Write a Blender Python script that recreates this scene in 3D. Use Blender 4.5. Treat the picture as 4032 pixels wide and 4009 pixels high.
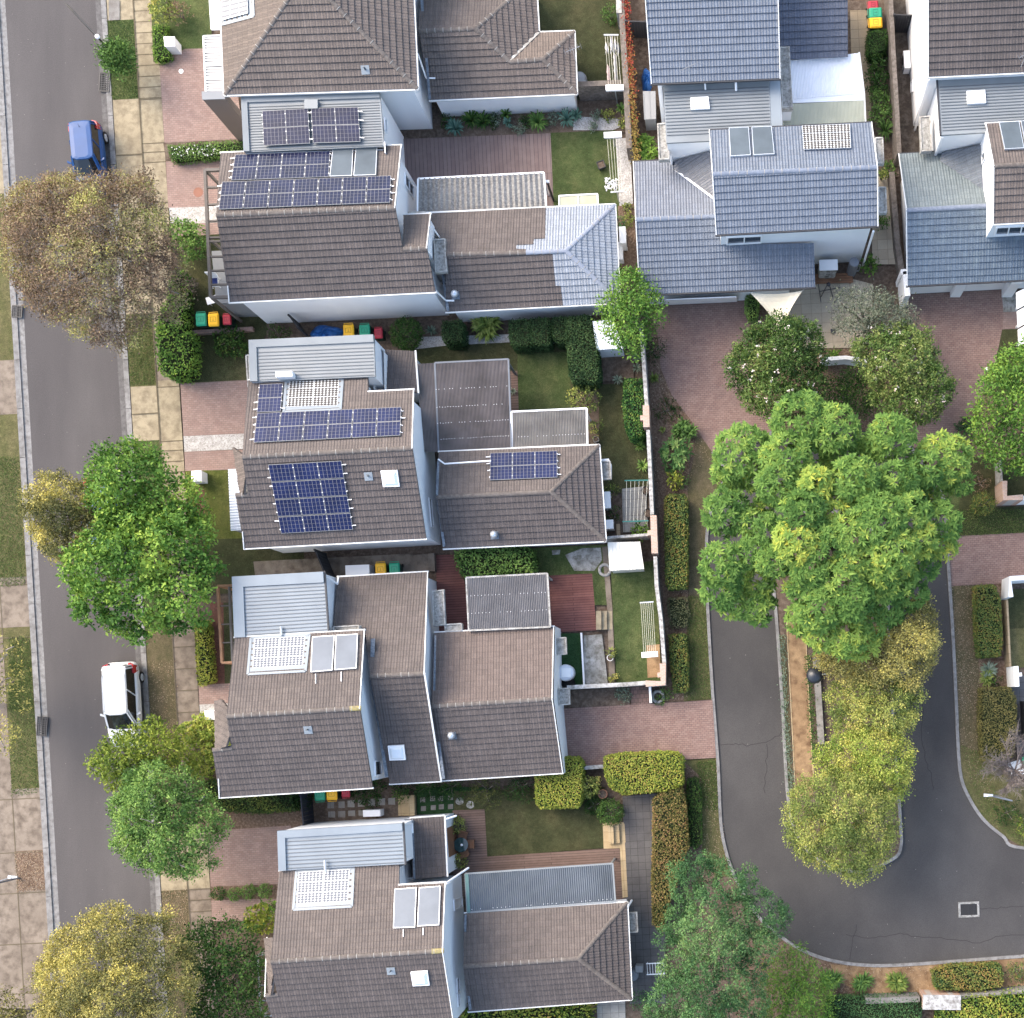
import bpy, math, random
import numpy as np
from mathutils import Vector
from mathutils.geometry import tessellate_polygon

for o in list(bpy.data.objects): bpy.data.objects.remove(o)
SC = bpy.context.scene
COL = SC.collection
RD = random.Random(11)
NR = np.random.default_rng(11)
rad = math.radians

# ---------------------------------------------------------------- camera
# straight-down aerial photograph; the point under the camera lies right of and below the picture's middle
S, H = 71.0, 72.0            # photo pixels per metre on the ground, camera height
NU, NV = 2850.0, 2780.0      # photo pixel right below the camera
PW, PH = 4032.0, 4009.0
cd = bpy.data.cameras.new('camera'); cam = bpy.data.objects.new('camera', cd); COL.objects.link(cam)
cam.location = (0, 0, H); cam.rotation_euler = (0, 0, 0)
cd.sensor_fit = 'HORIZONTAL'; cd.sensor_width = 36.0; cd.lens = 36.0 * S * H / PW
cd.shift_x = (PW / 2 - NU) / PW; cd.shift_y = (NV - PH / 2) / PW
cd.clip_start = 1; cd.clip_end = 2000
SC.camera = cam

# ---------------------------------------------------------------- sky, sun, exposure
SUN_EL, SUN_AZ = 42.0, -58.0     # azimuth clockwise from the top of the picture
wd = bpy.data.worlds.new('World'); SC.world = wd; wd.use_nodes = True
nt = wd.node_tree; bg = nt.nodes['Background']
sky = nt.nodes.new('ShaderNodeTexSky'); sky.sky_type = 'NISHITA'; sky.sun_disc = False
sky.sun_elevation = rad(SUN_EL); sky.sun_rotation = rad(SUN_AZ)
sky.air_density = 1.2; sky.dust_density = 4.0; sky.ozone_density = 1.0
nt.links.new(sky.outputs[0], bg.inputs[0]); bg.inputs[1].default_value = 0.15
sl = bpy.data.lights.new('sun', 'SUN'); sl.energy = 0.55; sl.angle = rad(45); sl.color = (1.0, 0.93, 0.82)
so = bpy.data.objects.new('sun', sl); COL.objects.link(so)
_d = Vector((math.cos(rad(SUN_EL)) * math.sin(rad(SUN_AZ)), math.cos(rad(SUN_EL)) * math.cos(rad(SUN_AZ)), math.sin(rad(SUN_EL))))
so.rotation_euler = _d.to_track_quat('Z', 'Y').to_euler(); so.location = _d * 100
SC.view_settings.view_transform = 'Standard'; SC.view_settings.look = 'None'
SC.view_settings.exposure = 1.86; SC.view_settings.gamma = 1.0
SC.render.engine = 'CYCLES'
SC.cycles.max_bounces = 7; SC.cycles.diffuse_bounces = 5; SC.cycles.glossy_bounces = 3; SC.cycles.transmission_bounces = 4
SC.cycles.use_denoising = True

# ---------------------------------------------------------------- measuring helpers
def tile(x0, y0, s=1.921): return lambda x, y: (x0 + x / s, y0 + y / s)
A1, B1, C1, D1, E1 = (tile(x, 0) for x in (0, 800, 1600, 2400, 3032))
A2, B2, C2, D2, E2 = (tile(x, 900) for x in (0, 800, 1600, 2400, 3032))
A3, B3, C3, D3, E3 = (tile(x, 1800) for x in (0, 800, 1600, 2400, 3032))
A4, B4, C4, D4, E4 = (tile(x, 2600) for x in (0, 800, 1600, 2400, 3032))
A5, B5, C5 = (tile(x, 3009) for x in (0, 800, 1600))
D5, E5 = (tile(x, 3009, 1.092) for x in (2400, 3032))
DP = tile(0, 0, 1932 / 4032)
RAW = lambda x, y: (x, y)
def T(t, *xy): return [t(xy[i], xy[i + 1]) for i in range(0, len(xy), 2)]

def W(p, z=0.0):
    k = (H - z) / (H * S)
    return Vector(((p[0] - NU) * k, -(p[1] - NV) * k, z))
EYE = Vector((0, 0, H))
class Plane:
    def __init__(s, p, n):
        s.p = p; s.n = n.normalized()
    @staticmethod
    def three(a, b, c):
        n = (b - a).cross(c - a)
        if n.z < 0: n = -n
        return Plane(a, n)
    @staticmethod
    def eave(a, b, pitch, toward):     # rises from the level line a-b towards a point
        d = (b - a).normalized(); q = Vector((-d.y, d.x, 0)).normalized()
        if (toward - a).dot(q) < 0: q = -q
        s = q * math.cos(rad(pitch)) + Vector((0, 0, math.sin(rad(pitch))))
        n = d.cross(s)
        if n.z < 0: n = -n
        return Plane(a, n)
    def on(s, px):
        g = W(px) - EYE
        return EYE + g * (s.n.dot(s.p - EYE) / s.n.dot(g))
    def pts(s, pxs): return [s.on(p) for p in pxs]
def flat(z): return Plane(Vector((0, 0, z)), Vector((0, 0, 1)))

# ---------------------------------------------------------------- objects
def tag(o, label=None, cat=None, group=None, kind=None):
    if label: o['label'] = label
    if cat: o['category'] = cat
    if group: o['group'] = group
    if kind: o['kind'] = kind
    return o
def thing(name, label, cat, loc=(0, 0, 0), rz=0.0, group=None):
    o = bpy.data.objects.new(name, None); COL.objects.link(o)
    o.location = loc; o.rotation_euler = (0, 0, rz); o.empty_display_size = .3
    return tag(o, label, cat, group)
def copy_tree(o, parent=None):
    c = o.copy(); COL.objects.link(c); c.parent = parent
    for ch in list(o.children): copy_tree(ch, c)
    return c

class MB:
    def __init__(s): s.v = []; s.f = []; s.m = []; s.uv = []
    def poly(s, pts, mi=0, uv=None):
        b = len(s.v); s.v += [tuple(p) for p in pts]
        s.f.append(tuple(range(b, b + len(pts)))); s.m.append(mi)
        s.uv.append(uv if uv else [(p[0], p[1]) for p in pts])
    def hexa(s, b, t, mi=0, uvt=None):     # bottom and top rings, same order
        n = len(b)
        s.poly(t, mi, uvt); s.poly(list(reversed(b)), mi)
        for i in range(n):
            j = (i + 1) % n
            s.poly([b[i], b[j], t[j], t[i]], mi)
    def box(s, c, size, rz=0.0, mi=0):
        cx, cy, cz = c; x, y, z = size[0] / 2, size[1] / 2, size[2] / 2
        ca, sa = math.cos(rz), math.sin(rz)
        r = [Vector((cx + ca * a - sa * b, cy + sa * a + ca * b, 0)) for a, b in ((-x, -y), (x, -y), (x, y), (-x, y))]
        s.hexa([Vector((p.x, p.y, cz - z)) for p in r], [Vector((p.x, p.y, cz + z)) for p in r], mi)
    def bar(s, a, b, w, h, mi=0, up=Vector((0, 0, 1))):   # rectangular bar between two points
        a = Vector(a); b = Vector(b)
        d = (b - a)
        if d.length < 1e-6: return
        d.normalize(); q = d.cross(up)
        if q.length < 1e-3: q = d.cross(Vector((1, 0, 0)))
        q.normalize(); u = q.cross(d).normalized()
        o = [q * (-w / 2) + u * (-h / 2), q * (w / 2) + u * (-h / 2), q * (w / 2) + u * (h / 2), q * (-w / 2) + u * (h / 2)]
        s.hexa([a + x for x in o], [b + x for x in o], mi)
    def tube(s, pts, radii, n=6, mi=0, caps=True):
        pts = [Vector(p) for p in pts]
        if not hasattr(radii, '__len__'): radii = [radii] * len(pts)
        rings = []; q0 = None
        for i, p in enumerate(pts):
            d = (pts[min(i + 1, len(pts) - 1)] - pts[max(i - 1, 0)])
            if d.length < 1e-9: d = Vector((0, 0, 1))
            d.normalize()
            if q0 is None: q0 = d.cross(Vector((0.31, 0.77, 0.55))).normalized()
            q = (q0 - d * q0.dot(d)).normalized(); q0 = q
            u = d.cross(q)
            rings.append([p + (q * math.cos(2 * math.pi * k / n) + u * math.sin(2 * math.pi * k / n)) * radii[i] for k in range(n)])
        b = len(s.v)
        for r in rings: s.v += [tuple(p) for p in r]
        for i in range(len(rings) - 1):
            for k in range(n):
                k2 = (k + 1) % n
                s.f.append((b + i * n + k, b + i * n + k2, b + (i + 1) * n + k2, b + (i + 1) * n + k)); s.m.append(mi); s.uv.append([(0, 0)] * 4)
        if caps:
            s.f.append(tuple(b + k for k in reversed(range(n)))); s.m.append(mi); s.uv.append([(0, 0)] * n)
            e = b + (len(rings) - 1) * n
            s.f.append(tuple(e + k for k in range(n))); s.m.append(mi); s.uv.append([(0, 0)] * n)
    def lathe(s, prof, c=(0, 0, 0), n=16, mi=0):          # profile (r, z)
        b = len(s.v)
        for r, z in prof:
            for k in range(n):
                a = 2 * math.pi * k / n
                s.v.append((c[0] + r * math.cos(a), c[1] + r * math.sin(a), c[2] + z))
        for i in range(len(prof) - 1):
            for k in range(n):
                k2 = (k + 1) % n
                s.f.append((b + i * n + k, b + i * n + k2, b + (i + 1) * n + k2, b + (i + 1) * n + k)); s.m.append(mi); s.uv.append([(0, 0)] * 4)
        s.f.append(tuple(b + k for k in reversed(range(n)))); s.m.append(mi); s.uv.append([(0, 0)] * n)
        e = b + (len(prof) - 1) * n
        s.f.append(tuple(e + k for k in range(n))); s.m.append(mi); s.uv.append([(0, 0)] * n)
    def build(s, name, mats, parent=None, smooth=False, loc=None):
        me = bpy.data.meshes.new(name)
        me.from_pydata(s.v, [], s.f)
        if not isinstance(mats, (list, tuple)): mats = [mats]
        for m in mats: me.materials.append(m)
        me.polygons.foreach_set('material_index', s.m)
        ul = me.uv_layers.new(name='UVMap')
        flatuv = [c for f in s.uv for p in f for c in p]
        ul.data.foreach_set('uv', flatuv)
        if smooth: me.polygons.foreach_set('use_smooth', [True] * len(s.f))
        me.update()
        o = bpy.data.objects.new(name, me); COL.objects.link(o)
        if parent is not None: o.parent = parent
        if loc is not None: o.location = loc
        return o

# ---------------------------------------------------------------- materials
class NT:
    def __init__(s, name):
        s.m = bpy.data.materials.new(name); s.m.use_nodes = True
        s.t = s.m.node_tree; s.b = s.t.nodes['Principled BSDF']
    def n(s, ty, **kw):
        x = s.t.nodes.new(ty)
        for k, v in kw.items():
            if k.startswith('i_'): x.inputs[int(k[2:])].default_value = v
            else: setattr(x, k, v)
        return x
    def l(s, a, b): s.t.links.new(a, b)
    def math(s, op, a, b=None, c=None):
        x = s.n('ShaderNodeMath', operation=op)
        for i, v in enumerate((a, b, c)):
            if v is None: continue
            if isinstance(v, (int, float)): x.inputs[i].default_value = v
            else: s.l(v, x.inputs[i])
        return x.outputs[0]
    def pos(s): return s.n('ShaderNodeNewGeometry').outputs['Position']
    def noise(s, scale, detail=4.0, rough=.55, vec=None, stretch=None):
        x = s.n('ShaderNodeTexNoise'); x.inputs['Scale'].default_value = scale
        x.inputs['Detail'].default_value = detail; x.inputs['Roughness'].default_value = rough
        v = vec if vec is not None else s.pos()
        if stretch:
            mp = s.n('ShaderNodeMapping'); mp.inputs['Scale'].default_value = stretch; s.l(v, mp.inputs[0]); v = mp.outputs[0]
        s.l(v, x.inputs['Vector'])
        return x.outputs['Fac']
    def ramp(s, fac, stops):
        x = s.n('ShaderNodeValToRGB'); e = x.color_ramp.elements
        while len(e) < len(stops): e.new(.5)
        for k, (p, c) in enumerate(stops):
            e[k].position = p; e[k].color = (c[0], c[1], c[2], 1)
        s.l(fac, x.inputs[0]); return x.outputs[0]
    def mix(s, fac, a, b, mode='MIX'):
        x = s.n('ShaderNodeMix', data_type='RGBA', blend_type=mode)
        if isinstance(fac, (int, float)): x.inputs[0].default_value = fac
        else: s.l(fac, x.inputs[0])
        for i, v in ((6, a), (7, b)):
            if isinstance(v, tuple): x.inputs[i].default_value = (v[0], v[1], v[2], 1)
            else: s.l(v, x.inputs[i])
        return x.outputs[2]
    def bump(s, h, strength=.3, dist=.02):
        x = s.n('ShaderNodeBump'); x.inputs['Strength'].default_value = strength; x.inputs['Distance'].default_value = dist
        s.l(h, x.inputs['Height']); s.l(x.outputs[0], s.b.inputs['Normal'])
    def done(s, col=None, rough=.8, spec=.3, metal=0.0):
        if col is not None:
            if isinstance(col, tuple): s.b.inputs['Base Color'].default_value = (*col, 1)
            else: s.l(col, s.b.inputs['Base Color'])
        s.b.inputs['Roughness'].default_value = rough
        s.b.inputs['Specular IOR Level'].default_value = spec
        s.b.inputs['Metallic'].default_value = metal
        return s.m
KD = .66
def kd(c): return tuple(x * KD for x in c)
def sc(c, f): return tuple(min(1.0, x * f) for x in c)
MC = {}
def plain(name, c, rough=.6, spec=.4, metal=0.0, var=.12, scale=1.6):
    if name in MC: return MC[name]
    if max(c) < .6: c = kd(c)
    t = NT(name); f = t.noise(scale, 5)
    MC[name] = t.done(t.ramp(f, [(.3, sc(c, 1 - var)), (.7, sc(c, 1 + var))]), rough, spec, metal); return MC[name]
def mottled(name, c1, c2, c3, s1=.5, s2=6.0, grain=40.0, bump=.15, rough=.9, streak=None):
    c1, c2, c3 = kd(c1), kd(c2), kd(c3)
    t = NT(name)
    a = t.ramp(t.noise(s1, 5, .6, stretch=streak), [(.3, c1), (.68, c2)])
    b = t.mix(t.ramp(t.noise(s2, 4, .6), [(.42, (0, 0, 0)), (.68, (1, 1, 1))]), a, c3)
    g = t.noise(grain, 3, .7)
    col = t.mix(.35, b, t.ramp(g, [(.3, (.25, .25, .25)), (.7, (.78, .78, .78))]), 'OVERLAY')
    if bump: t.bump(g, bump * .6, .012)
    return t.done(col, rough, .2)

def tiles_mat(name, c, dark, light, rough=.75, spec=.35, blotch=.5, ctile=.33, cw=.30):
    c, dark, light = kd(c), kd(dark), kd(light)
    t = NT(name)
    uv = t.n('ShaderNodeUVMap').outputs[0]
    sp = t.n('ShaderNodeSeparateXYZ'); t.l(uv, sp.inputs[0])
    u = t.math('MULTIPLY', sp.outputs[0], 1 / cw); v = t.math('MULTIPLY', sp.outputs[1], 1 / ctile)
    fu = t.math('FLOOR', u); fv = t.math('FLOOR', v)
    cb = t.n('ShaderNodeCombineXYZ'); t.l(fu, cb.inputs[0]); t.l(fv, cb.inputs[1])
    wn = t.n('ShaderNodeTexWhiteNoise', noise_dimensions='3D'); t.l(cb.outputs[0], wn.inputs['Vector'])
    pc = t.ramp(wn.outputs['Value'], [(0, sc(c, .9)), (.5, c), (1, sc(c, 1.1))])
    big = t.noise(.35, 4, .6)
    pc = t.mix(t.ramp(big, [(.42, (0, 0, 0)), (.72, (blotch,) * 3)]), pc, dark)
    st = t.noise(1.6, 5, .7)
    pc = t.mix(t.ramp(st, [(.5, (0, 0, 0)), (.8, (.55,) * 3)]), pc, light)
    gr = t.noise(16, 4, .75)
    pc = t.mix(.5, pc, t.ramp(gr, [(.28, (.22,) * 3), (.72, (.8,) * 3)]), 'OVERLAY')
    # rounded profile of the tiles and the gap between neighbours
    f = t.math('FRACT', u)
    roll = t.math('SINE', t.math('MULTIPLY', u, 4 * math.pi))
    gap = t.math('LESS_THAN', t.math('ABSOLUTE', t.math('SUBTRACT', f, .5)), .44)
    hgt = t.math('ADD', t.math('MULTIPLY', roll, .5), t.math('MULTIPLY', gap, .8))
    t.bump(hgt, .75, .02)
    pc = t.mix(t.math('MULTIPLY', t.math('SUBTRACT', 1.0, gap), .32), pc, sc(dark, .5))
    low = t.math('LESS_THAN', t.math('FRACT', t.math('ADD', v, .015)), .05)      # shadow line under each course's lap, painted in with some grime
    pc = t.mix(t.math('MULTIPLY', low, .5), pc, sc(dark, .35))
    return t.done(pc, rough, spec)

def paver_mat(name, c1, c2, mortar, w=.23, h=.115, ang=3.15, off=.5, dirt=(.1, .08, .07), dirtamt=.55, msz=.012):
    c1, c2, mortar, dirt = kd(c1), kd(c2), kd(mortar), kd(dirt)
    t = NT(name)
    mp = t.n('ShaderNodeMapping'); t.l(t.pos(), mp.inputs[0]); mp.inputs['Rotation'].default_value = (0, 0, rad(-ang))
    b = t.n('ShaderNodeTexBrick', offset=off); t.l(mp.outputs[0], b.inputs['Vector'])
    b.inputs['Color1'].default_value = (*c1, 1); b.inputs['Color2'].default_value = (*c2, 1); b.inputs['Mortar'].default_value = (*mortar, 1)
    b.inputs['Scale'].default_value = 1.0; b.inputs['Brick Width'].default_value = w; b.inputs['Row Height'].default_value = h
    b.inputs['Mortar Size'].default_value = msz; b.inputs['Mortar Smooth'].default_value = .3
    col = t.mix(t.ramp(t.noise(.45, 5, .65), [(.42, (0, 0, 0)), (.75, (dirtamt,) * 3)]), b.outputs['Color'], dirt)
    col = t.mix(t.ramp(t.noise(2.5, 4, .6), [(.45, (0, 0, 0)), (.8, (.35,) * 3)]), col, sc(c2, 1.25))
    col = t.mix(.3, col, t.ramp(t.noise(35, 3, .7), [(.3, (.28,) * 3), (.7, (.75,) * 3)]), 'OVERLAY')
    t.bump(b.outputs['Fac'], -.3, .01)
    return t.done(col, .85, .2)

def grass_mat(name, g1, g2, dry, amt=.6):
    g1, g2, dry = kd(g1), kd(g2), kd(dry)
    t = NT(name)
    a = t.ramp(t.noise(.9, 5, .65), [(.32, g1), (.68, g2)])
    a = t.mix(t.ramp(t.noise(.5, 5, .7, stretch=(1.3, .8, 1)), [(.45, (0, 0, 0)), (.72, (amt,) * 3)]), a, dry)
    a = t.mix(t.ramp(t.noise(7, 4, .7), [(.5, (0, 0, 0)), (.8, (.5,) * 3)]), a, sc(dry, 1.15))
    g = t.noise(26, 4, .8)
    a = t.mix(t.ramp(t.noise(2.6, 5, .75), [(.42, (0, 0, 0)), (.62, (.55,) * 3)]), a, sc(g1, .75))
    a = t.mix(.85, a, t.ramp(g, [(.28, (.12,) * 3), (.74, (.9,) * 3)]), 'OVERLAY')
    t.bump(g, .8, .05)
    return t.done(a, .95, .1)

def wall_mat(name, c, rough=.7):
    t = NT(name)
    a = t.ramp(t.noise(.7, 6, .6, stretch=(1, 1, .35)), [(.35, sc(c, .93)), (.7, c)])
    g = t.noise(30, 3, .7); t.bump(g, .05, .002)
    return t.done(a, rough, .25)

def pv_mat(name, cell, line, nx, ny, lw=.05, rough=.2):
    t = NT(name); uv = t.n('ShaderNodeUVMap').outputs[0]
    sp = t.n('ShaderNodeSeparateXYZ'); t.l(uv, sp.inputs[0])
    fx = t.math('FRACT', t.math('MULTIPLY', sp.outputs[0], nx)); fy = t.math('FRACT', t.math('MULTIPLY', sp.outputs[1], ny))
    ex = t.math('GREATER_THAN', t.math('ABSOLUTE', t.math('SUBTRACT', fx, .5)), .5 - lw)
    ey = t.math('GREATER_THAN', t.math('ABSOLUTE', t.math('SUBTRACT', fy, .5)), .5 - lw * .5)
    e = t.math('MAXIMUM', ex, ey)
    f2 = t.math('FRACT', t.math('MULTIPLY', sp.outputs[0], nx * 3))
    fine = t.math('GREATER_THAN', t.math('ABSOLUTE', t.math('SUBTRACT', f2, .5)), .45)
    c0 = t.ramp(t.noise(1.3, 3), [(.3, sc(cell, .75)), (.7, sc(cell, 1.3))])
    c0 = t.mix(t.math('MULTIPLY', fine, .07), c0, line)
    return t.done(t.mix(t.math('MULTIPLY', e, .5), c0, line), rough, .22)
def dots_mat(name, cell, dot, nx, ny, r=.3):
    t = NT(name); uv = t.n('ShaderNodeUVMap').outputs[0]
    sp = t.n('ShaderNodeSeparateXYZ'); t.l(uv, sp.inputs[0])
    fx = t.math('ABSOLUTE', t.math('SUBTRACT', t.math('FRACT', t.math('MULTIPLY', sp.outputs[0], nx)), .5))
    fy = t.math('ABSOLUTE', t.math('SUBTRACT', t.math('FRACT', t.math('MULTIPLY', sp.outputs[1], ny)), .5))
    d = t.math('ADD', fx, fy)
    e = t.math('GREATER_THAN', d, 1 - r)
    ln = t.math('GREATER_THAN', t.math('MAXIMUM', fx, fy), .47)
    c = t.mix(t.math('MULTIPLY', ln, .45), cell, dot)
    return t.done(t.mix(e, c, dot), .3, .25)

M = {}
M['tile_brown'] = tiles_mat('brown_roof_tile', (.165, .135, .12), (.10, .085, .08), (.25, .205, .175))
M['tile_dark_shade'] = tiles_mat('dark_shaded_roof_tile', (.125, .105, .099), (.075, .066, .065), (.185, .157, .142))  # shade of slopes turned from the sun put into the colour; also lean-tos
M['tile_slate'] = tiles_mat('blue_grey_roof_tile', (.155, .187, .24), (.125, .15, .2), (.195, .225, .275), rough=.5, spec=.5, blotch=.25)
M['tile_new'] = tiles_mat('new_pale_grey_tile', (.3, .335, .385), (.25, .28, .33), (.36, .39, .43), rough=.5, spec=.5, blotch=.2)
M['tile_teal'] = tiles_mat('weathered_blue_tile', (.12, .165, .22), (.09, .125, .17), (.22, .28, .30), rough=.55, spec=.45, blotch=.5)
M['cap_brown'] = mottled('brown_ridge_cap', (.125, .108, .1), (.2, .17, .15), (.24, .21, .185))
M['cap_slate'] = mottled('slate_ridge_cap', (.19, .225, .29), (.24, .28, .35), (.28, .32, .4))
M['cap_new'] = mottled('pale_ridge_cap', (.3, .33, .4), (.36, .4, .47), (.4, .43, .5))
M['mortar'] = mottled('mortar', (.36, .34, .31), (.5, .48, .45), (.4, .38, .35))
M['lichen'] = mottled('yellow_lichen', (.4, .33, .12), (.5, .42, .2), (.3, .26, .16))
M['white'] = wall_mat('white_render', (.78, .79, .80))
M['white_gloss'] = plain('white_paint', (.8, .8, .8), .35, .5, var=.04)
M['cream_wall'] = wall_mat('cream_render', (.62, .6, .55))
M['brown_wall'] = wall_mat('brown_render', (.16, .13, .115))
M['grey_wall'] = wall_mat('grey_render', (.24, .245, .25))
M['gutter'] = plain('gutter_white', (.6, .6, .58), .4, .5, var=.05)
M['gutter_dark'] = plain('gutter_dark', (.06, .06, .065), .5, .4)
M['flash'] = mottled('lead_flashing', (.17, .2, .24), (.3, .34, .38), (.12, .14, .17), 2.0, 9)
M['steel'] = plain('grey_roof_steel', (.30, .325, .335), .4, .5, var=.1, scale=.7)
M['steel_blue'] = plain('blue_grey_roof_steel', (.32, .365, .40), .4, .5, var=.08, scale=.7)
M['steel_seam'] = plain('roof_steel_seam', (.15, .17, .185), .45, .5)
M['white_steel'] = plain('white_roof_steel', (.68, .71, .76), .35, .5, var=.07, scale=.9)
M['cream_steel'] = plain('cream_roof_sheet', (.56, .58, .47), .4, .5, var=.08)
M['alu'] = plain('aluminium', (.6, .61, .62), .35, .5, .6, var=.06)
M['metal_dk'] = plain('dark_metal', (.03, .03, .035), .45, .5)
M['black'] = plain('black_rubber', (.015, .015, .016), .7, .3)
M['glass'] = plain('window_glass', (.03, .045, .06), .06, .6, var=.2)
M['glass_pale'] = plain('skylight_glass', (.6, .64, .67), .12, .5, var=.05)
M['hood'] = mottled('weathered_concrete', (.48, .46, .42), (.66, .65, .61), (.3, .28, .25), 1.4, 5, 30)
M['hood_in'] = mottled('stained_concrete', (.38, .37, .34), (.52, .51, .48), (.2, .19, .17), 2.4, 7, 30)
M['pv'] = pv_mat('solar_cells', (.009, .012, .036), (.28, .27, .27), 6, 4)
M['pv_small'] = pv_mat('solar_cells_deep_blue', (.007, .012, .05), (.3, .29, .28), 6, 4)
M['dots'] = dots_mat('glass_solar_cells', (.045, .038, .034), (.5, .5, .48), 7, 4, .4)
M['dots_pale'] = dots_mat('pale_glass_solar_cells', (.10, .11, .13), (.5, .5, .5), 7, 4, .42)
M['collector'] = plain('collector_glass', (.12, .145, .165), .25, .3, var=.2, scale=.8)
M['collector_pale'] = plain('pale_collector_glass', (.21, .235, .27), .3, .3, var=.12, scale=.8)
def asph(name, c1, c2, c3, stk=(1.6, .35, 1)):
    c1, c2, c3 = kd(c1), kd(c2), kd(c3)
    t = NT(name)
    a = t.ramp(t.noise(.22, 4, .6, stretch=stk), [(.3, c1), (.7, c2)])  # broad patches of asphalt tone, with dappled light painted into them
    a = t.mix(t.ramp(t.noise(.8, 4, .6), [(.5, (0, 0, 0)), (.8, (.5,) * 3)]), a, c3)
    a = t.mix(.5, a, t.ramp(t.noise(22, 4, .85), [(.3, (.22,) * 3), (.72, (.8,) * 3)]), 'OVERLAY')
    v = t.n('ShaderNodeTexVoronoi', feature='F1'); v.inputs['Scale'].default_value = 2.2; t.l(t.pos(), v.inputs['Vector'])
    a = t.mix(t.math('MULTIPLY', t.math('LESS_THAN', v.outputs['Distance'], .035), .7), a, (.4, .37, .33))
    t.bump(t.noise(60, 3, .7), .3, .01)
    return t.done(a, .9, .25)
M['asphalt'] = asph('asphalt', (.098, .090, .090), (.138, .127, .124), (.115, .106, .104))
M['asphalt_dk'] = asph('dark_asphalt', (.062, .059, .059), (.108, .102, .098), (.085, .08, .078), (.9, .6, 1))
M['conc'] = mottled('concrete', (.27, .255, .235), (.38, .36, .33), (.22, .2, .18), .6, 3)
M['kerb'] = mottled('kerb_concrete', (.27, .265, .26), (.38, .37, .36), (.2, .19, .18), .8, 4)
M['slab_tan'] = mottled('tan_concrete_slab', (.36, .30, .20), (.50, .425, .29), (.27, .22, .15), .45, 2.2)
M['slab_brown'] = mottled('brown_concrete_slab', (.24, .195, .155), (.35, .29, .23), (.17, .135, .105), .45, 2.2)
M['joint'] = plain('slab_joint', (.17, .14, .095), .95, .1)
M['brick'] = paver_mat('red_brick_pavers', (.345, .225, .19), (.42, .295, .25), (.23, .18, .16), dirt=(.25, .185, .17))
M['brick_h'] = paver_mat('red_brick_pavers_drive', (.295, .185, .155), (.37, .25, .21), (.15, .11, .10), dirt=(.2, .14, .13), off=.5)
M['brick_path'] = paver_mat('old_brick_path', (.2, .13, .11), (.28, .18, .155), (.06, .05, .045), .23, .23)
M['pav_dk'] = paver_mat('dark_square_pavers', (.125, .12, .12), (.155, .15, .148), (.055, .05, .05), .4, .4, off=0, dirt=(.08, .075, .075))
M['pav_cream'] = paver_mat('cream_square_pavers', (.52, .44, .33), (.6, .52, .4), (.3, .25, .19), .55, .55, off=0, dirt=(.36, .31, .24))
M['pav_tan'] = paver_mat('tan_square_pavers', (.4, .31, .2), (.47, .37, .25), (.2, .16, .11), .5, .5, off=0, dirt=(.28, .22, .14))
M['pav_pale'] = paver_mat('pale_square_pavers', (.4, .38, .34), (.46, .44, .4), (.2, .19, .17), .45, .45, off=0)
M['deck_grey'] = paver_mat('brown_deck_pavers', (.27, .195, .18), (.315, .235, .215), (.12, .09, .085), .22, 30, off=.0, dirt=(.16, .12, .11), msz=.014)
M['deck_red'] = paver_mat('red_deck_boards', (.21, .09, .078), (.255, .115, .10), (.06, .03, .028), 4.0, .14, off=.3, dirt=(.12, .05, .045), msz=.012)
M['deck_brown'] = paver_mat('brown_deck_boards', (.19, .125, .10), (.24, .165, .135), (.06, .045, .04), 5.0, .14, off=.3, dirt=(.12, .085, .07), msz=.012)
M['sandstone'] = paver_mat('sandstone_slabs', (.56, .42, .24), (.64, .5, .31), (.3, .22, .12), .55, .55, off=0, dirt=(.4, .3, .17))
M['soil'] = mottled('brown_soil', (.085, .06, .045), (.16, .115, .085), (.22, .17, .13), .8, 5, 18, .5)
M['mulch'] = mottled('bark_mulch', (.12, .075, .05), (.2, .13, .09), (.3, .22, .16), 1.0, 9, 22, .8)
M['redmulch'] = mottled('red_mulch', (.14, .06, .045), (.22, .1, .075), (.1, .05, .04), 2, 9, 22, .8)
M['tandirt'] = mottled('tan_dirt', (.30, .19, .105), (.47, .32, .18), (.19, .115, .065), .55, 1.8, 20, .4)
M['gravel'] = mottled('white_gravel', (.5, .48, .45), (.75, .73, .7), (.34, .31, .28), 3, 14, 24, .8)
M['flag'] = mottled('pale_flagstone', (.3, .29, .26), (.56, .55, .52), (.2, .19, .16), 1.4, 4, 20, .4)
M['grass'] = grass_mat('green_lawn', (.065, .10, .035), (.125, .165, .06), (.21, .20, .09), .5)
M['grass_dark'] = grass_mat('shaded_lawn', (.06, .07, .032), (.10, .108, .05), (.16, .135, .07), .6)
M['grass_dry'] = grass_mat('dry_verge_grass', (.12, .125, .05), (.18, .175, .075), (.27, .22, .12), .8)
M['grass_bright'] = grass_mat('bright_lawn', (.1, .13, .03), (.2, .21, .06), (.27, .25, .1), .5)
M['grass_brown'] = grass_mat('worn_grass', (.13, .12, .06), (.2, .165, .095), (.25, .19, .13), .8)
M['turf'] = grass_mat('artificial_turf', (.03, .075, .028), (.045, .10, .04), (.05, .09, .04), .2)
M['blockwall'] = mottled('grey_block_wall', (.2, .165, .14), (.3, .26, .23), (.14, .12, .1), 2, 6, 20)
M['wall_pale'] = mottled('weathered_white_wall', (.5, .49, .46), (.72, .71, .69), (.24, .22, .2), 1.2, 5)
M['brick_pier'] = paver_mat('orange_brick', (.56, .34, .24), (.66, .44, .34), (.6, .55, .5), .23, .08, dirt=(.5, .42, .36), dirtamt=.4)
M['timber'] = plain('grey_brown_timber', (.2, .175, .155), .7, .3, var=.15)
M['timber_orange'] = plain('orange_timber', (.45, .24, .13), .6, .3, var=.25)
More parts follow.
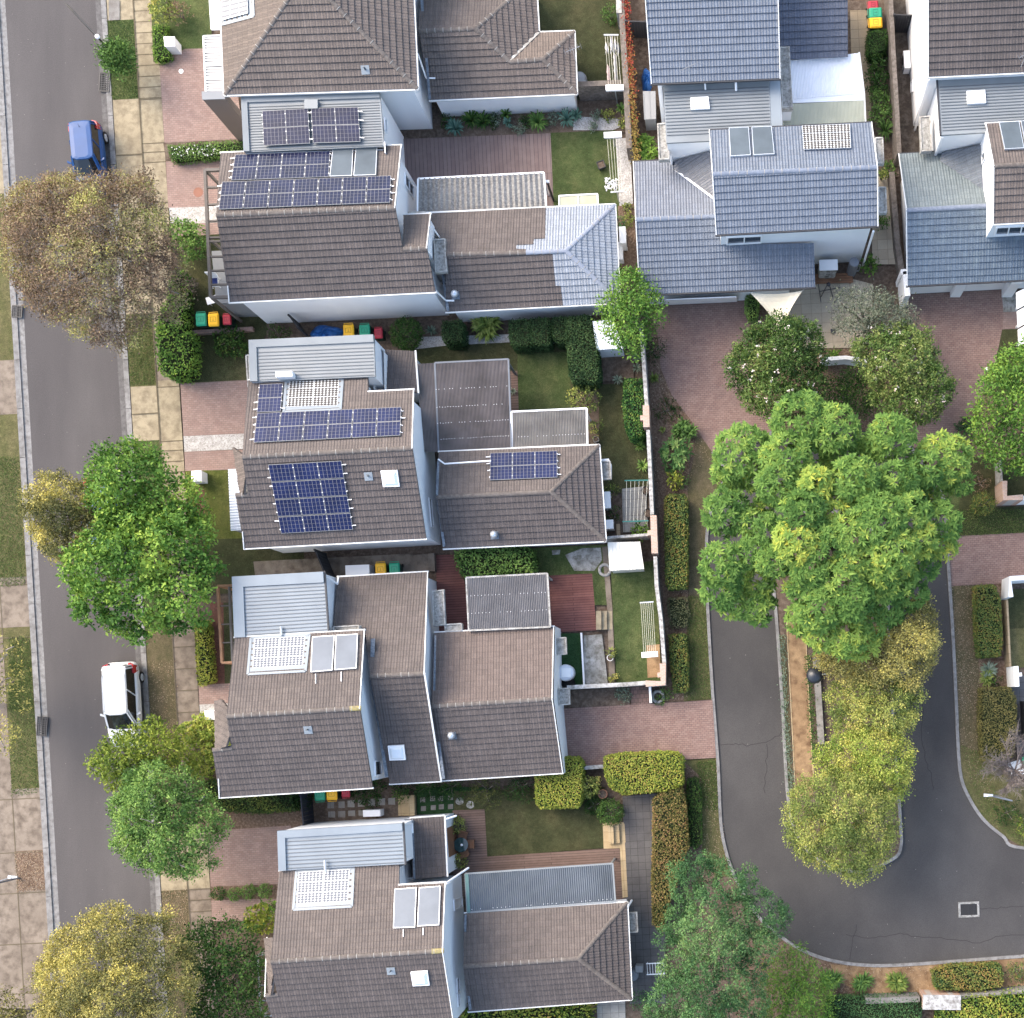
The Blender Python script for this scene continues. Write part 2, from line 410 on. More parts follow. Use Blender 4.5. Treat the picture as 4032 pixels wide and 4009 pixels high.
M['wood'] = plain('brown_wood', (.28, .14, .075), .6, .3, var=.25)
M['bark'] = mottled('grey_bark', (.22, .18, .15), (.36, .31, .27), (.14, .11, .09), 2, 6, 20)
M['bark_pale'] = mottled('pale_bark', (.34, .29, .26), (.5, .45, .41), (.24, .2, .17), 2, 6, 20)
M['twig'] = mottled('bare_twig', (.24, .2, .185), (.38, .33, .31), (.18, .15, .14), 2, 6, 20)
M['canvas'] = plain('cream_canvas', (.66, .6, .47), .85, .2, var=.05)
M['tarp'] = plain('blue_tarpaulin', (.03, .16, .5), .5, .4, var=.3, scale=4)
M['terracotta'] = plain('terracotta', (.4, .2, .13), .8, .2)
M['tank'] = plain('grey_plastic', (.2, .22, .25), .5, .4, var=.08)
M['cloth_white'] = plain('white_laundry', (.7, .7, .72), .9, .1)
M['cloth_pink'] = plain('pink_laundry', (.66, .5, .5), .9, .1)
# ---------------------------------------------------------------- ground, roads, paths
Z0 = [0.004]
def sheet(name, px, mat, z=None, kind='structure', label=None, cat=None):
    if z is None:
        Z0[0] += .0007; z = Z0[0]
    mb = MB(); mb.poly([W(p, z) for p in px])
    o = mb.build(name, mat)
    return tag(o, label, cat, None, kind)
def smooth_px(px, n=6):
    out = []
    for i in range(len(px) - 1):
        p0 = px[max(i - 1, 0)]; p1 = px[i]; p2 = px[i + 1]; p3 = px[min(i + 2, len(px) - 1)]
        for k in range(n):
            t = k / n
            out.append(tuple(.5 * (2 * p1[j] + (p2[j] - p0[j]) * t + (2 * p0[j] - 5 * p1[j] + 4 * p2[j] - p3[j]) * t * t + (3 * p1[j] - p0[j] - 3 * p2[j] + p3[j]) * t ** 3) for j in (0, 1)))
    out.append(px[-1]); return out
def strip(name, px, w, zt, mat, zb=0.0, kind='structure', label=None, cat=None, off=0.0, gaps=0):
    """raised strip of width w along a polyline (kerbs, low walls)"""
    mb = MB(); pts = [W(p, 0) for p in px]; L = []; Rr = []
    for i, p in enumerate(pts):
        d = (pts[min(i + 1, len(pts) - 1)] - pts[max(i - 1, 0)]).normalized(); q = Vector((-d.y, d.x, 0))
        L.append(p + q * (w / 2 + off)); Rr.append(p + q * (-w / 2 + off))
    for i in range(len(pts) - 1):
        a, b, c, d = L[i], L[i + 1], Rr[i + 1], Rr[i]
        up = lambda v, z: Vector((v.x, v.y, z))
        mb.poly([up(d, zt), up(c, zt), up(b, zt), up(a, zt)])
        mb.poly([up(a, zb), up(a, zt), up(b, zt), up(b, zb)])
        mb.poly([up(c, zb), up(c, zt), up(d, zt), up(d, zb)])
    a, d = L[0], Rr[0]; mb.poly([Vector((a.x, a.y, zb)), Vector((d.x, d.y, zb)), Vector((d.x, d.y, zt)), Vector((a.x, a.y, zt))])
    a, d = L[-1], Rr[-1]; mb.poly([Vector((d.x, d.y, zb)), Vector((a.x, a.y, zb)), Vector((a.x, a.y, zt)), Vector((d.x, d.y, zt))])
    o = mb.build(name, mat)
    return tag(o, label, cat, None, kind)

mb = MB(); mb.poly([Vector((-170, -150, 0)), Vector((150, -150, 0)), Vector((150, 170, 0)), Vector((-170, 170, 0))])
tag(mb.build('ground', M['soil']), kind='structure')
xL = lambda y: 20 + .0592 * y
xR = lambda y: 375 + .0615 * y
def between(fa, fb, y0, y1):    # strip of ground between two slanting lines, ends square to the street
    s = -.055
    a0, b0 = fa(y0), fb(y0); a1, b1 = fa(y1), fb(y1)
    return [(a0, y0), (b0, y0 + (b0 - a0) * s), (b1, y1 + (b1 - a1) * s), (a1, y1)]
kerbL = lambda y: xL(y) - 46
vE0 = lambda y: xR(y) + 44
fp0 = lambda y: 523 + .0615 * y
pr0 = lambda y: 612 + .0615 * y
sheet('street', [(xL(-600), -600), (xR(-600), -600), (xR(4600), 4600), (xL(4600), 4600)], M['asphalt'])
sheet('gutter_strip', [(xL(-600) - 34, -600), (xL(-600), -600), (xL(4600), 4600), (xL(4600) - 34, 4600)], M['kerb'])
sheet('gutter_strip', [(xR(-600), -600), (xR(-600) + 24, -600), (xR(4600) + 24, 4600), (xR(4600), 4600)], mottled('gutter_concrete', (.16, .15, .148), (.22, .21, .205), (.12, .115, .11), .8, 4))
for i in range(26):        # kerb laid in lengths with open joints
    y0, y1 = -500 + i * 192, -500 + i * 192 + 190
    strip('kerb', [(xL(y0) - 35, y0), (xL(y1) - 35, y1)], 22 / S, .075, M['kerb'])
    strip('kerb', [(xR(y0) + 34, y0), (xR(y1) + 34, y1)], 20 / S, .085, M['kerb'])
west = lambda y: kerbL(y) - 700
sheet('verge', [(west(-600), -600), (kerbL(-600), -600), (kerbL(4600), 4600), (west(4600), 4600)], M['grass_dry'], z=.05)
Z0[0] = .055
wj = lambda y: kerbL(y) - 112      # joint between path and verge on the west side
for y0, y1, m in ((395, 800, 'slab_tan'), (1455, 1668, 'slab_brown'), (2308, 2505, 'slab_brown'), (3140, 4400, 'slab_brown')):
    sheet('driveway', between(west, kerbL, y0, y1), M[m])
sheet('footpath', [(wj(2500) - 300, 2500), (wj(2500), 2500), (wj(4400), 4400), (wj(4400) - 300, 4400)], M['slab_brown'])
sheet('verge', between(wj, kerbL, 3352, 3508), M['mulch'])
for y in (2300, 2505, 3140, 3350, 3510, 3710, 3905):
    a, b = kerbL(y) - 230, kerbL(y); sheet('slab_joint', [(a, y + 12), (b, y), (b, y + 4), (a, y + 16)], M['joint'])
sheet('slab_joint', [(wj(3140) - 2, 3140), (wj(3140) + 2, 3140), (wj(4200) + 2, 4200), (wj(4200) - 2, 4200)], M['joint'])
sheet('slab_joint', [(wj(2310) - 2, 2310), (wj(2310) + 2, 2310), (wj(2500) + 2, 2500), (wj(2500) - 2, 2500)], M['joint'])
# east verge, footpath and front gardens
for y0, y1, m in ((-500, 82, 'slab_tan'), (82, 394, 'grass'), (394, 1238, 'slab_tan'), (1238, 1524, 'grass_dry'), (1524, 1738, 'slab_tan'), (1738, 2480, 'grass'),
                  (2480, 3300, 'grass_brown'), (3300, 3508, 'slab_tan'), (3508, 4500, 'grass_brown')):
    sheet('verge' if 'grass' in m else 'driveway', between(vE0, fp0, y0, y1), M[m], z=.055)
Z0[0] = .06
for y0, y1, m in ((-500, 1300, 'slab_tan'), (1300, 1500, 'slab_brown'), (1500, 2100, 'slab_tan'), (2100, 3250, 'slab_brown'), (3250, 3500, 'slab_tan'), (3500, 4500, 'slab_brown')):
    sheet('footpath', between(fp0, pr0, y0, y1), M[m], z=.056)
y = -30
for y in list(range(0, 390, 43)) + [392, 565, 600, 640] + list(range(800, 1240, 86)) + [1524, 1738, 1775, 1818] + list(range(1860, 3300, 86)) + [3300, 3503, 3545, 3590, 3640]:
    a, b = fp0(y), pr0(y); sheet('slab_joint', [(a, y), (b, y - 5), (b, y - 2), (a, y + 3)], M['joint'])
for y0, y1 in ((-100, 3800),):
    sheet('slab_joint', [(fp0(y0) - 2, y0), (fp0(y0) + 2, y0), (fp0(y1) + 2, y1), (fp0(y1) - 2, y1)], M['joint'])
for y in (610, 1630, 3400):
    a, b = vE0(y), fp0(y); sheet('slab_joint', [(a, y), (b, y - 6), (b, y - 2), (a, y + 4)], M['joint'])
sheet('patch', T(A1, 822, 0, 905, 0, 905, 150, 822, 155), M['conc'])
G = lambda n, m, t, *xy: sheet(n, T(t, *xy), M[m])
# front gardens, top to bottom
G('lawn', 'grass', A1, 1140, -60, 1600, -60, 1600, 400, 1160, 470)
G('driveway', 'brick', A1, 1205, 470, 1400, 370, 1750, 360, 1850, 1080, 1245, 1095)
G('garden_bed', 'soil', A1, 1235, 1080, 1850, 1050, 1850, 1215, 1255, 1225)
G('driveway', 'brick', A1, 1255, 1222, 1800, 1205, 1800, 1560, 1272, 1575)
G('gravel_bed', 'gravel', A1, 1280, 1572, 1800, 1555, 1800, 1680, 1290, 1695)
G('driveway', 'brick', A1, 1290, 1695, 1800, 1680, 1800, 1850, 1300, 1870)
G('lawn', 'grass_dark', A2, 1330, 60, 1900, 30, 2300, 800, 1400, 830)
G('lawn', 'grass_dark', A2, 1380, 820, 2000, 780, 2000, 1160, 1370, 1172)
G('driveway', 'brick', A2, 1364, 1172, 2000, 1140, 2000, 1545, 1388, 1572)
G('gravel_bed', 'gravel', A2, 1388, 1572, 2000, 1545, 2000, 1660, 1394, 1688)
G('driveway', 'brick', A2, 1394, 1688, 2000, 1665, 2000, 1815, 1400, 1836)
G('lawn', 'grass_bright', A3, 1400, 105, 2000, 90, 2000, 640, 1440, 640)
G('garden_bed', 'redmulch', A3, 1480, 235, 1545, 235, 1550, 610, 1490, 610)
G('garden_bed', 'grass_dark', A3, 1500, 625, 2300, 600, 2300, 1010, 1500, 1040)
G('path', 'slab_brown', B3, 380, 790, 1580, 730, 1580, 1000, 400, 960)
G('garden_bed', 'redmulch', A3, 1590, 1100, 1690, 1100, 1720, 1715, 1590, 1720)
G('lawn', 'grass_dark', A3, 1690, 1100, 1900, 1100, 1900, 1715, 1700, 1715)
G('driveway', 'brick', A3, 1500, 1722, 1900, 1705, 1900, 1860, 1508, 1872)
G('gravel_bed', 'gravel', A3, 1508, 1872, 1800, 1860, 1800, 1960, 1515, 1970)
G('garden_bed', 'mulch', A4, 1440, 880, 2300, 880, 2350, 1280, 1500, 1300)
G('driveway', 'brick', A4, 1575, 1292, 2200, 1250, 2200, 1690, 1592, 1712)
G('garden_bed', 'mulch', A4, 1592, 1712, 2200, 1690, 2200, 1800, 1598, 1815)
G('driveway', 'brick', A4, 1598, 1815, 2200, 1800, 2200, 1970, 1604, 1975)
# back yards between the houses
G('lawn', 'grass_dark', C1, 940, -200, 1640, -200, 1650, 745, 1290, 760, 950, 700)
G('garden_bed', 'soil', C1, 200, 900, 1320, 850, 1680, 830, 1680, 1000, 250, 1060)
G('gravel_bed', 'gravel', C1, 1270, 880, 1610, 900, 1620, 960, 1560, 985, 1260, 985)
G('terrace', 'deck_grey', C1, -100, 1055, 1090, 1008, 1118, 1640, -100, 1650)
G('lawn', 'grass', C1, 1090, 1005, 1580, 985, 1625, 1650, 1118, 1640)
G('gravel_bed', 'gravel', C1, 1582, 1050, 1690, 1040, 1715, 1540, 1612, 1560)
G('garden_bed', 'mulch', C1, 1600, 1560, 1730, 1540, 1760, 2100, 1620, 2080)
G('garden_bed', 'soil', D1, 120, -200, 420, -200, 420, 1250, 200, 1260)
G('driveway', 'pav_tan', E1, 605, 80, 735, 75, 765, 800, 770, 1350, 700, 1700, 650, 1700)
G('garden_bed', 'soil', E1, 735, 30, 900, 30, 980, 1340, 790, 1340, 765, 800)
G('path', 'pav_cream', E1, 780, 1330, 905, 1330, 960, 2000, 770, 2000)
G('path', 'slab_brown', E1, 900, 0, 1080, 0, 1080, 1260, 960, 1260)
sheet('side_path', T(E1, 895, -100, 1300, -100, 1240, 1180, 960, 1180), mottled('mossy_pavers', (.075, .06, .048), (.13, .1, .08), (.2, .17, .14), 1.2, 4, 20))
# yard between the second and third house
G('garden_bed', 'soil', B2, 480, 720, 2000, 690, 2000, 1000, 480, 950)
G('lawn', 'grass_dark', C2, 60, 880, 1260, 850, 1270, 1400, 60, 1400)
G('lawn', 'grass', C2, 840, 950, 1240, 930, 1240, 1380, 850, 1390)
G('gravel_bed', 'gravel', C2, 110, 820, 780, 800, 780, 860, 300, 885, 60, 915)
G('gravel_bed', 'flag', C2, 930, 810, 1210, 800, 1210, 870, 930, 880)
G('path', 'soil', C2, 1440, 960, 1720, 950, 1720, 1130, 1450, 1160)
G('terrace', 'deck_brown', C2, 780, 1080, 840, 1075, 850, 1380, 790, 1390)
G('lawn', 'grass_dark', C2, 1455, 1180, 1660, 1170, 1850, 1600, 1870, 2000, 1480, 2000, 1460, 1640)
G('terrace', 'pav_pale', C3, 1630, 240, 1810, 220, 1830, 560, 1640, 570)
# yard between the third and fourth house
G('lawn', 'grass', C3, 940, 690, 1540, 660, 1540, 1120, 1420, 1120, 1400, 880, 940, 910)
G('terrace', 'deck_red', C3, 222, 742, 420, 735, 480, 1330, 240, 1330)
G('terrace', 'deck_red', C3, 900, 905, 1405, 880, 1440, 1310, 920, 1335)
sheet('flagstones', T(C3, 1200, 740, 1330, 690, 1470, 685, 1480, 780, 1420, 860, 1270, 860), M['flag'])
sheet('flagstones', T(C3, 1100, 705, 1165, 700, 1160, 735, 1105, 740), M['flag'])
G('path', 'slab_brown', C3, 1480, 680, 1520, 675, 1560, 1160, 1580, 1710, 1535, 1710, 1520, 1160)
G('lawn', 'grass', C3, 1545, 840, 1895, 780, 1915, 1400, 1930, 1700, 1590, 1715)
G('lawn', 'turf', C3, 1150, 1335, 1330, 1330, 1345, 1730, 1150, 1740)
G('flagstones', 'flag', C3, 1340, 1350, 1480, 1340, 1525, 1720, 1350, 1720)
G('garden_bed', 'soil', C3, 1230, 1765, 1690, 1740, 1690, 1880, 1230, 1895)
G('path', 'brick_path', C3, 1695, 1735, 1845, 1730, 1850, 1880, 1700, 1890)
G('driveway', 'brick_h', D4, -430, 370, 700, 305, 778, 300, 805, 738, 500, 755, -420, 830)
G('sandpit', 'tandirt', C3, 1815, 1425, 1915, 1415, 1925, 1660, 1825, 1670)
# side passage and yard between the fourth and fifth house
G('path', 'soil', B4, 830, 980, 1480, 950, 1480, 1230, 840, 1240)
for q in ((940, 1075, 990, 1120), (1020, 1070, 1070, 1117), (1092, 1062, 1145, 1112), (1170, 1057, 1222, 1108), (1248, 1050, 1300, 1100), (1322, 1046, 1376, 1096), (1400, 1042, 1452, 1092),
          (945, 1145, 998, 1190), (1020, 1142, 1075, 1188), (1096, 1138, 1150, 1180), (1175, 1136, 1220, 1178)):
    G('stepping_stone', 'pav_pale', B4, q[0], q[1], q[2], q[1] - 3, q[2], q[3], q[0], q[3])
G('lawn', 'turf', C4, 75, 960, 640, 960, 640, 1160, 80, 1165)
for q in ((105, 1040), (180, 1030), (240, 1030), (315, 1022), (110, 1105), (185, 1098), (245, 1092), (315, 1090)):
    G('stepping_stone', 'conc', C4, q[0], q[1], q[0] + 38, q[1] - 3, q[0] + 38, q[1] + 34, q[0], q[1] + 36)
G('lawn', 'grass_dark', C4, 360, 990, 1500, 960, 1500, 1420, 610, 1490, 595, 1130, 360, 1135)
for c in ((402, 1065), (484, 1093)):
    sheet('stepping_stone', [C4(c[0] + 30 * math.cos(a) * (1 + .07 * math.sin(3 * a)), c[1] + 29 * math.sin(a)) for a in np.linspace(0, 6.28, 17)[:-1]], M['flag'])
G('terrace', 'deck_brown', C5, 350, 350, 592, 343, 612, 700, 1612, 632, 1640, 1050, 350, 1000)
G('path', 'pav_dk', C4, 1635, 1030, 1960, 1000, 1960, 2600, 1690, 2600)
G('kerb_path', 'sandstone', C5, 1485, 445, 1645, 440, 1675, 1005, 1635, 1010, 1615, 635, 1492, 640)
# right-hand road round its island
roadW = smooth_px([D2(780, 1690), (2862, 1870), (2835, 1920), (2801, 1998), (2783, 2112), (2783, 2240), (2785, 2362), (2803, 2688), (2827, 3006), (2837, 3225), (2853, 3329), (2885, 3432), (2950, 3560), (3025, 3650), (3078, 3690), (3151, 3737), (3261, 3778), (3400, 3799), (3581, 3797), (4032, 3764), (4500, 3735)])
roadE = smooth_px([(4500, 3345), (4032, 3339), (3948, 3292), (3865, 3219), (3802, 3115), (3779, 3032), (3769, 2886), (3766, 2800), (3750, 2477), (3732, 2206), (3728, 2100), (3712, 1960), (3650, 1850), (3572, 1745)])
roadN = smooth_px([(3572, 1745), (3480, 1690), (3400, 1672), (3250, 1655), (3120, 1672), D2(1245, 1540), D2(1110, 1612), D2(780, 1690)])
Z0[0] = .01
sheet('road', roadW + roadE + roadN[1:-1], M['asphalt_dk'])
island = smooth_px([(3032, 2150), (3052, 2380), (3061, 2492), (3082, 2800), (3090, 2964), (3105, 3162), (3140, 3290), (3230, 3390), (3380, 3432), (3516, 3381), (3547, 3329), (3545, 3250), (3540, 3162), (3520, 2900), (3500, 2500), (3480, 2200), (3400, 2060), (3240, 2010), (3100, 2050), (3032, 2150)])
sheet('island', island[:-1], M['soil'], z=.06)
strip('kerb', roadW, .17, .11, M['kerb'], off=.0); strip('kerb', roadE[10:], .17, .11, M['kerb']); strip('kerb', island, .17, .11, M['kerb'])
strip('kerb', roadE[:11], .17, .11, M['kerb']); strip('kerb', smooth_px([D2(1245, 1540), D2(1175, 1570), D2(1100, 1615)]), .2, .11, M['kerb'])
Z0[0] = .065
sheet('path', [(3098, 2450), (3168, 2450), (3176, 2581), (3183, 2750), (3202, 3058), (3200, 3140), (3131, 3130), (3110, 2700)], M['tandirt'])
for a in ([(3097, 2450), (3110, 2700), (3131, 3110)], [(3170, 2450), (3184, 2750), (3203, 3060)]):
    strip('path_edge', a, .05, .09, M['sandstone'])
sheet('planting_strip', [(3064, 2500), (3094, 2500), (3126, 3130), (3106, 3130)], M['grass_brown'])
sheet('path', [D4(1545, 60), D4(1580, 60), D4(1605, 610), D4(1575, 640)], M['conc'])
# west side of that road: drive, bed, verge
Z0[0] = .03
sheet('driveway', smooth_px([D2(345, 560), D2(340, 740), D2(370, 850), D2(385, 1050), D2(470, 1260), D2(600, 1430), D2(720, 1610), D2(780, 1700)]) + smooth_px([D2(1110, 1612), D2(1245, 1535), D2(1160, 1390), D2(1070, 1290), D2(1060, 1060)]) + T(D2, 1060, 690, 1120, 700, 1140, 530, 700, 555), M['brick_h'])
sheet('garden_bed', T(D2, 300, 700, 345, 740, 370, 850, 385, 1050, 470, 1260, 600, 1430, 720, 1610, 800, 1730) + T(D3, 600, 0, 590, 1840, 340, 1850, 440, 1720, 350, 0) + T(D2, 310, 1560), M['mulch'])
sheet('verge', T(D2, 650, 1560, 720, 1610, 790, 1710, 860, 1830) + [(2835, 1920), (2801, 1998), (2783, 2112)] + T(D3, 690, 1060, 600, 1060, 590, 200, 640, 0), M['grass_brown'])
sheet('verge', [D3(595, 1050), D3(740, 1050), (2803, 2688), D3(775, 1830), D3(560, 1850)], M['grass_dry'])
sheet('verge', [D4(560, 755), D4(806, 735), (2827, 3006), (2837, 3225), (2853, 3329), (2890, 3450), D4(800, 1640), D4(700, 1450), D4(680, 900), D4(570, 880)], M['grass_dry'])
sheet('garden_bed', T(D4, 555, 760, 690, 880, 700, 1460, 800, 1640, 560, 1800, 560, 900), M['mulch'])
# north end, between the two blue-roofed houses
G('terrace', 'pav_cream', D2, 1370, 380, 1830, 380, 1990, 420, 1990, 900, 1200, 910, 1130, 560)
G('garden_bed', 'mulch', D2, 1060, 560, 1230, 600, 1230, 910, 1990, 910, 2600, 1100, 2350, 1560, 1930, 1530, 1700, 1500, 1250, 1530, 1160, 1390, 1070, 1290)
Z0[0] += .003
sheet('driveway', T(E2, 1020, 560, 1030, 500, 1760, 460, 1770, 760) + smooth_px([E2(1755, 800), E2(1700, 1040), E2(1600, 1260), E2(1440, 1500), E2(1340, 1640)]) + T(E2, 1250, 1700, 1030, 1640, 1100, 1400, 1260, 1200), M['brick_h'])
G('path', 'flag', E2, 1755, 500, 1870, 490, 1870, 630, 1765, 632)
G('driveway', 'brick', E2, 1765, 634, 1880, 628, 1890, 758, 1760, 762)
G('lawn', 'grass_dark', E2, 1755, 765, 1890, 758, 2200, 900, 2200, 1300, 1600, 1260, 1700, 1040)
G('garden_bed', 'mulch', E2, 1600, 1262, 2200, 1300, 2200, 1900, 1500, 1900, 1345, 1645, 1440, 1500)
G('verge', 'grass_dark', E3, 1350, 120, 1540, 0, 1700, 0, 1700, 380, 2200, 360, 2200, 570, 1400, 610)
sheet('verge', [(3712, 1960), E3(1460, 120), E3(1400, 610), (3728, 2110)], M['grass'])
G('lawn', 'grass_dark', E3, 1700, 20, 2300, 20, 2300, 380, 1745, 300)
G('driveway', 'brick_h', E3, 1340, 600, 2300, 555, 2300, 930, 1360, 975)
sheet('verge', [E3(1362, 977), E3(1560, 968), E3(1600, 1921), (3766, 2800), (3750, 2477)], M['grass_brown'])
sheet('garden_bed', T(E3, 1555, 968, 1760, 955, 1800, 1500, 1850, 1921, 1590, 1921), M['mulch'])
G('lawn', 'grass_dry', E3, 1770, 1090, 2300, 1080, 2300, 1560, 1790, 1600)
G('lawn', 'grass_dark', E3, 1770, 1000, 2300, 990, 2300, 1280, 1780, 1300)
G('terrace', 'pav_dk', E3, 1815, 1660, 2300, 1600, 2300, 2080, 1840, 2080)
sheet('verge', [(3766, 2800), E4(1600, 200), E4(1600, 640), E4(1850, 880), E4(2200, 1100), (4300, 3345), (4032, 3339), (3948, 3292), (3865, 3219), (3802, 3115), (3779, 3032), (3769, 2886)], M['grass_brown'])
sheet('verge', [E4(1440, 640), E4(1600, 700), E4(1800, 900), E4(2200, 1180), (4300, 3343), (4032, 3337), (3948, 3290), (3865, 3217), (3802, 3113), (3779, 3030)], M['grass_dry'])
sheet('terrace', T(E4, 1850, 280, 2300, 260, 2300, 800, 1870, 800), M['pav_dk'])
# cracks in the old asphalt
M['crack'] = plain('asphalt_crack', (.05, .048, .047), .95, .1)
for cp in ([D4(840, 640), D4(960, 632), D4(1075, 645), D4(1210, 605), D4(1300, 545)], [D4(1190, 640), D4(1185, 800), D4(1170, 1000)], [E4(1160, 300), E4(1150, 560), E4(1180, 760), E4(1225, 880), E4(1230, 975)], [E5(330, 735), E5(450, 745), E5(560, 728), E5(640, 745), E5(760, 750), E5(900, 765), E5(1000, 735), E5(1200, 730)], [E5(340, 840), E5(370, 690)], [E5(900, 620), E5(960, 620), E5(1060, 612), E5(1200, 590)]):
    pts = [(a + RD.uniform(-4, 4), b + RD.uniform(-4, 4)) for a, b in smooth_px(cp, 5)]
    strip('road_crack', pts, .03, .0145, M['crack'], .012)
# southern bed
sheet('garden_bed', [(3020, 3660), (3078, 3690), (3151, 3737), (3261, 3778), (3400, 3801), (3581, 3799), (4300, 3745), (4300, 4200), (2900, 4200), (2900, 3700)], M['mulch'])
sheet('garden_bed', [E5(260, 860), E5(400, 870), E5(600, 866), E5(1300, 820), E5(1300, 950), E5(560, 985), E5(440, 1000), E5(280, 930)], M['tandirt'])
sheet('terrace', T(C5, 1440, 1790, 1655, 1780, 1660, 2100, 1450, 2100), M['pav_pale'])

# drains, lids, marks
def lid(px, r, mat, name, label, cat, z=.09):
    mb = MB(); mb.lathe([(r, 0), (r, .012), (r * .86, .018), (r * .82, .012), (0.01, .013)], n=24)
    return tag(mb.build(name, mat, loc=W(px, z)), label, cat)
lid(A1(1370, 540), .13, M['white_gloss'], 'access_cover', 'small round white cover in the brick drive at top left', 'access cover')
lid(A1(1500, 1455), .27, plain('rust_lid', (.33, .15, .1), .8), 'access_cover', 'round rust coloured cover in the brick paving beside grey pergola', 'access cover')
lid(C4(1570, 555), .09, M['white_gloss'], 'access_cover', 'small round white cover in the wide brick drive beside the road', 'access cover', .06)
lid(E2(1638, 1065), .12, M['white_gloss'], 'access_cover', 'small round white cover in the curved right hand brick drive', 'access cover', .07)
def grate(px, w, h, label, rz=0.0, n=9, frame=None, z=.03):
    t = thing('drain_grate', label, 'drain', W(px, z), rz)
    fm = MB()
    fw = .12 if frame else .04
    for a in (-1, 1):
        fm.box((a * (w / 2 + fw / 2), 0, .02), (fw, h + 2 * fw, .05)); fm.box((0, a * (h / 2 + fw / 2), .0215), (w, fw, .05))
    fm.build('frame', frame or M['metal_dk'], t)
    b = MB()
    b.box((0, 0, -.015), (w, h, .01)); b.build('pit', M['black'], t)
    g = MB()
    for i in range(n): g.box((0, -h / 2 + (i + .5) * h / n, .02), (w, h / n * .42, .03))
    for i in range(3): g.box(((i - 1) * w * .33, 0, .018), (.03, h, .03))
    g.build('bars', plain('grate_iron', (.05, .05, .053), .6, .4), t)
    return t
grate(A1(792, 622), .5, 1.0, 'iron kerb drain grate near the small street tree', rad(-3.2), 10, z=.08)
grate(A2(130, 628), .5, .6, 'iron kerb drain grate below the big brown gum tree', rad(-3.2), 7, z=.08)
grate(A4(320, 500), .5, 1.0, 'iron kerb drain grate on the far kerb opposite the white car', rad(-3.2), 10, z=.08)
grate(E4(1503, 1885), .92, .62, 'square steel drain grate with pale concrete surround in the dark road', rad(2), 14, M['hood_in'], z=.02)
# ---------------------------------------------------------------- house kit
def clip(poly, s, v, keep_above):
    out = []
    for i in range(len(poly)):
        a, b = poly[i], poly[(i + 1) % len(poly)]
        da, db = s.dot(a) - v, s.dot(b) - v
        if not keep_above: da, db = -da, -db
        if da >= 0: out.append(a)
        if (da > 0 and db < 0) or (da < 0 and db > 0): out.append(a + (b - a) * (da / (da - db)))
    return out
COURSE = .33
def roof_face(mb, pts, mi=0, lift=.055, thick=.10, edge=None):
    n = Vector((0, 0, 0))
    for i in range(len(pts)):
        a, b = pts[i], pts[(i + 1) % len(pts)]
        n += Vector(((a.y - b.y) * (a.z + b.z), (a.z - b.z) * (a.x + b.x), (a.x - b.x) * (a.y + b.y)))
    n.normalize()
    if n.z < 0: n = -n; pts = list(reversed(pts))
    c = sum(pts, Vector()) / len(pts)
    pts = [p - n * n.dot(p - c) for p in pts]
    e = Vector((0, 0, 1)).cross(n).normalized(); s = n.cross(e).normalized()
    vs = [s.dot(p) for p in pts]; v0, v1 = min(vs), max(vs)
    tris = tessellate_polygon([pts]) if len(pts) > 4 else None
    polys = [[pts[i] for i in t] for t in tris] if tris else [pts]
    k = 0
    while v0 + k * COURSE < v1 - 1e-3:
        lo, hi = v0 + k * COURSE, min(v0 + (k + 1) * COURSE, v1); k += 1
        for pl in polys:
            q = clip(clip(pl, s, lo, True), s, hi, False)
            if len(q) < 3: continue
            nn = (q[1] - q[0]).cross(q[2] - q[0])
            if len(q) >= 3 and sum(((q[i] - q[0]).cross(q[(i + 1) % len(q)] - q[0]) for i in range(len(q))), Vector()).dot(n) < 0: q.reverse()
            top = [p + n * (lift * (1 - (s.dot(p) - lo) / COURSE)) for p in q]
            mb.poly(top, mi, [(e.dot(p), s.dot(p) - v0) for p in q])
            for i in range(len(q)):
                j = (i + 1) % len(q)
                if abs(s.dot(q[i]) - lo) < 1e-4 and abs(s.dot(q[j]) - lo) < 1e-4 and (q[i] - q[j]).length > 1e-3:
                    mb.poly([q[i], q[j], top[j], top[i]], mi, [(e.dot(q[i]), lo - v0)] * 4)
    bot = [p - n * thick for p in pts]
    mb.poly(list(reversed(bot)), mi if edge is None else edge)
    for i in range(len(pts)):
        j = (i + 1) % len(pts)
        mb.poly([bot[i], bot[j], pts[j] - n * .002, pts[i] - n * .002], mi if edge is None else edge)
def roof(parent, faces, mat, name='tile_roof', edge=None):
    mb = MB()
    for f in faces: roof_face(mb, f, 0, edge=1 if edge else None)
    return mb.build(name, [mat, edge] if edge else [mat], parent)
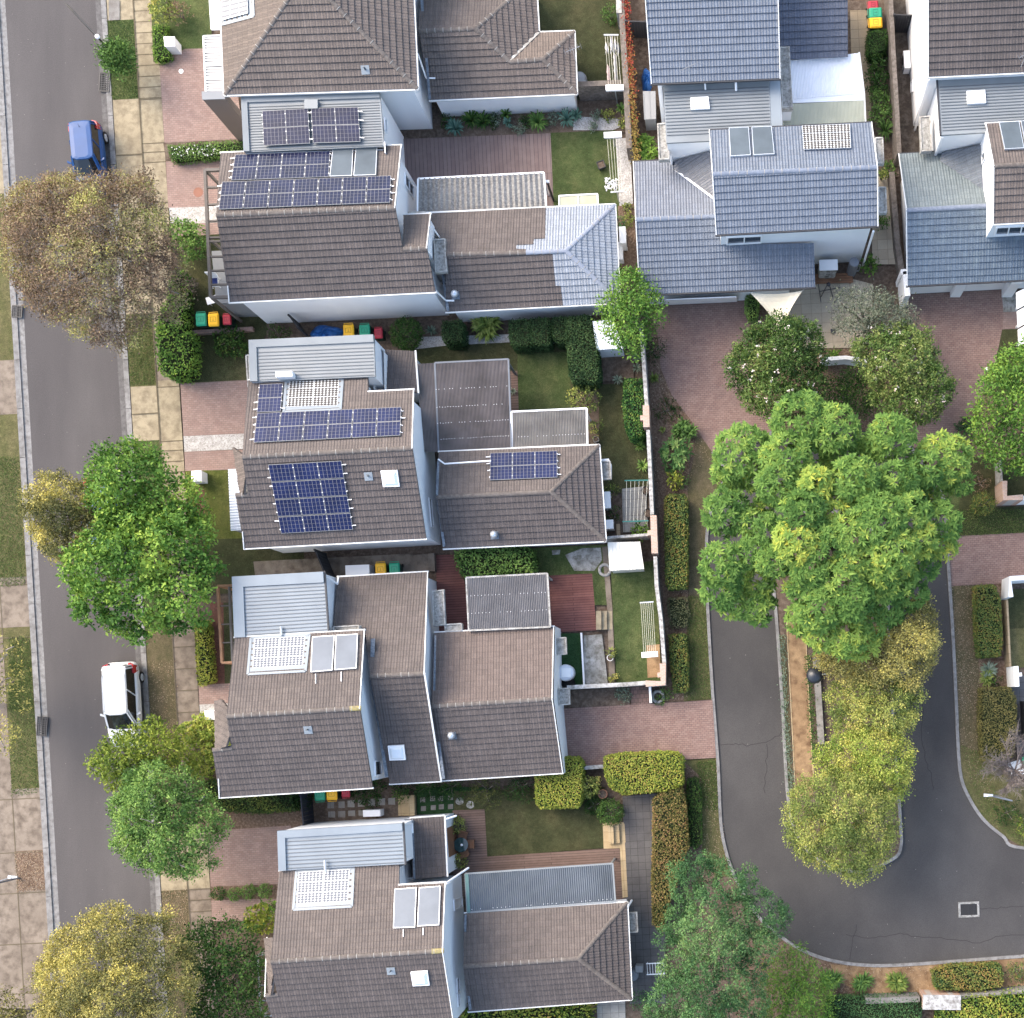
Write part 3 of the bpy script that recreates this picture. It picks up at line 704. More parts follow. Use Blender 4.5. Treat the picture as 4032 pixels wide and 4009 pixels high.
def ridge(parent, segs, mat, r=.115, mortar=True, step=.43, name='ridge_cap'):
    mb = MB()
    for a, b in segs:
        d = b - a; L = d.length; d = d / L
        q = d.cross(Vector((0, 0, 1))).normalized(); u = q.cross(d).normalized()
        n = max(1, round(L / step))
        for i in range(n):
            p0, p1 = a + d * (L * i / n), a + d * (L * (i + 1) / n + .03)
            for (pa, pb, ra, rb, mi, zz) in ((p0, p1, r * 1.1, r * .96, 0, 0), (p0 - d * .014, p0 + d * .02, r * 1.14, r * 1.14, 1, .004)):
                if mi == 1 and (not mortar or i == 0 or RD.random() < .15): continue
                ring = []
                for P, rr in ((pa, ra), (pb, rb)):
                    ring.append([P + q * (rr * math.cos(t)) + u * (rr * .62 * math.sin(t) + zz - .01) for t in np.linspace(math.pi * 1.06, -math.pi * .06, 7)])
                for k in range(6): mb.poly([ring[0][k], ring[1][k], ring[1][k + 1], ring[0][k + 1]], mi)
                mb.poly(list(reversed(ring[0])), mi); mb.poly(ring[1], mi)
    return mb.build(name, [mat, M['mortar']], parent)
def gutter(parent, segs, mat=None, w=.085, h=.11, out=.05, name='gutter', lift=.03):
    if h < .1: lift = .075
    """segs: (a, b, inside point)"""
    mb = MB()
    for a, b, c in segs:
        d = (b - a).normalized(); q = Vector((-d.y, d.x, 0)).normalized()
        if (c - a).dot(q) > 0: q = -q
        o = q * (out + w / 2 - .05) + Vector((0, 0, lift - h / 2))
        mb.bar(a + o - d * .04, b + o + d * .04, w, h)
    return mb.build(name, mat or M['gutter'], parent)
def inset(pts, d):
    n = len(pts); A = sum(pts[i].x * pts[(i + 1) % n].y - pts[(i + 1) % n].x * pts[i].y for i in range(n))
    sg = 1 if A > 0 else -1; out = []
    for i in range(n):
        a, b, c = pts[i - 1], pts[i], pts[(i + 1) % n]
        d1 = Vector((b.x - a.x, b.y - a.y)).normalized(); d2 = Vector((c.x - b.x, c.y - b.y)).normalized()
        n1 = Vector((-d1.y, d1.x)) * sg; n2 = Vector((-d2.y, d2.x)) * sg
        m = n1 + n2; k = m.dot(n1)
        m = m * (d / k) if abs(k) > .2 else n1 * d
        out.append(Vector((b.x + m.x, b.y + m.y, b.z)))
    return out
def walls(parent, pts, ov=.3, zb=0.0, drop=.11, mat=None, name='wall', lid=True):
    q = inset(pts, ov)
    mb = MB(); n = len(q)
    A = sum(q[i].x * q[(i + 1) % n].y - q[(i + 1) % n].x * q[i].y for i in range(n))
    if A < 0: q = list(reversed(q))
    for i in range(n):
        a, b = q[i], q[(i + 1) % n]
        mb.poly([Vector((a.x, a.y, zb)), Vector((b.x, b.y, zb)), Vector((b.x, b.y, b.z - drop)), Vector((a.x, a.y, a.z - drop))])
    mb.build(name, mat or M['white'], parent)
    return q
def wplane(a, b):   # vertical plane through two points
    d = (b - a); n = Vector((d.y, -d.x, 0)).normalized()
    return Plane(a, n)
def window(parent, plane, quad, panes=1, frame=None, glass=None, fw=.06, vertical=False, out=.03):
    p = plane.pts(quad)           # order: any ring
    n = plane.n
    if (EYE - p[0]).dot(n) < 0: n = -n
    f = MB(); g = MB()
    for i in range(4): f.bar(p[i] + n * out, p[(i + 1) % 4] + n * out, fw, fw * 1.4, up=n)
    for k in range(1, panes):
        t = k / panes
        f.bar(p[0].lerp(p[1], t) + n * out, p[3].lerp(p[2], t) + n * out, fw * .7, fw * 1.1, up=n)
    w = f.build('window', frame or M['white_gloss'], parent)
    g.poly([x + n * .012 for x in p]); g.build('pane', glass or M['glass'], w)
    return w
def slab(parent, name, p, th, mats, top=0, uv=True, n=None, up=0.0):
    """box under (or lifted over) a quad of 3d points"""
    if n is None:
        n = (p[1] - p[0]).cross(p[2] - p[0]).normalized()
        if n.z < 0: n = -n
    mb = MB(); t = [x + n * up for x in p]; b = [x + n * (up - th) for x in p]
    if (p[1] - p[0]).cross(p[2] - p[0]).dot(n) < 0: t.reverse(); b.reverse(); uvs = [(0, 1), (1, 1), (1, 0), (0, 0)]; uvs.reverse()
    else: uvs = [(0, 1), (1, 1), (1, 0), (0, 0)]
    mb.hexa(b, t, 0, uvs)
    if len(mats) > 1:
        for i in range(1, len(mb.m)): mb.m[i] = 1
    return mb.build(name, mats, parent)
def bil(q, u, v):   # q: TL TR BR BL
    return q[0].lerp(q[1], u).lerp(q[3].lerp(q[2], u), v)
FRAME_PV = plain('panel_frame', (.36, .36, .36), .4, .5)
def array(parent, plane, quad, cols, rows, kind='pv', up=.13, gap=.005, skip=(), feet=True):
    q = plane.pts(quad); n = plane.n
    if kind in ('dots', 'dots_pale'): lx, fr = .014, M['alu']
    else: lx, fr = .012, FRAME_PV
    rails = MB()
    for r in range(rows):
        for c in range(cols):
            if (c, r) in skip: continue
            u0, u1, v0, v1 = c / cols + gap / 2, (c + 1) / cols - gap / 2, r / rows + gap, (r + 1) / rows - gap
            p = [bil(q, u0, v0), bil(q, u1, v0), bil(q, u1, v1), bil(q, u0, v1)]
            p = [x + n * RD.uniform(-.004, .004) for x in p]
            o = slab(parent, 'solar_panel', p, .04, [fr], up=up, n=n)
            i = [bil(p, a, b) + n * (up + .003) for a, b in ((lx, .02), (1 - lx, .02), (1 - lx, .98), (lx, .98))]
            mb = MB(); mb.poly(list(reversed(i)) if (i[1] - i[0]).cross(i[2] - i[0]).dot(n) < 0 else i, 0, [(0, 0), (1, 0), (1, 1), (0, 1)] if (i[1] - i[0]).cross(i[2] - i[0]).dot(n) < 0 else [(0, 1), (1, 1), (1, 0), (0, 0)])
            mb.build('cells', M[kind], o)
        for t in (.25, .75):
            v = (r + t) / rows
            if kind in ('pv', 'pv_small'): rails.bar(bil(q, -.012, v) + n * (up - .07), bil(q, 1.012, v) + n * (up - .07), .04, .05)
            if kind in ('pv', 'pv_small') and feet:
                for c in range(cols + 1):
                    P = bil(q, c / cols, v) + n * (up + .012)
                    rails.box((P.x, P.y, P.z), (.05, .04, .02))
                for c, sg in ((0, -1), (1, 1)):
                    P = bil(q, c, v); d = (q[1] - q[0]).normalized() * sg
                    if RD.random() < .5: rails.bar(P + n * (up - .05), P + d * RD.uniform(.12, .24) + n * (up - .05), .045, .04)
    if rails.v: rails.build('mounting_rail', M['alu'], parent)
def collectors(parent, plane, quads, mat='collector'):
    for quad in quads:
        q = plane.pts(quad); n = plane.n
        o = slab(parent, 'solar_water_panel', q, .1, [M['alu']], up=.16, n=n)
        i = [bil(q, a, b) + n * .164 for a, b in ((.03, .02), (.97, .02), (.97, .98), (.03, .98))]
        mb = MB(); mb.poly(i if (i[1] - i[0]).cross(i[2] - i[0]).dot(n) > 0 else list(reversed(i))); mb.build('glazing', M[mat], o)
def flashing(parent, plane, quad, w=.13, mat=None):
    q = plane.pts(quad); n = plane.n; mb = MB()
    for i in range(4): mb.bar(q[i] + n * .05, q[(i + 1) % 4] + n * .05, w, .03, up=n)
    for i in range(1): 
        t = [x + n * .042 for x in q]
        mb.poly(t if (t[1] - t[0]).cross(t[2] - t[0]).dot(n) > 0 else list(reversed(t)))
    mb.build('roof_flashing', mat or M['steel_blue'], parent)
def skylight(parent, plane, quad, dome=True, name='skylight'):
    q = plane.pts(quad); n = plane.n
    o = slab(parent, name, q, .16, [M['white_gloss']], up=.15, n=n)
    mb = MB(); i = [bil(q, a, b) + n * .155 for a, b in ((.07, .07), (.93, .07), (.93, .93), (.07, .93))]
    c = sum(i, Vector()) / 4 + n * (.09 if dome else .01)
    m = [bil(q, a, b) + n * (.155 + (.07 if dome else .01)) for a, b in ((.22, .22), (.78, .22), (.78, .78), (.22, .78))]
    for k in range(4): mb.poly([i[k], i[(k + 1) % 4], m[(k + 1) % 4], m[k]])
    mb.poly(m); mb.build('glazing', M['glass_pale'], o)
def vent(parent, plane, px, kind='dome', r=.19, s=.42):
    p = plane.on(px); n = plane.n
    d = Vector((1, .055, 0)).normalized(); d = (d - n * d.dot(n)).normalized(); e = n.cross(d)
    o = slab(parent, 'roof_vent', [p + d * a * s + e * b * s for a, b in ((-.5, .5), (.5, .5), (.5, -.5), (-.5, -.5))], .03, [M['flash'] if kind != 'plate' else M['steel_blue']], up=.06, n=n)
    if kind == 'plate':
        mb = MB(); mb.tube([p, p + Vector((0, 0, .35))], .045, 8); mb.build('pipe', M['steel_seam'], o)
    else:
        mb = MB()
        prof = [(r * .6, -.1), (r * .6, .12), (r, .2), (r * 1.05, .3), (r * .8, .42), (r * .3, .48), (.01, .49)]
        mb.lathe(prof, p, 14); mb.build('cowl', M['alu'], o, smooth=True)
def metal_roof(parent, q, zspan=None, n=15, cap=('N', 'W'), mat='steel', capw=.38, ch=.14, frac=(0, 1), th=.14):
    """flat ribbed steel roof: q = TL TR BR BL 3d points"""
    o = slab(parent, 'metal_roof', q, th, [M[mat]])
    mb = MB(); nn = Vector((0, 0, 1))
    for i in range(n):
        v = frac[0] + (frac[1] - frac[0]) * (i + .5) / n
        mb.bar(bil(q, .01, v) + nn * .018, bil(q, .99, v) + nn * .018, .035, .036)
        if False:
            v2 = frac[0] + (frac[1] - frac[0]) * (i + .62) / n
            mb.bar(bil(q, .01, v2) + nn * .004, bil(q, .99, v2) + nn * .004, .03, .012, 1)
    mb.build('rib', [M['steel_seam'], M['steel_seam']], o)
    c = MB(); E = {'N': (0, 1), 'E': (1, 2), 'S': (2, 3), 'W': (3, 0)}
    cen = sum(q, Vector()) / 4
    for k in cap:
        a, b = q[E[k][0]], q[E[k][1]]; d = (b - a).normalized(); p = Vector((-d.y, d.x, 0))
        if (cen - a).dot(p) < 0: p = -p
        w = capw if k in 'NW' else .12
        r0 = [a + nn * -.2, b + nn * -.2, b + p * w + nn * -.2, a + p * w + nn * -.2]
        dz = .001 * 'NESW'.index(k)
        r1 = [a + nn * (ch + dz), b + nn * (ch + dz), b + p * w + nn * (ch * .75 + dz), a + p * w + nn * (ch * .75 + dz)]
        c.hexa(r0, r1, 0)
    if cap: c.build('parapet_cap', M[mat], o)
    return o
def hood(parent, t, xy, z, th=.22, posts=False):
    p = [W(q, z) for q in T(t, *xy)]
    o = slab(parent, 'window_hood', p, th, [M['hood']])
    i = [bil(p, a, b) + Vector((0, 0, .006)) for a, b in ((.13, .05), (.87, .05), (.87, .95), (.13, .95))]
    mb = MB(); mb.poly(i); mb.build('hood_tray', M['hood_in'], o)
    r = MB()
    c = [bil(p, a, b) for a, b in ((.06, .025), (.94, .025), (.94, .975), (.06, .975))]
    for k in range(4): r.bar(c[k] + Vector((0, 0, .03)), c[(k + 1) % 4] + Vector((0, 0, .03)), .07, .075 + .002 * k)
    r.build('hood_rim', M['hood'], o)
def downpipe(parent, pts, r=.045, mat=None, name='downpipe'):
    mb = MB(); mb.tube(pts, r, 8); return mb.build(name, mat or M['white_gloss'], parent)
def corrugated(parent, name, q, n, mat, amp=.03, along='v', seg=4, mats=None):
    """wavy sheet; waves repeat along u"""
    mb = MB(); N = n * seg
    for i in range(N):
        u0, u1 = i / N, (i + 1) / N
        z0, z1 = (amp * math.sin(2 * math.pi * i / seg), amp * math.sin(2 * math.pi * (i + 1) / seg))
        a, b, c, d = bil(q, u0, 0), bil(q, u1, 0), bil(q, u1, 1), bil(q, u0, 1)
        mb.poly([d + Vector((0, 0, z0)), c + Vector((0, 0, z1)), b + Vector((0, 0, z1)), a + Vector((0, 0, z0))])
    return mb.build(name, mat, parent, smooth=True)
def pergola(parent_or_none, name, label, q, nw, mat, beam, posts=((1, 0),), cat='pergola', amp=.03, rims=True, purlins=2, rivets=None):
    """corrugated sheet roof on beams and posts; q = TL TR BR BL"""
    t = thing(name, label, cat, (0, 0, 0)) if parent_or_none is None else parent_or_none
    base = sum(q, Vector()) / 4
    corrugated(t, 'roof_sheet', q, nw, mat, amp)
    b = MB(); dn = Vector((0, 0, -.14))
    if rims:
        for k in range(4): b.bar(q[k] + dn * .35 + Vector((0, 0, .002 * k)), q[(k + 1) % 4] + dn * .35 + Vector((0, 0, .002 * k)), .09, .13)
    for k in range(purlins):
        v = (k + 1) / (purlins + 1); b.bar(bil(q, 0, v) + dn, bil(q, 1, v) + dn, .06, .12)
    b.build('beam', beam, t)
    for u, v in posts:
        p = bil(q, u, v); pm = MB(); pm.box((p.x, p.y, (p.z - .1) / 2), (.1, .1, p.z - .1)); pm.build('post', beam, t)
    if rivets:
        r = MB()
        for v in rivets:
            for k in range(0, nw, 2):
                if RD.random() < .75:
                    p = bil(q, (k + .25) / nw, v + RD.uniform(-.003, .003)); r.box((p.x, p.y, p.z + amp + .006), (.03, .03, .012))
        r.build('roof_screw', M['white_gloss'], t)
    return t
# ---------------------------------------------------------------- houses
def inter3(a, b, c):
    A = np.array([list(a.n), list(b.n), list(c.n)]); B = np.array([a.n.dot(a.p), b.n.dot(b.p), c.n.dot(c.p)])
    return Vector(np.linalg.solve(A, B))
XD = Vector((1, .055, 0)).normalized(); YD = Vector((-.055, 1, 0)).normalized()
UP = Vector((0, 0, 1))
PITCH = 22
def block(parent, t, xy, z, zb=0, ov=.0, mat=None, name='wall', drop=0.0):
    return walls(parent, [W(p, z) for p in T(t, *xy)], ov, zb, drop, mat, name)
def two(t, xy, z): return [W(p, z) for p in T(t, *xy)]
WHT, BRN = M['white'], M['tile_brown']

# ---- first house (top left): hipped roof and single storey rear wing
h = thing('house', 'brown tiled hip roof house at top left, laundry line in its yard', 'house'); h1 = h
a, b = two(B1, (165, 718, 1620, 672), 5.6)
w0, e0 = W(B1(135, 0), 5.6), W(B1(1590, 0), 5.6)
mid = (a + b) / 2 + YD * 6
sp, wp, ep = Plane.eave(a, b, PITCH, mid), Plane.eave(a, w0, PITCH, mid), Plane.eave(b, e0, PITCH, mid)
ap = inter3(sp, wp, ep); no = YD * 14
apn = ap + no; an, bn = a + (w0 - a).normalized() * 18, b + (e0 - b).normalized() * 18
apn = inter3(wp, ep, Plane(an, YD))
roof(h, [[a, b, ap]], BRN); roof(h, [[b, bn, apn, ap]], BRN)
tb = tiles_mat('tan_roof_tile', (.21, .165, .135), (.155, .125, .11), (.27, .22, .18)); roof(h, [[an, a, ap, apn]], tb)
ridge(h, [(a, ap), (b, ap), (ap, apn)], M['tile_dark_shade'] and M['cap_brown'])
gutter(h, [(a, b, ap), (w0, a, ap), (b, bn, ap)])
q = walls(h, [a, b, bn, an], .45)
dots1 = wp.pts(T(B1, 150, -30, 340, -70, 345, 110, 150, 165))
array(h, wp, T(B1, 150, 5, 345, -40, 352, 108, 152, 163), 3, 1, 'dots_pale', feet=False)
flashing(h, wp, T(B1, 138, 30, 380, -40, 388, 125, 142, 190))
vent(h, sp, B1(1228, 530), 'plate')
block(h, B1, (-6, 697, 164, 690, 164, 745, -6, 750), 5.5, mat=M['brown_wall'], name='porch_wall')
slab(h, 'parapet_cap', two(B1, (-12, 692, 164, 690, 164, 748, -8, 754), 5.55), .05, [M['grey_wall']])
mb = MB(); aw = two(A1, (1535, 272, 1690, 266, 1702, 700, 1555, 706), 3.0)
for i in range(22): mb.bar(bil(aw, 0, i / 21), bil(aw, 1, i / 21), .05, .03)
o = mb.build('awning_slats', M['white_gloss'], h)
mb = MB()
for k in range(4): mb.bar(aw[k] - UP * .05, aw[(k + 1) % 4] - UP * (.05 + .002 * k), .07, .1)
for v in (.25, .5, .73): mb.bar(bil(aw, 0, v) - UP * .06, bil(aw, 1, v) - UP * .06, .06, .08)
mb.build('awning_frame', M['white_gloss'], o)
sheetm = plain('frosted_sheet', (.5, .5, .5), .3, .5); slab(h, 'awning_sheet', [x - UP * .14 for x in aw], .01, [sheetm])
aw = two(A1, (1582, -60, 1672, -60, 1672, 222, 1600, 224), 5.0); mb = MB()
for i in range(5): mb.bar(bil(aw, i / 4.5 + .05, 0), bil(aw, i / 4.5 + .05, 1), .1, .03)
mb.bar(aw[3], aw[2], .06, .08); mb.bar(aw[0], aw[3], .06, .08)
mb.build('sun_louvre', M['white_gloss'], h)
# rear wing
se, sw = W(C1(1287, 708), 2.5), W(C1(178, 757), 2.5)
sp = Plane.eave(sw, se, PITCH, sw + YD * 5)
r1, r2 = sp.on(C1(95, 236)), sp.on(C1(522, 216))
k1, k2 = sp.on(C1(782, 468)), sp.on(C1(1032, 448))
ne2 = W(C1(1268, 241), 2.5)
ep2 = Plane.eave(se, ne2, PITCH, k1)
np2 = Plane.three(k1, k2, ne2)
v2 = np2.on(C1(1002, 252)); e1 = W(C1(1000, 250), 2.5)
ep1 = Plane.eave(e1, W(C1(982, -100), 2.5), PITCH, r1)
roof(h, [[sw, se, k2, k1, r2, r1]], BRN); roof(h, [[se, ne2, k2]], BRN); roof(h, [[k1, k2, ne2, e1]], tb)
nr = W(C1(960, -300), 2.5); hp = Plane.three(r2, k1, e1)
rn = r2 + (Vector((1, 1.1, 0)).normalized()) * 3.6 + UP * -.9
np1 = Plane(r1, Vector((.055, -1, .0)))
fE = [r2, k1, e1, W(C1(982, -60), 2.5), hp.on(C1(800, -20))]
roof(h, [fE], BRN)
fN = [r1, r2, hp.on(C1(800, -20)), hp.on(C1(800, -20)) + XD * -.1 + YD * 2.5 - UP * 1.0, r1 + YD * 4.2 - UP * 1.55]
roof(h, [fN], BRN)
ridge(h, [(r1, r2), (r2, k1), (k1, k2), (k2, se), (k2, ne2), (r2, hp.on(C1(800, -20)))], M['cap_brown'])
slab(h, 'valley_gutter', [x + UP * .07 for x in (k1 + XD * .05, e1 + XD * .1, e1 - XD * .12, k1 - XD * .17)], .02, [M['hood']])
gutter(h, [(sw, se, k1), (se, ne2, k1), (ne2, e1, k1), (e1, W(C1(982, -60), 2.5), r1)])
q = walls(h, [sw, se, ne2, e1, W(C1(982, -200), 2.5), W(C1(80, -180), 2.5)], .22)
slab(h, 'wall_flashing', two(C1, (100, -60, 122, -60, 185, 750, 168, 752), 3.3), .04, [M['flash']])
downpipe(h, [W(C1(88, 410), 5.0), W(C1(150, 590), 3.0), W(C1(218, 592), 2.95)])

# ---- second house
h = thing('house', 'brown tiled house whose rear roof is patched with pale blue grey tiles', 'house'); h2 = h
BL = BRN
ze = 4.9
sw, se = W(B2(198, 556), ze), W(B2(1757, 478), ze)
sp = Plane.eave(sw, se, PITCH, sw + YD * 5)
rW, rE = sp.on(B1(100, 1628)), sp.on(B1(1452, 1572))
x1, x2 = sp.on(B1(1512, 1884)), sp.on(B1(1692, 1878))
nw, ne = W(B1(133, 1162), ze), W(B1(1500, 1104), ze)
npl = Plane.three(rW, rE, nw); ne = npl.on(B1(1500, 1104))
roof(h, [[sw, se, x2, x1, rE, rW]], M['tile_dark_shade'], edge=None)
roof(h, [[rW, rE, ne, nw]], BRN)
xn1, xn2 = W(B1(1516, 1632), 4.75), W(B1(1722, 1622), 4.75)
roof(h, [[x1, x2, xn2, xn1]], BRN)
ridge(h, [(rW, rE), (x1, x2)], M['cap_brown'])
gutter(h, [(sw, se, rW), (nw, ne, rW), (xn1, xn2, x1)]); gutter(h, [(sw, sp.on(B2(188, 440)), rE), (ne, rE, rW), (xn2, x2, rW)], h=.07, w=.05, out=.02)
q2 = walls(h, [sw, se, x2, x1 + XD * .02, rE, ne, nw, rW], .28)
walls(h, [x1, x2, xn2, xn1], .12)
ew = wplane(W(B1(1480, 1200), 4) * 1.0, W(B1(1480, 1200), 4) * 1.0 + YD)
ew = wplane(q2[4], q2[5])
window(h, ew, T(B1, 1522, 1310, 1585, 1418, 1590, 1510, 1526, 1400), 2)
array(h, npl, T(B1, 248, 1184, 968, 1156, 955, 1352, 217, 1378), 4, 2)
array(h, npl, T(B1, 148, 1390, 1428, 1342, 1420, 1545, 122, 1598), 7, 2)
collectors(h, npl, [T(B1, 985, 1146, 1140, 1138, 1132, 1346, 962, 1352), T(B1, 1160, 1138, 1322, 1132, 1312, 1340, 1142, 1346)])
zm = 5.25
mq = two(B1, (292, 738, 1336, 700, 1368, 1108, 312, 1152), zm)
metal_roof(h, mq, n=17, cap='NW', frac=(.16, 1), capw=.3); block(h, B1, (300, 745, 1330, 705, 1358, 1130, 318, 1160), zm - .1)
array(h, flat(zm), T(B1, 455, 852, 802, 832, 818, 1098, 468, 1116), 2, 2, up=.2)
array(h, flat(zm), T(B1, 824, 830, 1180, 822, 1198, 1086, 840, 1096), 2, 2, up=.2)
ewm = wplane(W(B1(1352, 760), zm), W(B1(1368, 1100), zm))
for a_, b_ in ((800, 905), (985, 1075)): window(h, ewm, T(B1, 1368, a_ + 90, 1368 + 14, a_ + 112, 1372 + 14, b_ + 110, 1372, b_ + 80), 1, fw=.04)
slab(h, 'roof_dome', two(B1, (765, 752, 865, 752, 865, 820, 765, 822), zm + .25), .2, [M['steel']])
# rear wing
ze = 2.85
sw, se = W(C2(300, 630), ze), W(C2(1612, 560), ze)
sp = Plane.eave(sw, se, PITCH, sw + YD * 5)
rW, ap = sp.on(C2(300, 196)), sp.on(C2(1207, 168))
ne = W(C1(1575, 1551), ze); nw = W(C1(150, 1616), ze)
npl = Plane.three(rW, ap, ne); nw = npl.on(C1(150, 1616))
s0, s1, s2, s3, s4, s5 = (sp.on(C2(*p)) for p in ((1105, 175), (1130, 432), (1168, 434), (1186, 582), (905, 186), (1105, 176)))
sb = sp.on(C2(1187, 583))
roof(h, [[sw, sb, s2, s1, s0, rW]], M['tile_dark_shade']); 
roof(h, [[sb, se, ap, s0, s1, s2]], M['tile_new'], name='patched_tile_roof')
n0, n1, n2, n3, n4, n5 = (npl.on(p) for p in (C1(1056, 1574), C2(1050, 78), C2(965, 82), C2(962, 122), C2(832, 126), C2(832, 158)))
n6 = npl.on(C2(905, 160)); n7 = npl.on(C2(905, 182))
roof(h, [[rW, n7, n6, n5, n4, n3, n2, n1, n0, nw]], BRN)
roof(h, [[n7, ap, ne, n0, n1, n2, n3, n4, n5, n6]], M['tile_new'], name='patched_tile_roof')
roof(h, [[se, ne, ap]], M['tile_new'], name='patched_tile_roof')
ridge(h, [(rW, n7)], M['cap_brown']); ridge(h, [(n7, ap), (ap, ne), (ap, se)], M['cap_new'], mortar=True)
gutter(h, [(sw, se, ap), (ne, nw, ap), (se, ne, ap)])
walls(h, [sw, se, ne, nw, rW], .25)
hood(h, C2, (208, 82, 295, 75, 310, 330, 218, 338), 3.9)
vent(h, sp, C2(372, 505), 'dome')
slab(h, 'wall_flashing', two(C2, (268, 350, 285, 350, 325, 620, 305, 630), 3.1), .04, [M['flash']])
downpipe(h, [W(C2(220, 470), 4.7), W(C2(300, 545), 3.2), W(C2(362, 545), 3.1)])
downpipe(h, [W(C1(195, 1715), 4.7), W(C1(250, 1795), 3.6)])
slab(h, 'box_gutter', two(C1, (10, 1602, 145, 1596, 150, 1616, 12, 1625), 4.2), .12, [M['hood']])
cq = two(C1, (1155, 1483, 1446, 1468, 1450, 1556, 1158, 1566), 2.55)
pane = plain('cream_awning_sheet', (.55, .53, .36), .4, .5, var=.15)
o = slab(h, 'awning', cq, .03, [pane]); mb = MB()
for k in range(4): mb.bar(cq[k], cq[(k + 1) % 4] + UP * .001 * k, .07, .08)
mb.bar(bil(cq, .5, 0), bil(cq, .5, 1), .06, .085); mb.build('awning_frame', M['white_gloss'], o)
# front pergola over a balcony
zt = 4.3
b = MB(); P = two(A1, (1548, 1288, 1680, 1280, 1760, 2230, 1590, 2250), zt)
P = [W(A1(1552, 1290), zt), W(A1(1700, 1284), zt), W(A2(1740, 520), zt), W(A2(1595, 522), zt)]
for k in (0, 2, 3): b.bar(P[k], P[(k + 1) % 4] + UP * .002 * k, .14, .2)
for v in (.135, .27, .4, .53, .56, .68, .79, .9): b.bar(bil(P, 0, v) - UP * .01, bil(P, 1, v) - UP * .01, .08, .16)
b.build('pergola_beam', M['timber'], h)
for v in (0.0, .53, 1.0):
    p = bil(P, 0, v); pm = MB(); pm.box((p.x + .03, p.y, 2.1), (.13, .13, 4.2)); pm.build('post', M['timber'], h)
bl = [W(A1(1600, 1900), 2.6), W(A1(1900, 1880), 2.6), W(A2(1900, 560), 2.6), W(A2(1635, 565), 2.6)]
slab(h, 'balcony_floor', bl, .2, [M['grey_wall']]); mb = MB(); mb.hexa([Vector((p.x, p.y, 0)) for p in reversed(bl)], [Vector((p.x, p.y, 2.39)) for p in reversed(bl)]); mb.build('porch_wall', M['grey_wall'], h)

# ---- third house
h = thing('house', 'brown tiled house with twelve solar panels on its lower street roof slope', 'house'); h3 = h
ze = 5.0
sw, se = W(B3(310, 688), ze), W(B3(1687, 614), ze)
sp = Plane.eave(sw, se, PITCH, sw + YD * 5)
rW, rE = sp.on(B2(296, 1728)), sp.on(B2(1582, 1660))
k1, k2 = sp.on(B3(343, 282)), sp.on(B3(246, 290))
roof(h, [[sw, se, rE, rW, k1, k2]], M['tile_dark_shade'])
nw = W(B2(345, 1152), ze); npl = Plane.three(rW, rE, nw)
n1, n2, n3, n4 = (npl.on(B2(*p)) for p in ((1246, 1110), (1250, 1240), (1594, 1222), (344, 1152)))
roof(h, [[rW, rE, n3, n2, n1, n4]], BRN)
x1, x2 = sp.on(B3(255, 60)), npl.on(B3(262, -90))
roof(h, [[k1, k2, W(B3(262, -70), 5.0), rW]], BRN)
ridge(h, [(rW, rE), (k2, k1)], M['cap_brown'])
gutter(h, [(sw, se, rW), (n4, n1, rW), (n2, n3, rW)]); gutter(h, [(n3, rE, rW), (sw, sp.on(B3(300, 570)), se)], h=.07, w=.05, out=.02)
q = walls(h, [sw, se, rE, n3, n2, n1, n4, rW], .3)
ew = wplane(q[1], q[2])
window(h, ew, T(B2, 1668, 1482, 1730, 1530, 1738, 1600, 1674, 1552), 2)
window(h, ew, T(B3, 1703, 310, 1722, 318, 1738, 530, 1722, 524), 1, fw=.05)
array(h, sp, T(B3, 495, 52, 1050, 22, 1140, 546, 595, 576), 3, 4, 'pv_small')
array(h, npl, T(B2, 412, 1408, 1505, 1360, 1497, 1576, 386, 1630), 6, 2, 'pv_small')
array(h, npl, T(B2, 432, 1190, 610, 1182, 592, 1394, 412, 1402), 1, 2, 'pv_small')
array(h, npl, T(B2, 655, 1150, 1032, 1136, 1020, 1344, 638, 1354), 2, 3, 'dots', up=.06, feet=False)
flashing(h, npl, T(B2, 630, 1135, 1058, 1122, 1040, 1372, 612, 1392))
skylight(h, sp, T(B3, 1346, 100, 1472, 95, 1490, 218, 1365, 222))
vent(h, sp, B3(1252, 145), 'plate')
zm = 5.3
mq = two(B2, (350, 848, 1262, 806, 1305, 1158, 362, 1150), zm)
mq = two(B2, (350, 848, 1290, 806, 1302, 1120, 360, 1160), zm)
metal_roof(h, mq, n=9, cap='NW', frac=(.26, 1)); block(h, B2, (362, 860, 1280, 820, 1294, 1120, 368, 1165), zm - .1)
o = slab(h, 'roof_turret', two(B2, (545, 1083, 672, 1078, 675, 1118, 548, 1124), zm + .5), .5, [M['white_gloss']])
block(h, B2, (322, 955, 355, 950, 362, 1150, 335, 1200), 4.4)
hood(h, B2, (325, 960, 352, 956, 356, 1150, 338, 1155), 4.6)
block(h, B2, (1290, 850, 1365, 930, 1372, 1230, 1290, 1240), 3.6, name='wall')
# small tiled roof and gutters beside
pq = [W(B2(1372, 918), 2.7), W(B2(1600, 930), 2.7), W(B2(1622, 1240), 3.2), W(B2(1385, 1230), 3.2)]
roof(h, [pq], M['tile_dark_shade']); gutter(h, [(pq[1], pq[2], pq[0])]); walls(h, pq, .15)
slab(h, 'wall_flashing', two(B2, (1362, 1010, 1378, 1010, 1388, 1225, 1366, 1225), 3.1), .04, [M['flash']])
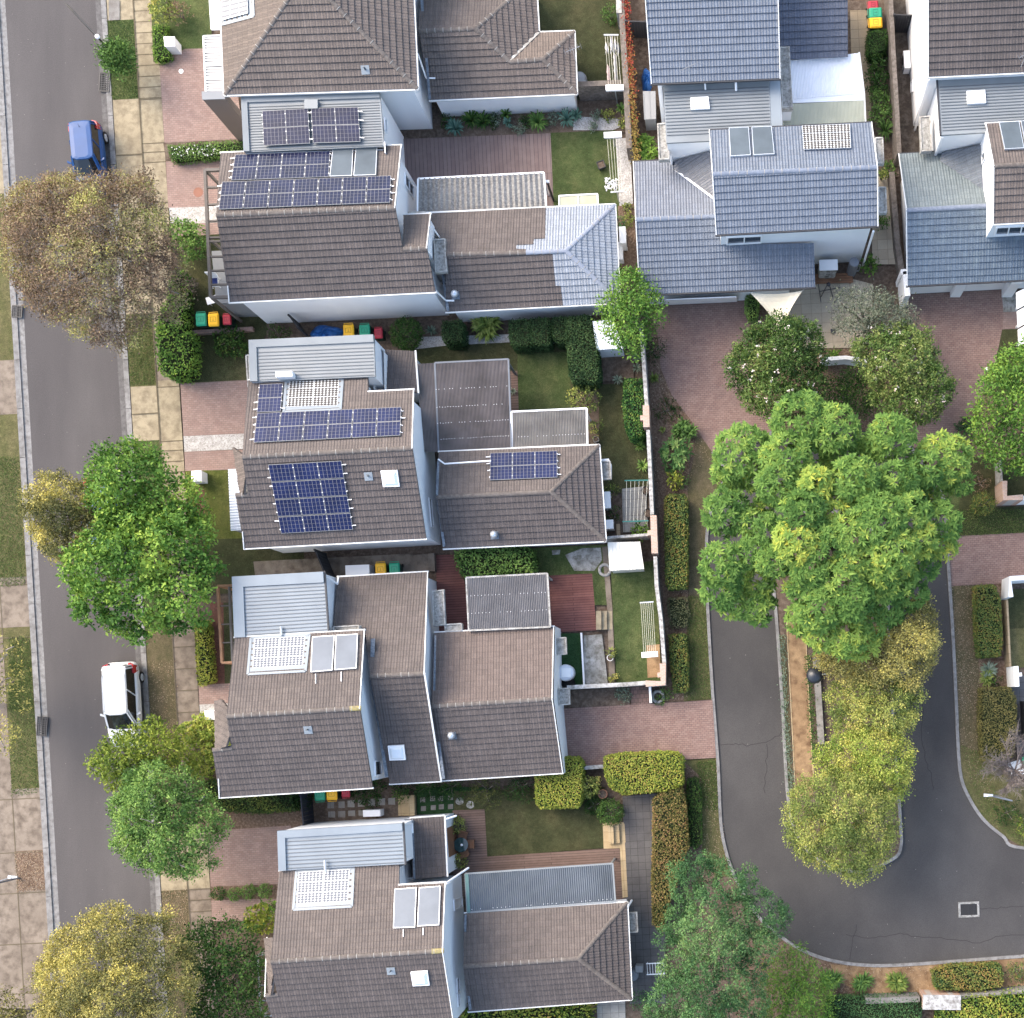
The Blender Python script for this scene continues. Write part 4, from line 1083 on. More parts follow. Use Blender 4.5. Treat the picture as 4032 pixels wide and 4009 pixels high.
# rear wing
ze = 2.75
sw, se = W(C3(282, 690), ze), W(C3(1505, 632), ze)
sp = Plane.eave(sw, se, PITCH, sw + YD * 5)
rW, ap = sp.on(C3(232, 302)), sp.on(C3(1095, 262))
ne = W(C2(1455, 1642), ze); npl = Plane.three(rW, ap, ne); nw = npl.on(C2(245, 1694))
roof(h, [[sw, se, ap, rW]], M['tile_dark_shade']); roof(h, [[rW, ap, ne, nw]], BRN); roof(h, [[se, ne, ap]], M['tile_dark_shade'])
ridge(h, [(rW, ap), (ap, ne), (ap, se)], M['cap_brown'], mortar=False)
gutter(h, [(sw, se, ap), (ne, nw, ap), (se, ne, ap)])
walls(h, [sw, se, ne, nw, rW], .22)
array(h, npl, T(C2, 637, 1708, 1144, 1690, 1146, 1892, 634, 1914), 3, 2, 'pv_small')
vent(h, sp, C3(668, 590), 'dome')
slab(h, 'wall_flashing', two(C3, (232, 30, 250, 30, 240, 290, 222, 290), 3.9), .04, [M['flash']])
slab(h, 'wall_flashing', two(C3, (228, 325, 246, 325, 295, 670, 276, 680), 3.1), .04, [M['flash']])
downpipe(h, [W(C2(240, 1745), 3.4), W(C2(290, 1780), 3.35), W(C2(640, 1757), 3.6)])
slab(h, 'window_hood', two(C2, (1470, 1745, 1530, 1740, 1552, 1785, 1552, 1895, 1476, 1900), 2.3)[:4], .2, [M['white_gloss']])
hood(h, C2, (1472, 1762, 1545, 1758, 1552, 1896, 1480, 1900), 2.35)
# front corrugated awning
aq = two(B3, (188, 92, 270, 88, 300, 552, 208, 558), 2.9)
aq = [aq[1], aq[2], aq[3], aq[0]]
corrugated(h, 'front_awning', aq, 22, M['white_steel'], .03)
block(h, B3, (215, 100, 300, 100, 330, 545, 235, 555), 2.6, mat=M['grey_wall'], name='porch_wall')

# ---- fourth house
h = thing('house', 'brown tiled house with solar water panels, three stepped roofs and a red deck', 'house'); h4 = h
ze = 5.2
sw, se = W(B4(124, 1034), ze), W(B4(1282, 960), ze)
sp = Plane.eave(sw, se, PITCH, sw + YD * 5)
rW, rE = sp.on(B4(178, 424)), sp.on(B4(1186, 362))
k1, k2 = sp.on(B4(216, 662)), sp.on(B4(72, 682))
roof(h, [[sw, se, rE, rW, k1, k2]], M['tile_dark_shade'])
nw = W(B3(238, 1370), ze); npl = Plane.three(rW, rE, nw); nw = npl.on(B3(238, 1370)); ne = npl.on(B3(1222, 1312))
roof(h, [[rW, rE, ne, nw]], BRN)
roof(h, [[k2, k1, rW, W(B4(184, 306), ze - .05), W(B4(86, 310), ze - .05)]], BRN)
ridge(h, [(rW, rE), (k2, k1)], M['cap_brown'])
rd = (rE - rW).normalized(); ridge(h, [(rE - rd * .5, rE + rd * .03)], M['lichen'], r=.125, mortar=False, name='lichen_patch')
gutter(h, [(sw, se, rW), (nw, ne, rW)]); gutter(h, [(ne, rE, rW), (sw, sp.on(B4(118, 900)), se)], h=.07, w=.05, out=.02)
q = walls(h, [sw, se, rE, ne, nw, rW], .3)
ew = wplane(q[1], q[2])
window(h, ew, T(B4, 1294, 764, 1340, 762, 1346, 866, 1298, 872), 1, fw=.07)
array(h, npl, T(B3, 390, 1376, 776, 1356, 757, 1580, 374, 1600), 2, 3, 'dots_pale', up=.06, feet=False)
flashing(h, npl, T(B3, 364, 1370, 806, 1345, 776, 1622, 340, 1645))
collectors(h, npl, [T(B3, 832, 1368, 1000, 1356, 984, 1622, 818, 1636), T(B3, 1010, 1356, 1176, 1346, 1166, 1606, 998, 1620)], 'collector_pale')
for p_ in ((855, 1640), (1048, 1625)):
    x = npl.on(B3(*p_)); y_ = npl.on(B3(p_[0], p_[1] + 72)); mb = MB(); mb.bar(x + UP * .09, y_ + UP * .09, .035, .03); mb.build('pipe', M['white_gloss'], h)
vent(h, sp, B4(795, 525), 'plate')
zm = 5.2
mq = two(B3, (224, 906, 912, 868, 942, 1318, 242, 1366), zm)
metal_roof(h, mq, n=14, cap='NW', frac=(.15, 1), mat='steel_blue', capw=.55); block(h, B3, (236, 918, 905, 880, 934, 1318, 250, 1360), zm - .1)
gutter(h, [(mq[1], mq[2], mq[0])], M['gutter_dark'])
o = MB(); p = W(B3(590, 1318), zm + .15); o.tube([p - YD * .2, p + YD * .25], .06, 8); o.build('roof_pipe', M['alu'], h)
# second, lower roof
ze = 3.0
sw, se = W(B4(1412, 932), ze), W(B4(1800, 910), ze)
sp = Plane.eave(sw, se, PITCH, sw + YD * 5)
rW, rE = sp.on(B4(1262, 118)), sp.on(B4(1674, 102))
roof(h, [[sw, se, rE, rW]], M['tile_dark_shade'])
nw = W(B3(1018, 910), ze); npl = Plane.three(rW, rE, nw); nw = npl.on(B3(1018, 910)); ne = npl.on(B3(1700, 872))
sj = [npl.on(B3(*p)) for p in ((985, 1335), (1232, 1350))]
roof(h, [[rW, rE, ne, nw, sj[0], sj[1]]], BRN)
ridge(h, [(rW, rE)], M['cap_brown'])
gutter(h, [(sw, se, rW), (nw, ne, rW)]); gutter(h, [(rE, ne, rW)], h=.07, w=.05, out=.02); gutter(h, [(se, rE, rW)], h=.07, w=.09, out=.02)
q = walls(h, [sw, se, rE, ne, nw, rW], .2)
skylight(h, sp, T(B4, 1400, 642, 1522, 636, 1536, 746, 1414, 750))
slab(h, 'wall_flashing', two(B4, (1262, 150, 1284, 150, 1400, 880, 1376, 885), 3.75), .04, [M['flash']])
slab(h, 'wall_flashing', two(B3, (1268, 1375, 1300, 1372, 1288, 1640, 1262, 1640), 4.9), .04, [M['flash']])
hood(h, B3, (975, 1285, 1190, 1272, 1192, 1310, 978, 1322), 4.6)
downpipe(h, [W(B3(930, 905), 5.0), W(B3(1015, 960), 3.7), W(B3(1022, 905), 3.4)], .055)
hood(h, C3, (196, 1010, 285, 1000, 298, 1272, 205, 1280), 2.7)
hood(h, C3, (285, 1268, 424, 1258, 428, 1310, 290, 1318), 2.6)
# third roof, lower again
ze = 2.6
sw, se = W(C4(268, 906), ze), W(C4(1184, 848), ze)
sp = Plane.eave(sw, se, PITCH, sw + YD * 5)
rW, rE = sp.on(C4(192, 350)), sp.on(C4(1104, 292))
nw = W(C3(215, 1332), ze); npl = Plane.three(rW, rE, nw); nw = npl.on(C3(215, 1332)); ne = npl.on(C3(1116, 1286))
roof(h, [[sw, se, rE, rW]], M['tile_dark_shade'])
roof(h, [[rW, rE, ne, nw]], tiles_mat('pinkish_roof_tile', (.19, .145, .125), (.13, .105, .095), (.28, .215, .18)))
ridge(h, [(rW, rE)], M['cap_brown'])
gutter(h, [(sw, se, rW), (ne, nw, rW)]); gutter(h, [(se, rE, rW), (rE, ne, rW)], h=.07, w=.05, out=.02)
q = walls(h, [sw, se, rE, ne, nw, rW], -.05)
vent(h, sp, C4(348, 568), 'dome')
slab(h, 'wall_flashing', two(C4, (200, 370, 220, 370, 292, 895, 272, 900), 3.45), .04, [M['flash']])
slab(h, 'wall_flashing', two(C3, (212, 1350, 226, 1350, 216, 1860, 200, 1860), 3.9), .04, [M['flash']])
hood(h, C3, (1128, 1368, 1210, 1362, 1216, 1492, 1136, 1498), 2.35); hood(h, C3, (1148, 1750, 1236, 1745, 1240, 1872, 1150, 1876), 2.35)
# front timber pergola
b = MB(); zt = 2.8; P = two(B3, (112, 976, 300, 968, 320, 1548, 144, 1556), zt)
for k in (0, 2, 3): b.bar(P[k], P[(k + 1) % 4] + UP * .002 * k, .12, .2)
b2 = MB(); b2.bar(bil(P, .45, 0), bil(P, .45, 1), .1, .16)
for v in (.26, .5, .74): b2.bar(bil(P, 0, v) - UP * .02, bil(P, 1, v) - UP * .02, .06, .12)
b.build('pergola_beam', M['timber_orange'], h); b2.build('pergola_rafter', M['timber'], h)
for v in (0.0, 1.0):
    p = bil(P, .01, v); pm = MB(); pm.box((p.x, p.y, 1.35), (.11, .11, 2.7)); pm.build('post', M['timber_orange'], h)

# ---- fifth house
h = thing('house', 'brown tiled house with blue green patio roof at the bottom of the row', 'house'); h5 = h
ze = 5.2
rz = ze
# north slope first: eave, then the ridge
nwp, nep = W(B5(575, 812), ze), W(B5(1482, 756), ze)
npl = Plane.eave(nwp, nep, PITCH, nwp - YD * 5)
rW, rE = npl.on(B5(512, 1496)), npl.on(B5(1812, 1412))
n2, n3 = npl.on(B5(1482, 918)), npl.on(B5(1832, 898))
roof(h, [[rW, rE, n3, n2, nep, nwp]], BRN)
sv = -YD * 4.6 - UP * (4.6 * math.tan(rad(PITCH)))
spl = Plane.three(rW, rE, rE + sv)
k1, k2 = spl.on(B5(562, 1742)), spl.on(B5(468, 1752))
sE, sW = spl.on(B5(1905, 2050)), spl.on(B5(505, 2120))
sE = rE + sv; sW = rW + sv - XD * .35
roof(h, [[rW, rE, sE, sW, k2, k1]], M['tile_dark_shade'])
roof(h, [[k2, k1, rW, npl.on(B5(528, 1312)) + UP * -.02, W(B5(484, 1314), 5.1)]], BRN)
ridge(h, [(rW, rE), (k2, k1)], M['cap_brown'])
rd = (rE - rW).normalized(); ridge(h, [(rE - rd * .55, rE + rd * .03)], M['lichen'], r=.125, mortar=False, name='lichen_patch')
gutter(h, [(nwp, nep, rW), (n2, n3, rW), (sW, sE, rW)]); gutter(h, [(n3, rE, rW), (rE, sE, rW), (W(B5(484, 1314), 5.1), k2, k1)], h=.07, w=.05, out=.02)
q = walls(h, [sW, sE, rE, n3, n2, nep, nwp, rW], .3)
ew = wplane(q[1], q[2])
window(h, ew, T(C5, 352, 1030, 415, 1006, 420, 1080, 358, 1106), 1, fw=.07)
window(h, ew, T(C5, 378, 1620, 396, 1616, 398, 1722, 382, 1728), 1, fw=.05); window(h, ew, T(C5, 384, 1738, 398, 1732, 402, 1828, 388, 1834), 1, fw=.05)
array(h, npl, T(B5, 722, 818, 1112, 796, 1096, 1040, 708, 1060), 2, 3, 'dots_pale', up=.06, feet=False)
flashing(h, npl, T(B5, 708, 808, 1140, 784, 1126, 1078, 684, 1102))
collectors(h, npl, [T(B5, 1452, 950, 1620, 936, 1608, 1240, 1442, 1246), T(B5, 1638, 938, 1800, 926, 1790, 1222, 1624, 1232)], 'collector_pale')
for p_ in ((1517, 1248), (1666, 1236)):
    x = npl.on(B5(*p_)); y_ = npl.on(B5(p_[0], p_[1] + 55)); mb = MB(); mb.bar(x + UP * .09, y_ + UP * .09, .035, .03); mb.build('pipe', M['white_gloss'], h)
skylight(h, spl, T(B5, 1572, 1566, 1700, 1556, 1716, 1662, 1590, 1668)); vent(h, spl, B5(1422, 1562), 'plate')
zm = 5.4
mq = two(B5, (566, 504, 1508, 446, 1524, 756, 576, 806), zm)
metal_roof(h, mq, n=8, cap='NW', frac=(.24, 1), mat='steel_blue'); walls(h, mq, .06, 0, .12)
gutter(h, [(mq[1], mq[2], mq[0])], M['gutter_dark'])
o = MB(); p = W(B5(922, 770), zm + .2); o.tube([p - YD * .35, p + YD * .3], .06, 8); o.build('roof_pipe', M['alu'], h)
pq = [W(B5(1568, 412), 2.8), W(B5(1822, 394), 2.8), W(B5(1842, 846), 3.2), W(B5(1586, 872), 3.2)]
roof(h, [pq], M['tile_dark_shade']); gutter(h, [(pq[1], pq[2], pq[0]), (pq[0], pq[1], pq[2])]); walls(h, [pq[0] - XD * .4, pq[1], pq[2], pq[3] - XD * .4], .04)
slab(h, 'wall_flashing', two(B5, (1574, 420, 1588, 420, 1606, 868, 1590, 868), 3.25), .04, [M['flash']])
dw = wplane(pq[1], pq[2])
slab(h, 'door', [Vector((p.x, p.y, z_)) + XD * .0 for p, z_ in ((pq[1].lerp(pq[2], .22), 2.2), (pq[1].lerp(pq[2], .72), 2.2), (pq[1].lerp(pq[2], .72), .1), (pq[1].lerp(pq[2], .22), .1))], .05, [M['wood']])
downpipe(h, [W(B5(1510, 455), 5.2), W(B5(1580, 450), 3.5), W(B5(1584, 520), 3.3)], .055)
downpipe(h, [W(C5(290, 420), 2.9), W(C5(378, 390), 2.5)], .055)
downpipe(h, [W(C5(300, 900), 5.0), W(C5(470, 785), 3.0)], .055); downpipe(h, [W(C5(1668, 1095), 2.5), W(C5(1705, 1030), 1.5)], .055)
# rear wing
ze = 2.9
nw, ne = W(C5(441, 1132), ze), W(C5(1667, 1048), ze)
npl = Plane.eave(nw, ne, PITCH, nw - YD * 5)
rW, ap = npl.on(C5(432, 1532)), npl.on(C5(1300, 1472))
se, sw = W(C5(1702, 1776), ze), W(C5(470, 1868), ze)
roof(h, [[nw, ne, ap, rW]], BRN); roof(h, [[sw, se, ap, rW]], M['tile_dark_shade']); roof(h, [[se, ne, ap]], M['tile_dark_shade'])
ridge(h, [(rW, ap)], M['cap_brown']); ridge(h, [(ap, ne), (ap, se)], M['cap_brown'], mortar=False)
gutter(h, [(nw, ne, ap), (se, ne, ap), (sw, se, ap)])
walls(h, [sw, se, ne, nw, rW], .2)
slab(h, 'wall_flashing', two(C5, (440, 1140, 456, 1140, 446, 1520, 430, 1520), 3.3), .04, [M['flash']])
slab(h, 'wall_flashing', two(C5, (434, 1545, 450, 1545, 494, 1855, 474, 1860), 3.3), .04, [M['flash']])
hood(h, C5, (1676, 1124, 1746, 1120, 1754, 1270, 1682, 1276), 2.3)
b = MB(); zt = 2.9; P = two(B5, (412, 1442, 520, 1436, 540, 1900, 436, 1906), zt)
for k in (0, 2, 3): b.bar(P[k], P[(k + 1) % 4] + UP * .002 * k, .07, .12)
for v in (.25, .5, .75): b.bar(bil(P, 0, v), bil(P, 1, v), .05, .08)
b.build('pergola_beam', M['alu'], h)
for v in (0.0, 1.0):
    p = bil(P, 0, v); pm = MB(); pm.box((p.x, p.y, 1.4), (.07, .07, 2.8)); pm.build('post', M['alu'], h)

# ---- blue roofed house (top right of centre)
SL = M['tile_slate']
h = thing('house', 'two storey white house with slate blue tiled roofs beside the shade sail', 'house'); ha = h
ze = 6.0
sw, se = W(D1(316, 632), ze), W(D1(1290, 592), ze)
sp = Plane.eave(sw, se, PITCH, sw + YD * 5)
rW, rE = sp.on(D1(252, -260)), sp.on(D1(1268, -300))
roof(h, [[sw, se, rE, rW]], SL); nn = YD * 5 - UP * 2
roof(h, [[rW, rE, rE + nn, rW + nn]], SL); ridge(h, [(rW, rE)], M['cap_slate'])
gutter(h, [(sw, se, rW)], M['gutter_dark']); gutter(h, [(sw, rW, rE), (se, rE, rW)], h=.07, w=.05, out=.02)
walls(h, [sw, se, rE, rE + nn, rW + nn, rW], .3)
# darker lower roof behind the concrete hood
zl = 3.1
lw, le = W(D1(1372, 450), zl), W(D1(1802, 430), zl)
lp = Plane.eave(lw, le, PITCH, lw + YD * 5)
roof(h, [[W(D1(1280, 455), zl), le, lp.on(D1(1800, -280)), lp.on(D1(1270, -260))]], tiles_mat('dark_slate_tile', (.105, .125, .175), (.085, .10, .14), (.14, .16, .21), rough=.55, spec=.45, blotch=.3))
block(h, D1, (1280, 440, 1790, 420, 1780, -250, 1270, -240), zl - .1, ov=.3)
# white and cream roofing sheets
wq = [W(E1(150, 458), 2.9), W(E1(668, 402), 2.9), W(E1(706, 706), 2.5), W(E1(168, 752), 2.5)]
corrugated(h, 'white_roof_sheet', wq, 46, M['white_steel'], .018)
slab(h, 'roof_edge', [W(E1(168, 752), 2.48), W(E1(706, 706), 2.48), W(E1(712, 758), 2.45), W(E1(172, 780), 2.45)], .05, [M['white_steel']])
cq = [W(E1(92, 790), 2.44), W(E1(712, 758), 2.44), W(E1(716, 922), 2.3), W(E1(98, 960), 2.3)]
corrugated(h, 'cream_roof_sheet', cq, 60, M['cream_steel'], .015)
gutter(h, [(wq[1], wq[2], wq[0]), (wq[2], cq[2], cq[0])]); block(h, E1, (160, 470, 660, 415, 700, 915, 110, 955), 2.2, ov=.1)
hood(h, D1, (1286, 352, 1362, 350, 1388, 822, 1304, 826), 4.2, .35); block(h, D1, (1292, 358, 1356, 356, 1382, 815, 1310, 818), 3.85)
# flat steel roof
zm = 5.35
mq = two(D1, (404, 646, 1290, 600, 1308, 960, 428, 1080), zm)
mq = two(D1, (404, 650, 1208, 612, 1224, 1042, 430, 1082), zm)
metal_roof(h, mq, n=14, cap='', frac=(.08, .9)); 
slab(h, 'box_gutter', two(D1, (1209, 612, 1290, 602, 1312, 1020, 1225, 1042), zm - .02), .12, [M['steel_blue']])
block(h, D1, (398, 655, 1290, 606, 1305, 1040, 436, 1088), zm - .15)
skylight(h, flat(zm), T(D1, 612, 748, 748, 740, 758, 832, 616, 838), dome=False)
downpipe(h, [W(D1(722, 628), 5.8), W(D1(726, 676), 5.42)]); downpipe(h, [W(D1(955, 615), 5.8), W(D1(958, 685), 5.42)], .06)
hood(h, D1, (360, 935, 440, 928, 455, 1210, 372, 1214), 4.4, .3)
downpipe(h, [W(D1(455, 1090), 4.8), W(D1(472, 1240), 3.0)], .07)
# front gable
ze = 6.0
sw, se = W(D1(806, 1775), ze), W(E1(816, 1708), ze)
sp = Plane.eave(sw, se, PITCH, sw + YD * 5)
rW, rE = sp.on(D1(778, 1318)), sp.on(E1(812, 1264))
nw = W(D1(754, 992), ze); npl = Plane.three(rW, rE, nw); nw, ne = npl.on(D1(754, 990)), npl.on(E1(768, 932))
roof(h, [[sw, se, rE, rW]], SL); roof(h, [[rW, rE, ne, nw]], SL)
ridge(h, [(rW, rE)], M['cap_slate'], mortar=True)
gutter(h, [(sw, se, rW), (nw, ne, rW)], M['gutter_dark']); gutter(h, [(sw, rW, rE), (rW, nw, rE), (se, rE, rW), (rE, ne, rW)], h=.07, w=.05, out=.02)
q = walls(h, [sw, se, rE, ne, nw, rW], .25)
swp = wplane(q[0], q[1])
window(h, swp, T(D2, 892, 60, 1150, 48, 1146, 100, 888, 114), 2, fw=.08)
array(h, npl, T(E1, 238, 968, 604, 955, 612, 1136, 252, 1148), 2, 3, 'dots', up=.15, feet=False)
collectors(h, npl, [T(D1, 902, 984, 1052, 978, 1068, 1190, 914, 1200), T(D1, 1074, 978, 1226, 972, 1248, 1182, 1088, 1190)])
downpipe(h, [W(E2(782, 20), 5.6), W(E2(700, 290), .1)], .06)
hood(h, E1, (792, 1042, 854, 1040, 862, 1240, 800, 1240), 4.2, .3); hood(h, E1, (818, 1416, 876, 1414, 884, 1612, 822, 1614), 4.2, .3)
# lower front roof
ze = 2.9
sw, se = W(D2(228, 500), ze), W(D2(1556, 442), ze)
sp = Plane.eave(sw, se, PITCH, sw + YD * 5)
rW, rE = sp.on(D1(198, 1662)), sp.on(D1(820, 1636))
i1, i2, i3 = sp.on(D2(832, 90)), sp.on(D2(1516, 60)), sp.on(D2(1545, 122))
roof(h, [[sw, se, sp.on(D2(1544, 110)), sp.on(D1(840, 1850)), rE, rW]], SL)
nw = W(D1(180, 1232), ze); npl = Plane.three(rW, rE, nw); nw = npl.on(D1(180, 1230)); ne = npl.on(D1(430, 1216))
v1, v2 = npl.on(D1(500, 1290)), npl.on(D1(792, 1508))
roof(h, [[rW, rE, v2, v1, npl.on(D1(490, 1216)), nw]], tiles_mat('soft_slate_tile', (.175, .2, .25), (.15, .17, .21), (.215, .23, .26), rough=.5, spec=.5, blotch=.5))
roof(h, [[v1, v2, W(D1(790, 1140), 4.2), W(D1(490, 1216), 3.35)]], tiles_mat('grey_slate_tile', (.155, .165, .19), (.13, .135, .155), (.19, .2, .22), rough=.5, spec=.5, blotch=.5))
mb = MB(); mb.bar(v1 + UP * .07, v2 + UP * .07, .1, .03); mb.build('valley_gutter', M['white_gloss'], h)
ridge(h, [(rW, rE)], M['cap_slate'])
gutter(h, [(sw, se, rW), (nw, ne, rW)], M['gutter_dark']); gutter(h, [(sw, rW, rE), (rW, nw, rE)], h=.07, w=.05, out=.02)
walls(h, [sw, sw.lerp(se, .9), W(D1(1400, 1700), ze), ne, nw, rW], .35)
slab(h, 'garage_door', [x + YD * -.0 for x in (W(D2(420, 535), 2.3), W(D2(960, 512), 2.3), W(D2(965, 548), .2), W(D2(425, 572), .2))], .05, [M['white_gloss']])

# ---- house at the right edge
TL = M['tile_teal']
h = thing('house', 'white house at the right edge with brown upper and blue tiled garage roof', 'house'); hb = h
ze = 6.0
sw, se = W(E1(1194, 582), ze), W(E1(2500, 520), ze)
sp = Plane.eave(sw, se, PITCH, sw + YD * 5)
rW, rE = sp.on(E1(1194, -320)), sp.on(E1(2500, -380)); nn = YD * 5 - UP * 2
roof(h, [[sw, se, rE, rW]], M['tile_dark_shade']); roof(h, [[rW, rE, rE + nn, rW + nn]], BRN)
gutter(h, [(sw, se, rW)]); gutter(h, [(sw, rW, rE)], h=.07, w=.05, out=.02)
q = walls(h, [sw, se, rE, rE + nn, rW + nn, rW], .12)
ww = wplane(q[0], q[5])
window(h, ww, T(E1, 1070, 618, 1082, 612, 1084, 690, 1072, 700), 1, fw=.05)
downpipe(h, [W(E1(1200, 600), 5.7), W(E1(1095, 985), .2)], .06)
zm = 5.35
mq = two(E1, (1270, 608, 2300, 556, 2320, 960, 1296, 1022), zm)
metal_roof(h, mq, n=15, cap='', frac=(.1, .95)); walls(h, mq, .04, 0, .15); gutter(h, [(mq[0], mq[3], mq[1])], M['gutter_dark'])
skylight(h, flat(zm), T(E1, 1484, 698, 1622, 690, 1630, 788, 1490, 794), dome=False)
hood(h, E1, (1128, 882, 1212, 876, 1224, 1146, 1140, 1152), 3.6, .3)
downpipe(h, [W(E1(1300, 1035), 5.0), W(E1(1252, 1170), 3.0)], .08)
sw, se = W(E1(1686, 1694), 6.0), W(E1(2500, 1650), 6.0)
sp = Plane.eave(sw, se, PITCH, sw + YD * 5)
rW, rE = sp.on(E1(1690, 1256)), sp.on(E1(2500, 1216))
nw = W(E1(1630, 942), 6.0); npl = Plane.three(rW, rE, nw); nw, ne = npl.on(E1(1630, 940)), npl.on(E1(2450, 900))
roof(h, [[sw, se, rE, rW]], BRN); roof(h, [[rW, rE, ne, nw]], BRN); ridge(h, [(rW, rE)], M['cap_brown'], mortar=False)
gutter(h, [(sw, se, rW), (nw, ne, rW)]); gutter(h, [(sw, rW, rE), (rW, nw, rE)], h=.07, w=.05, out=.02)
q = walls(h, [sw, se, rE, ne, nw, rW], .12)
window(h, wplane(q[0], q[1]), T(E1, 1716, 1712, 2000, 1700, 1990, 1758, 1700, 1772), 3, fw=.09)
window(h, wplane(q[0], q[5]), T(E1, 1606, 1180, 1630, 1140, 1630, 1200, 1608, 1240), 1, fw=.05)
collectors(h, npl, [T(E1, 1728, 942, 1880, 934, 1918, 1138, 1770, 1146), T(E1, 1892, 932, 2040, 926, 2070, 1130, 1930, 1138)])
ze = 2.9
sw, se = W(E2(1035, 432), ze), W(E2(2500, 358), ze)
sp = Plane.eave(sw, se, PITCH, sw + YD * 5)
rW, rE = sp.on(E1(1030, 1590)), sp.on(E1(2500, 1510))
roof(h, [[sw, se, rE, rW]], TL)
nw = W(E1(972, 1172), ze); npl = Plane.three(rW, rE, nw); nw, ne = npl.on(E1(972, 1170)), npl.on(E1(1300, 1150))
v1, v2 = npl.on(E1(1290, 1220)), npl.on(E1(1700, 1500))
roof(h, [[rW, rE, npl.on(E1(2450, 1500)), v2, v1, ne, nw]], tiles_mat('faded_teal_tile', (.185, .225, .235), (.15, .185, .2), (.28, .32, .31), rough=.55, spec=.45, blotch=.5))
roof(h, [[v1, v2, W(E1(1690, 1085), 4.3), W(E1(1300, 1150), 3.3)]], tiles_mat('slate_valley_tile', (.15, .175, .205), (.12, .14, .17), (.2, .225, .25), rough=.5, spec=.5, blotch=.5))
ridge(h, [(rW, rE)], M['cap_slate'], mortar=False); gutter(h, [(sw, se, rW), (nw, ne, rW)], M['gutter_dark']); gutter(h, [(sw, rW, rE), (rW, nw, rE)], h=.07, w=.05, out=.02)
q = walls(h, [sw, se, W(E1(2450, 1200), ze), ne, nw, rW], .45, drop=.15)
gd = wplane(q[0], q[1]); n_ = gd.n if gd.n.y < 0 else -gd.n
for x0, x1 in ((1060, 1370), (1450, 1750)):
    g0, g1 = gd.on(E2(x0, 500)), gd.on(E2(x1, 480)); p = [Vector((g0.x, g0.y, 2.3)), Vector((g1.x, g1.y, 2.3)), Vector((g1.x, g1.y, .08)), Vector((g0.x, g0.y, .08))]
    slab(h, 'garage_door', [x + n_ * .03 for x in p], .02, [M['white_gloss']], n=n_)
for x in (1400, 1790):
    p = W(E2(x - 2, 505), 0); mb = MB(); mb.box((p.x, p.y + .1, 1.35), (.55, .45, 2.7)); mb.build('column', M['white'], h)
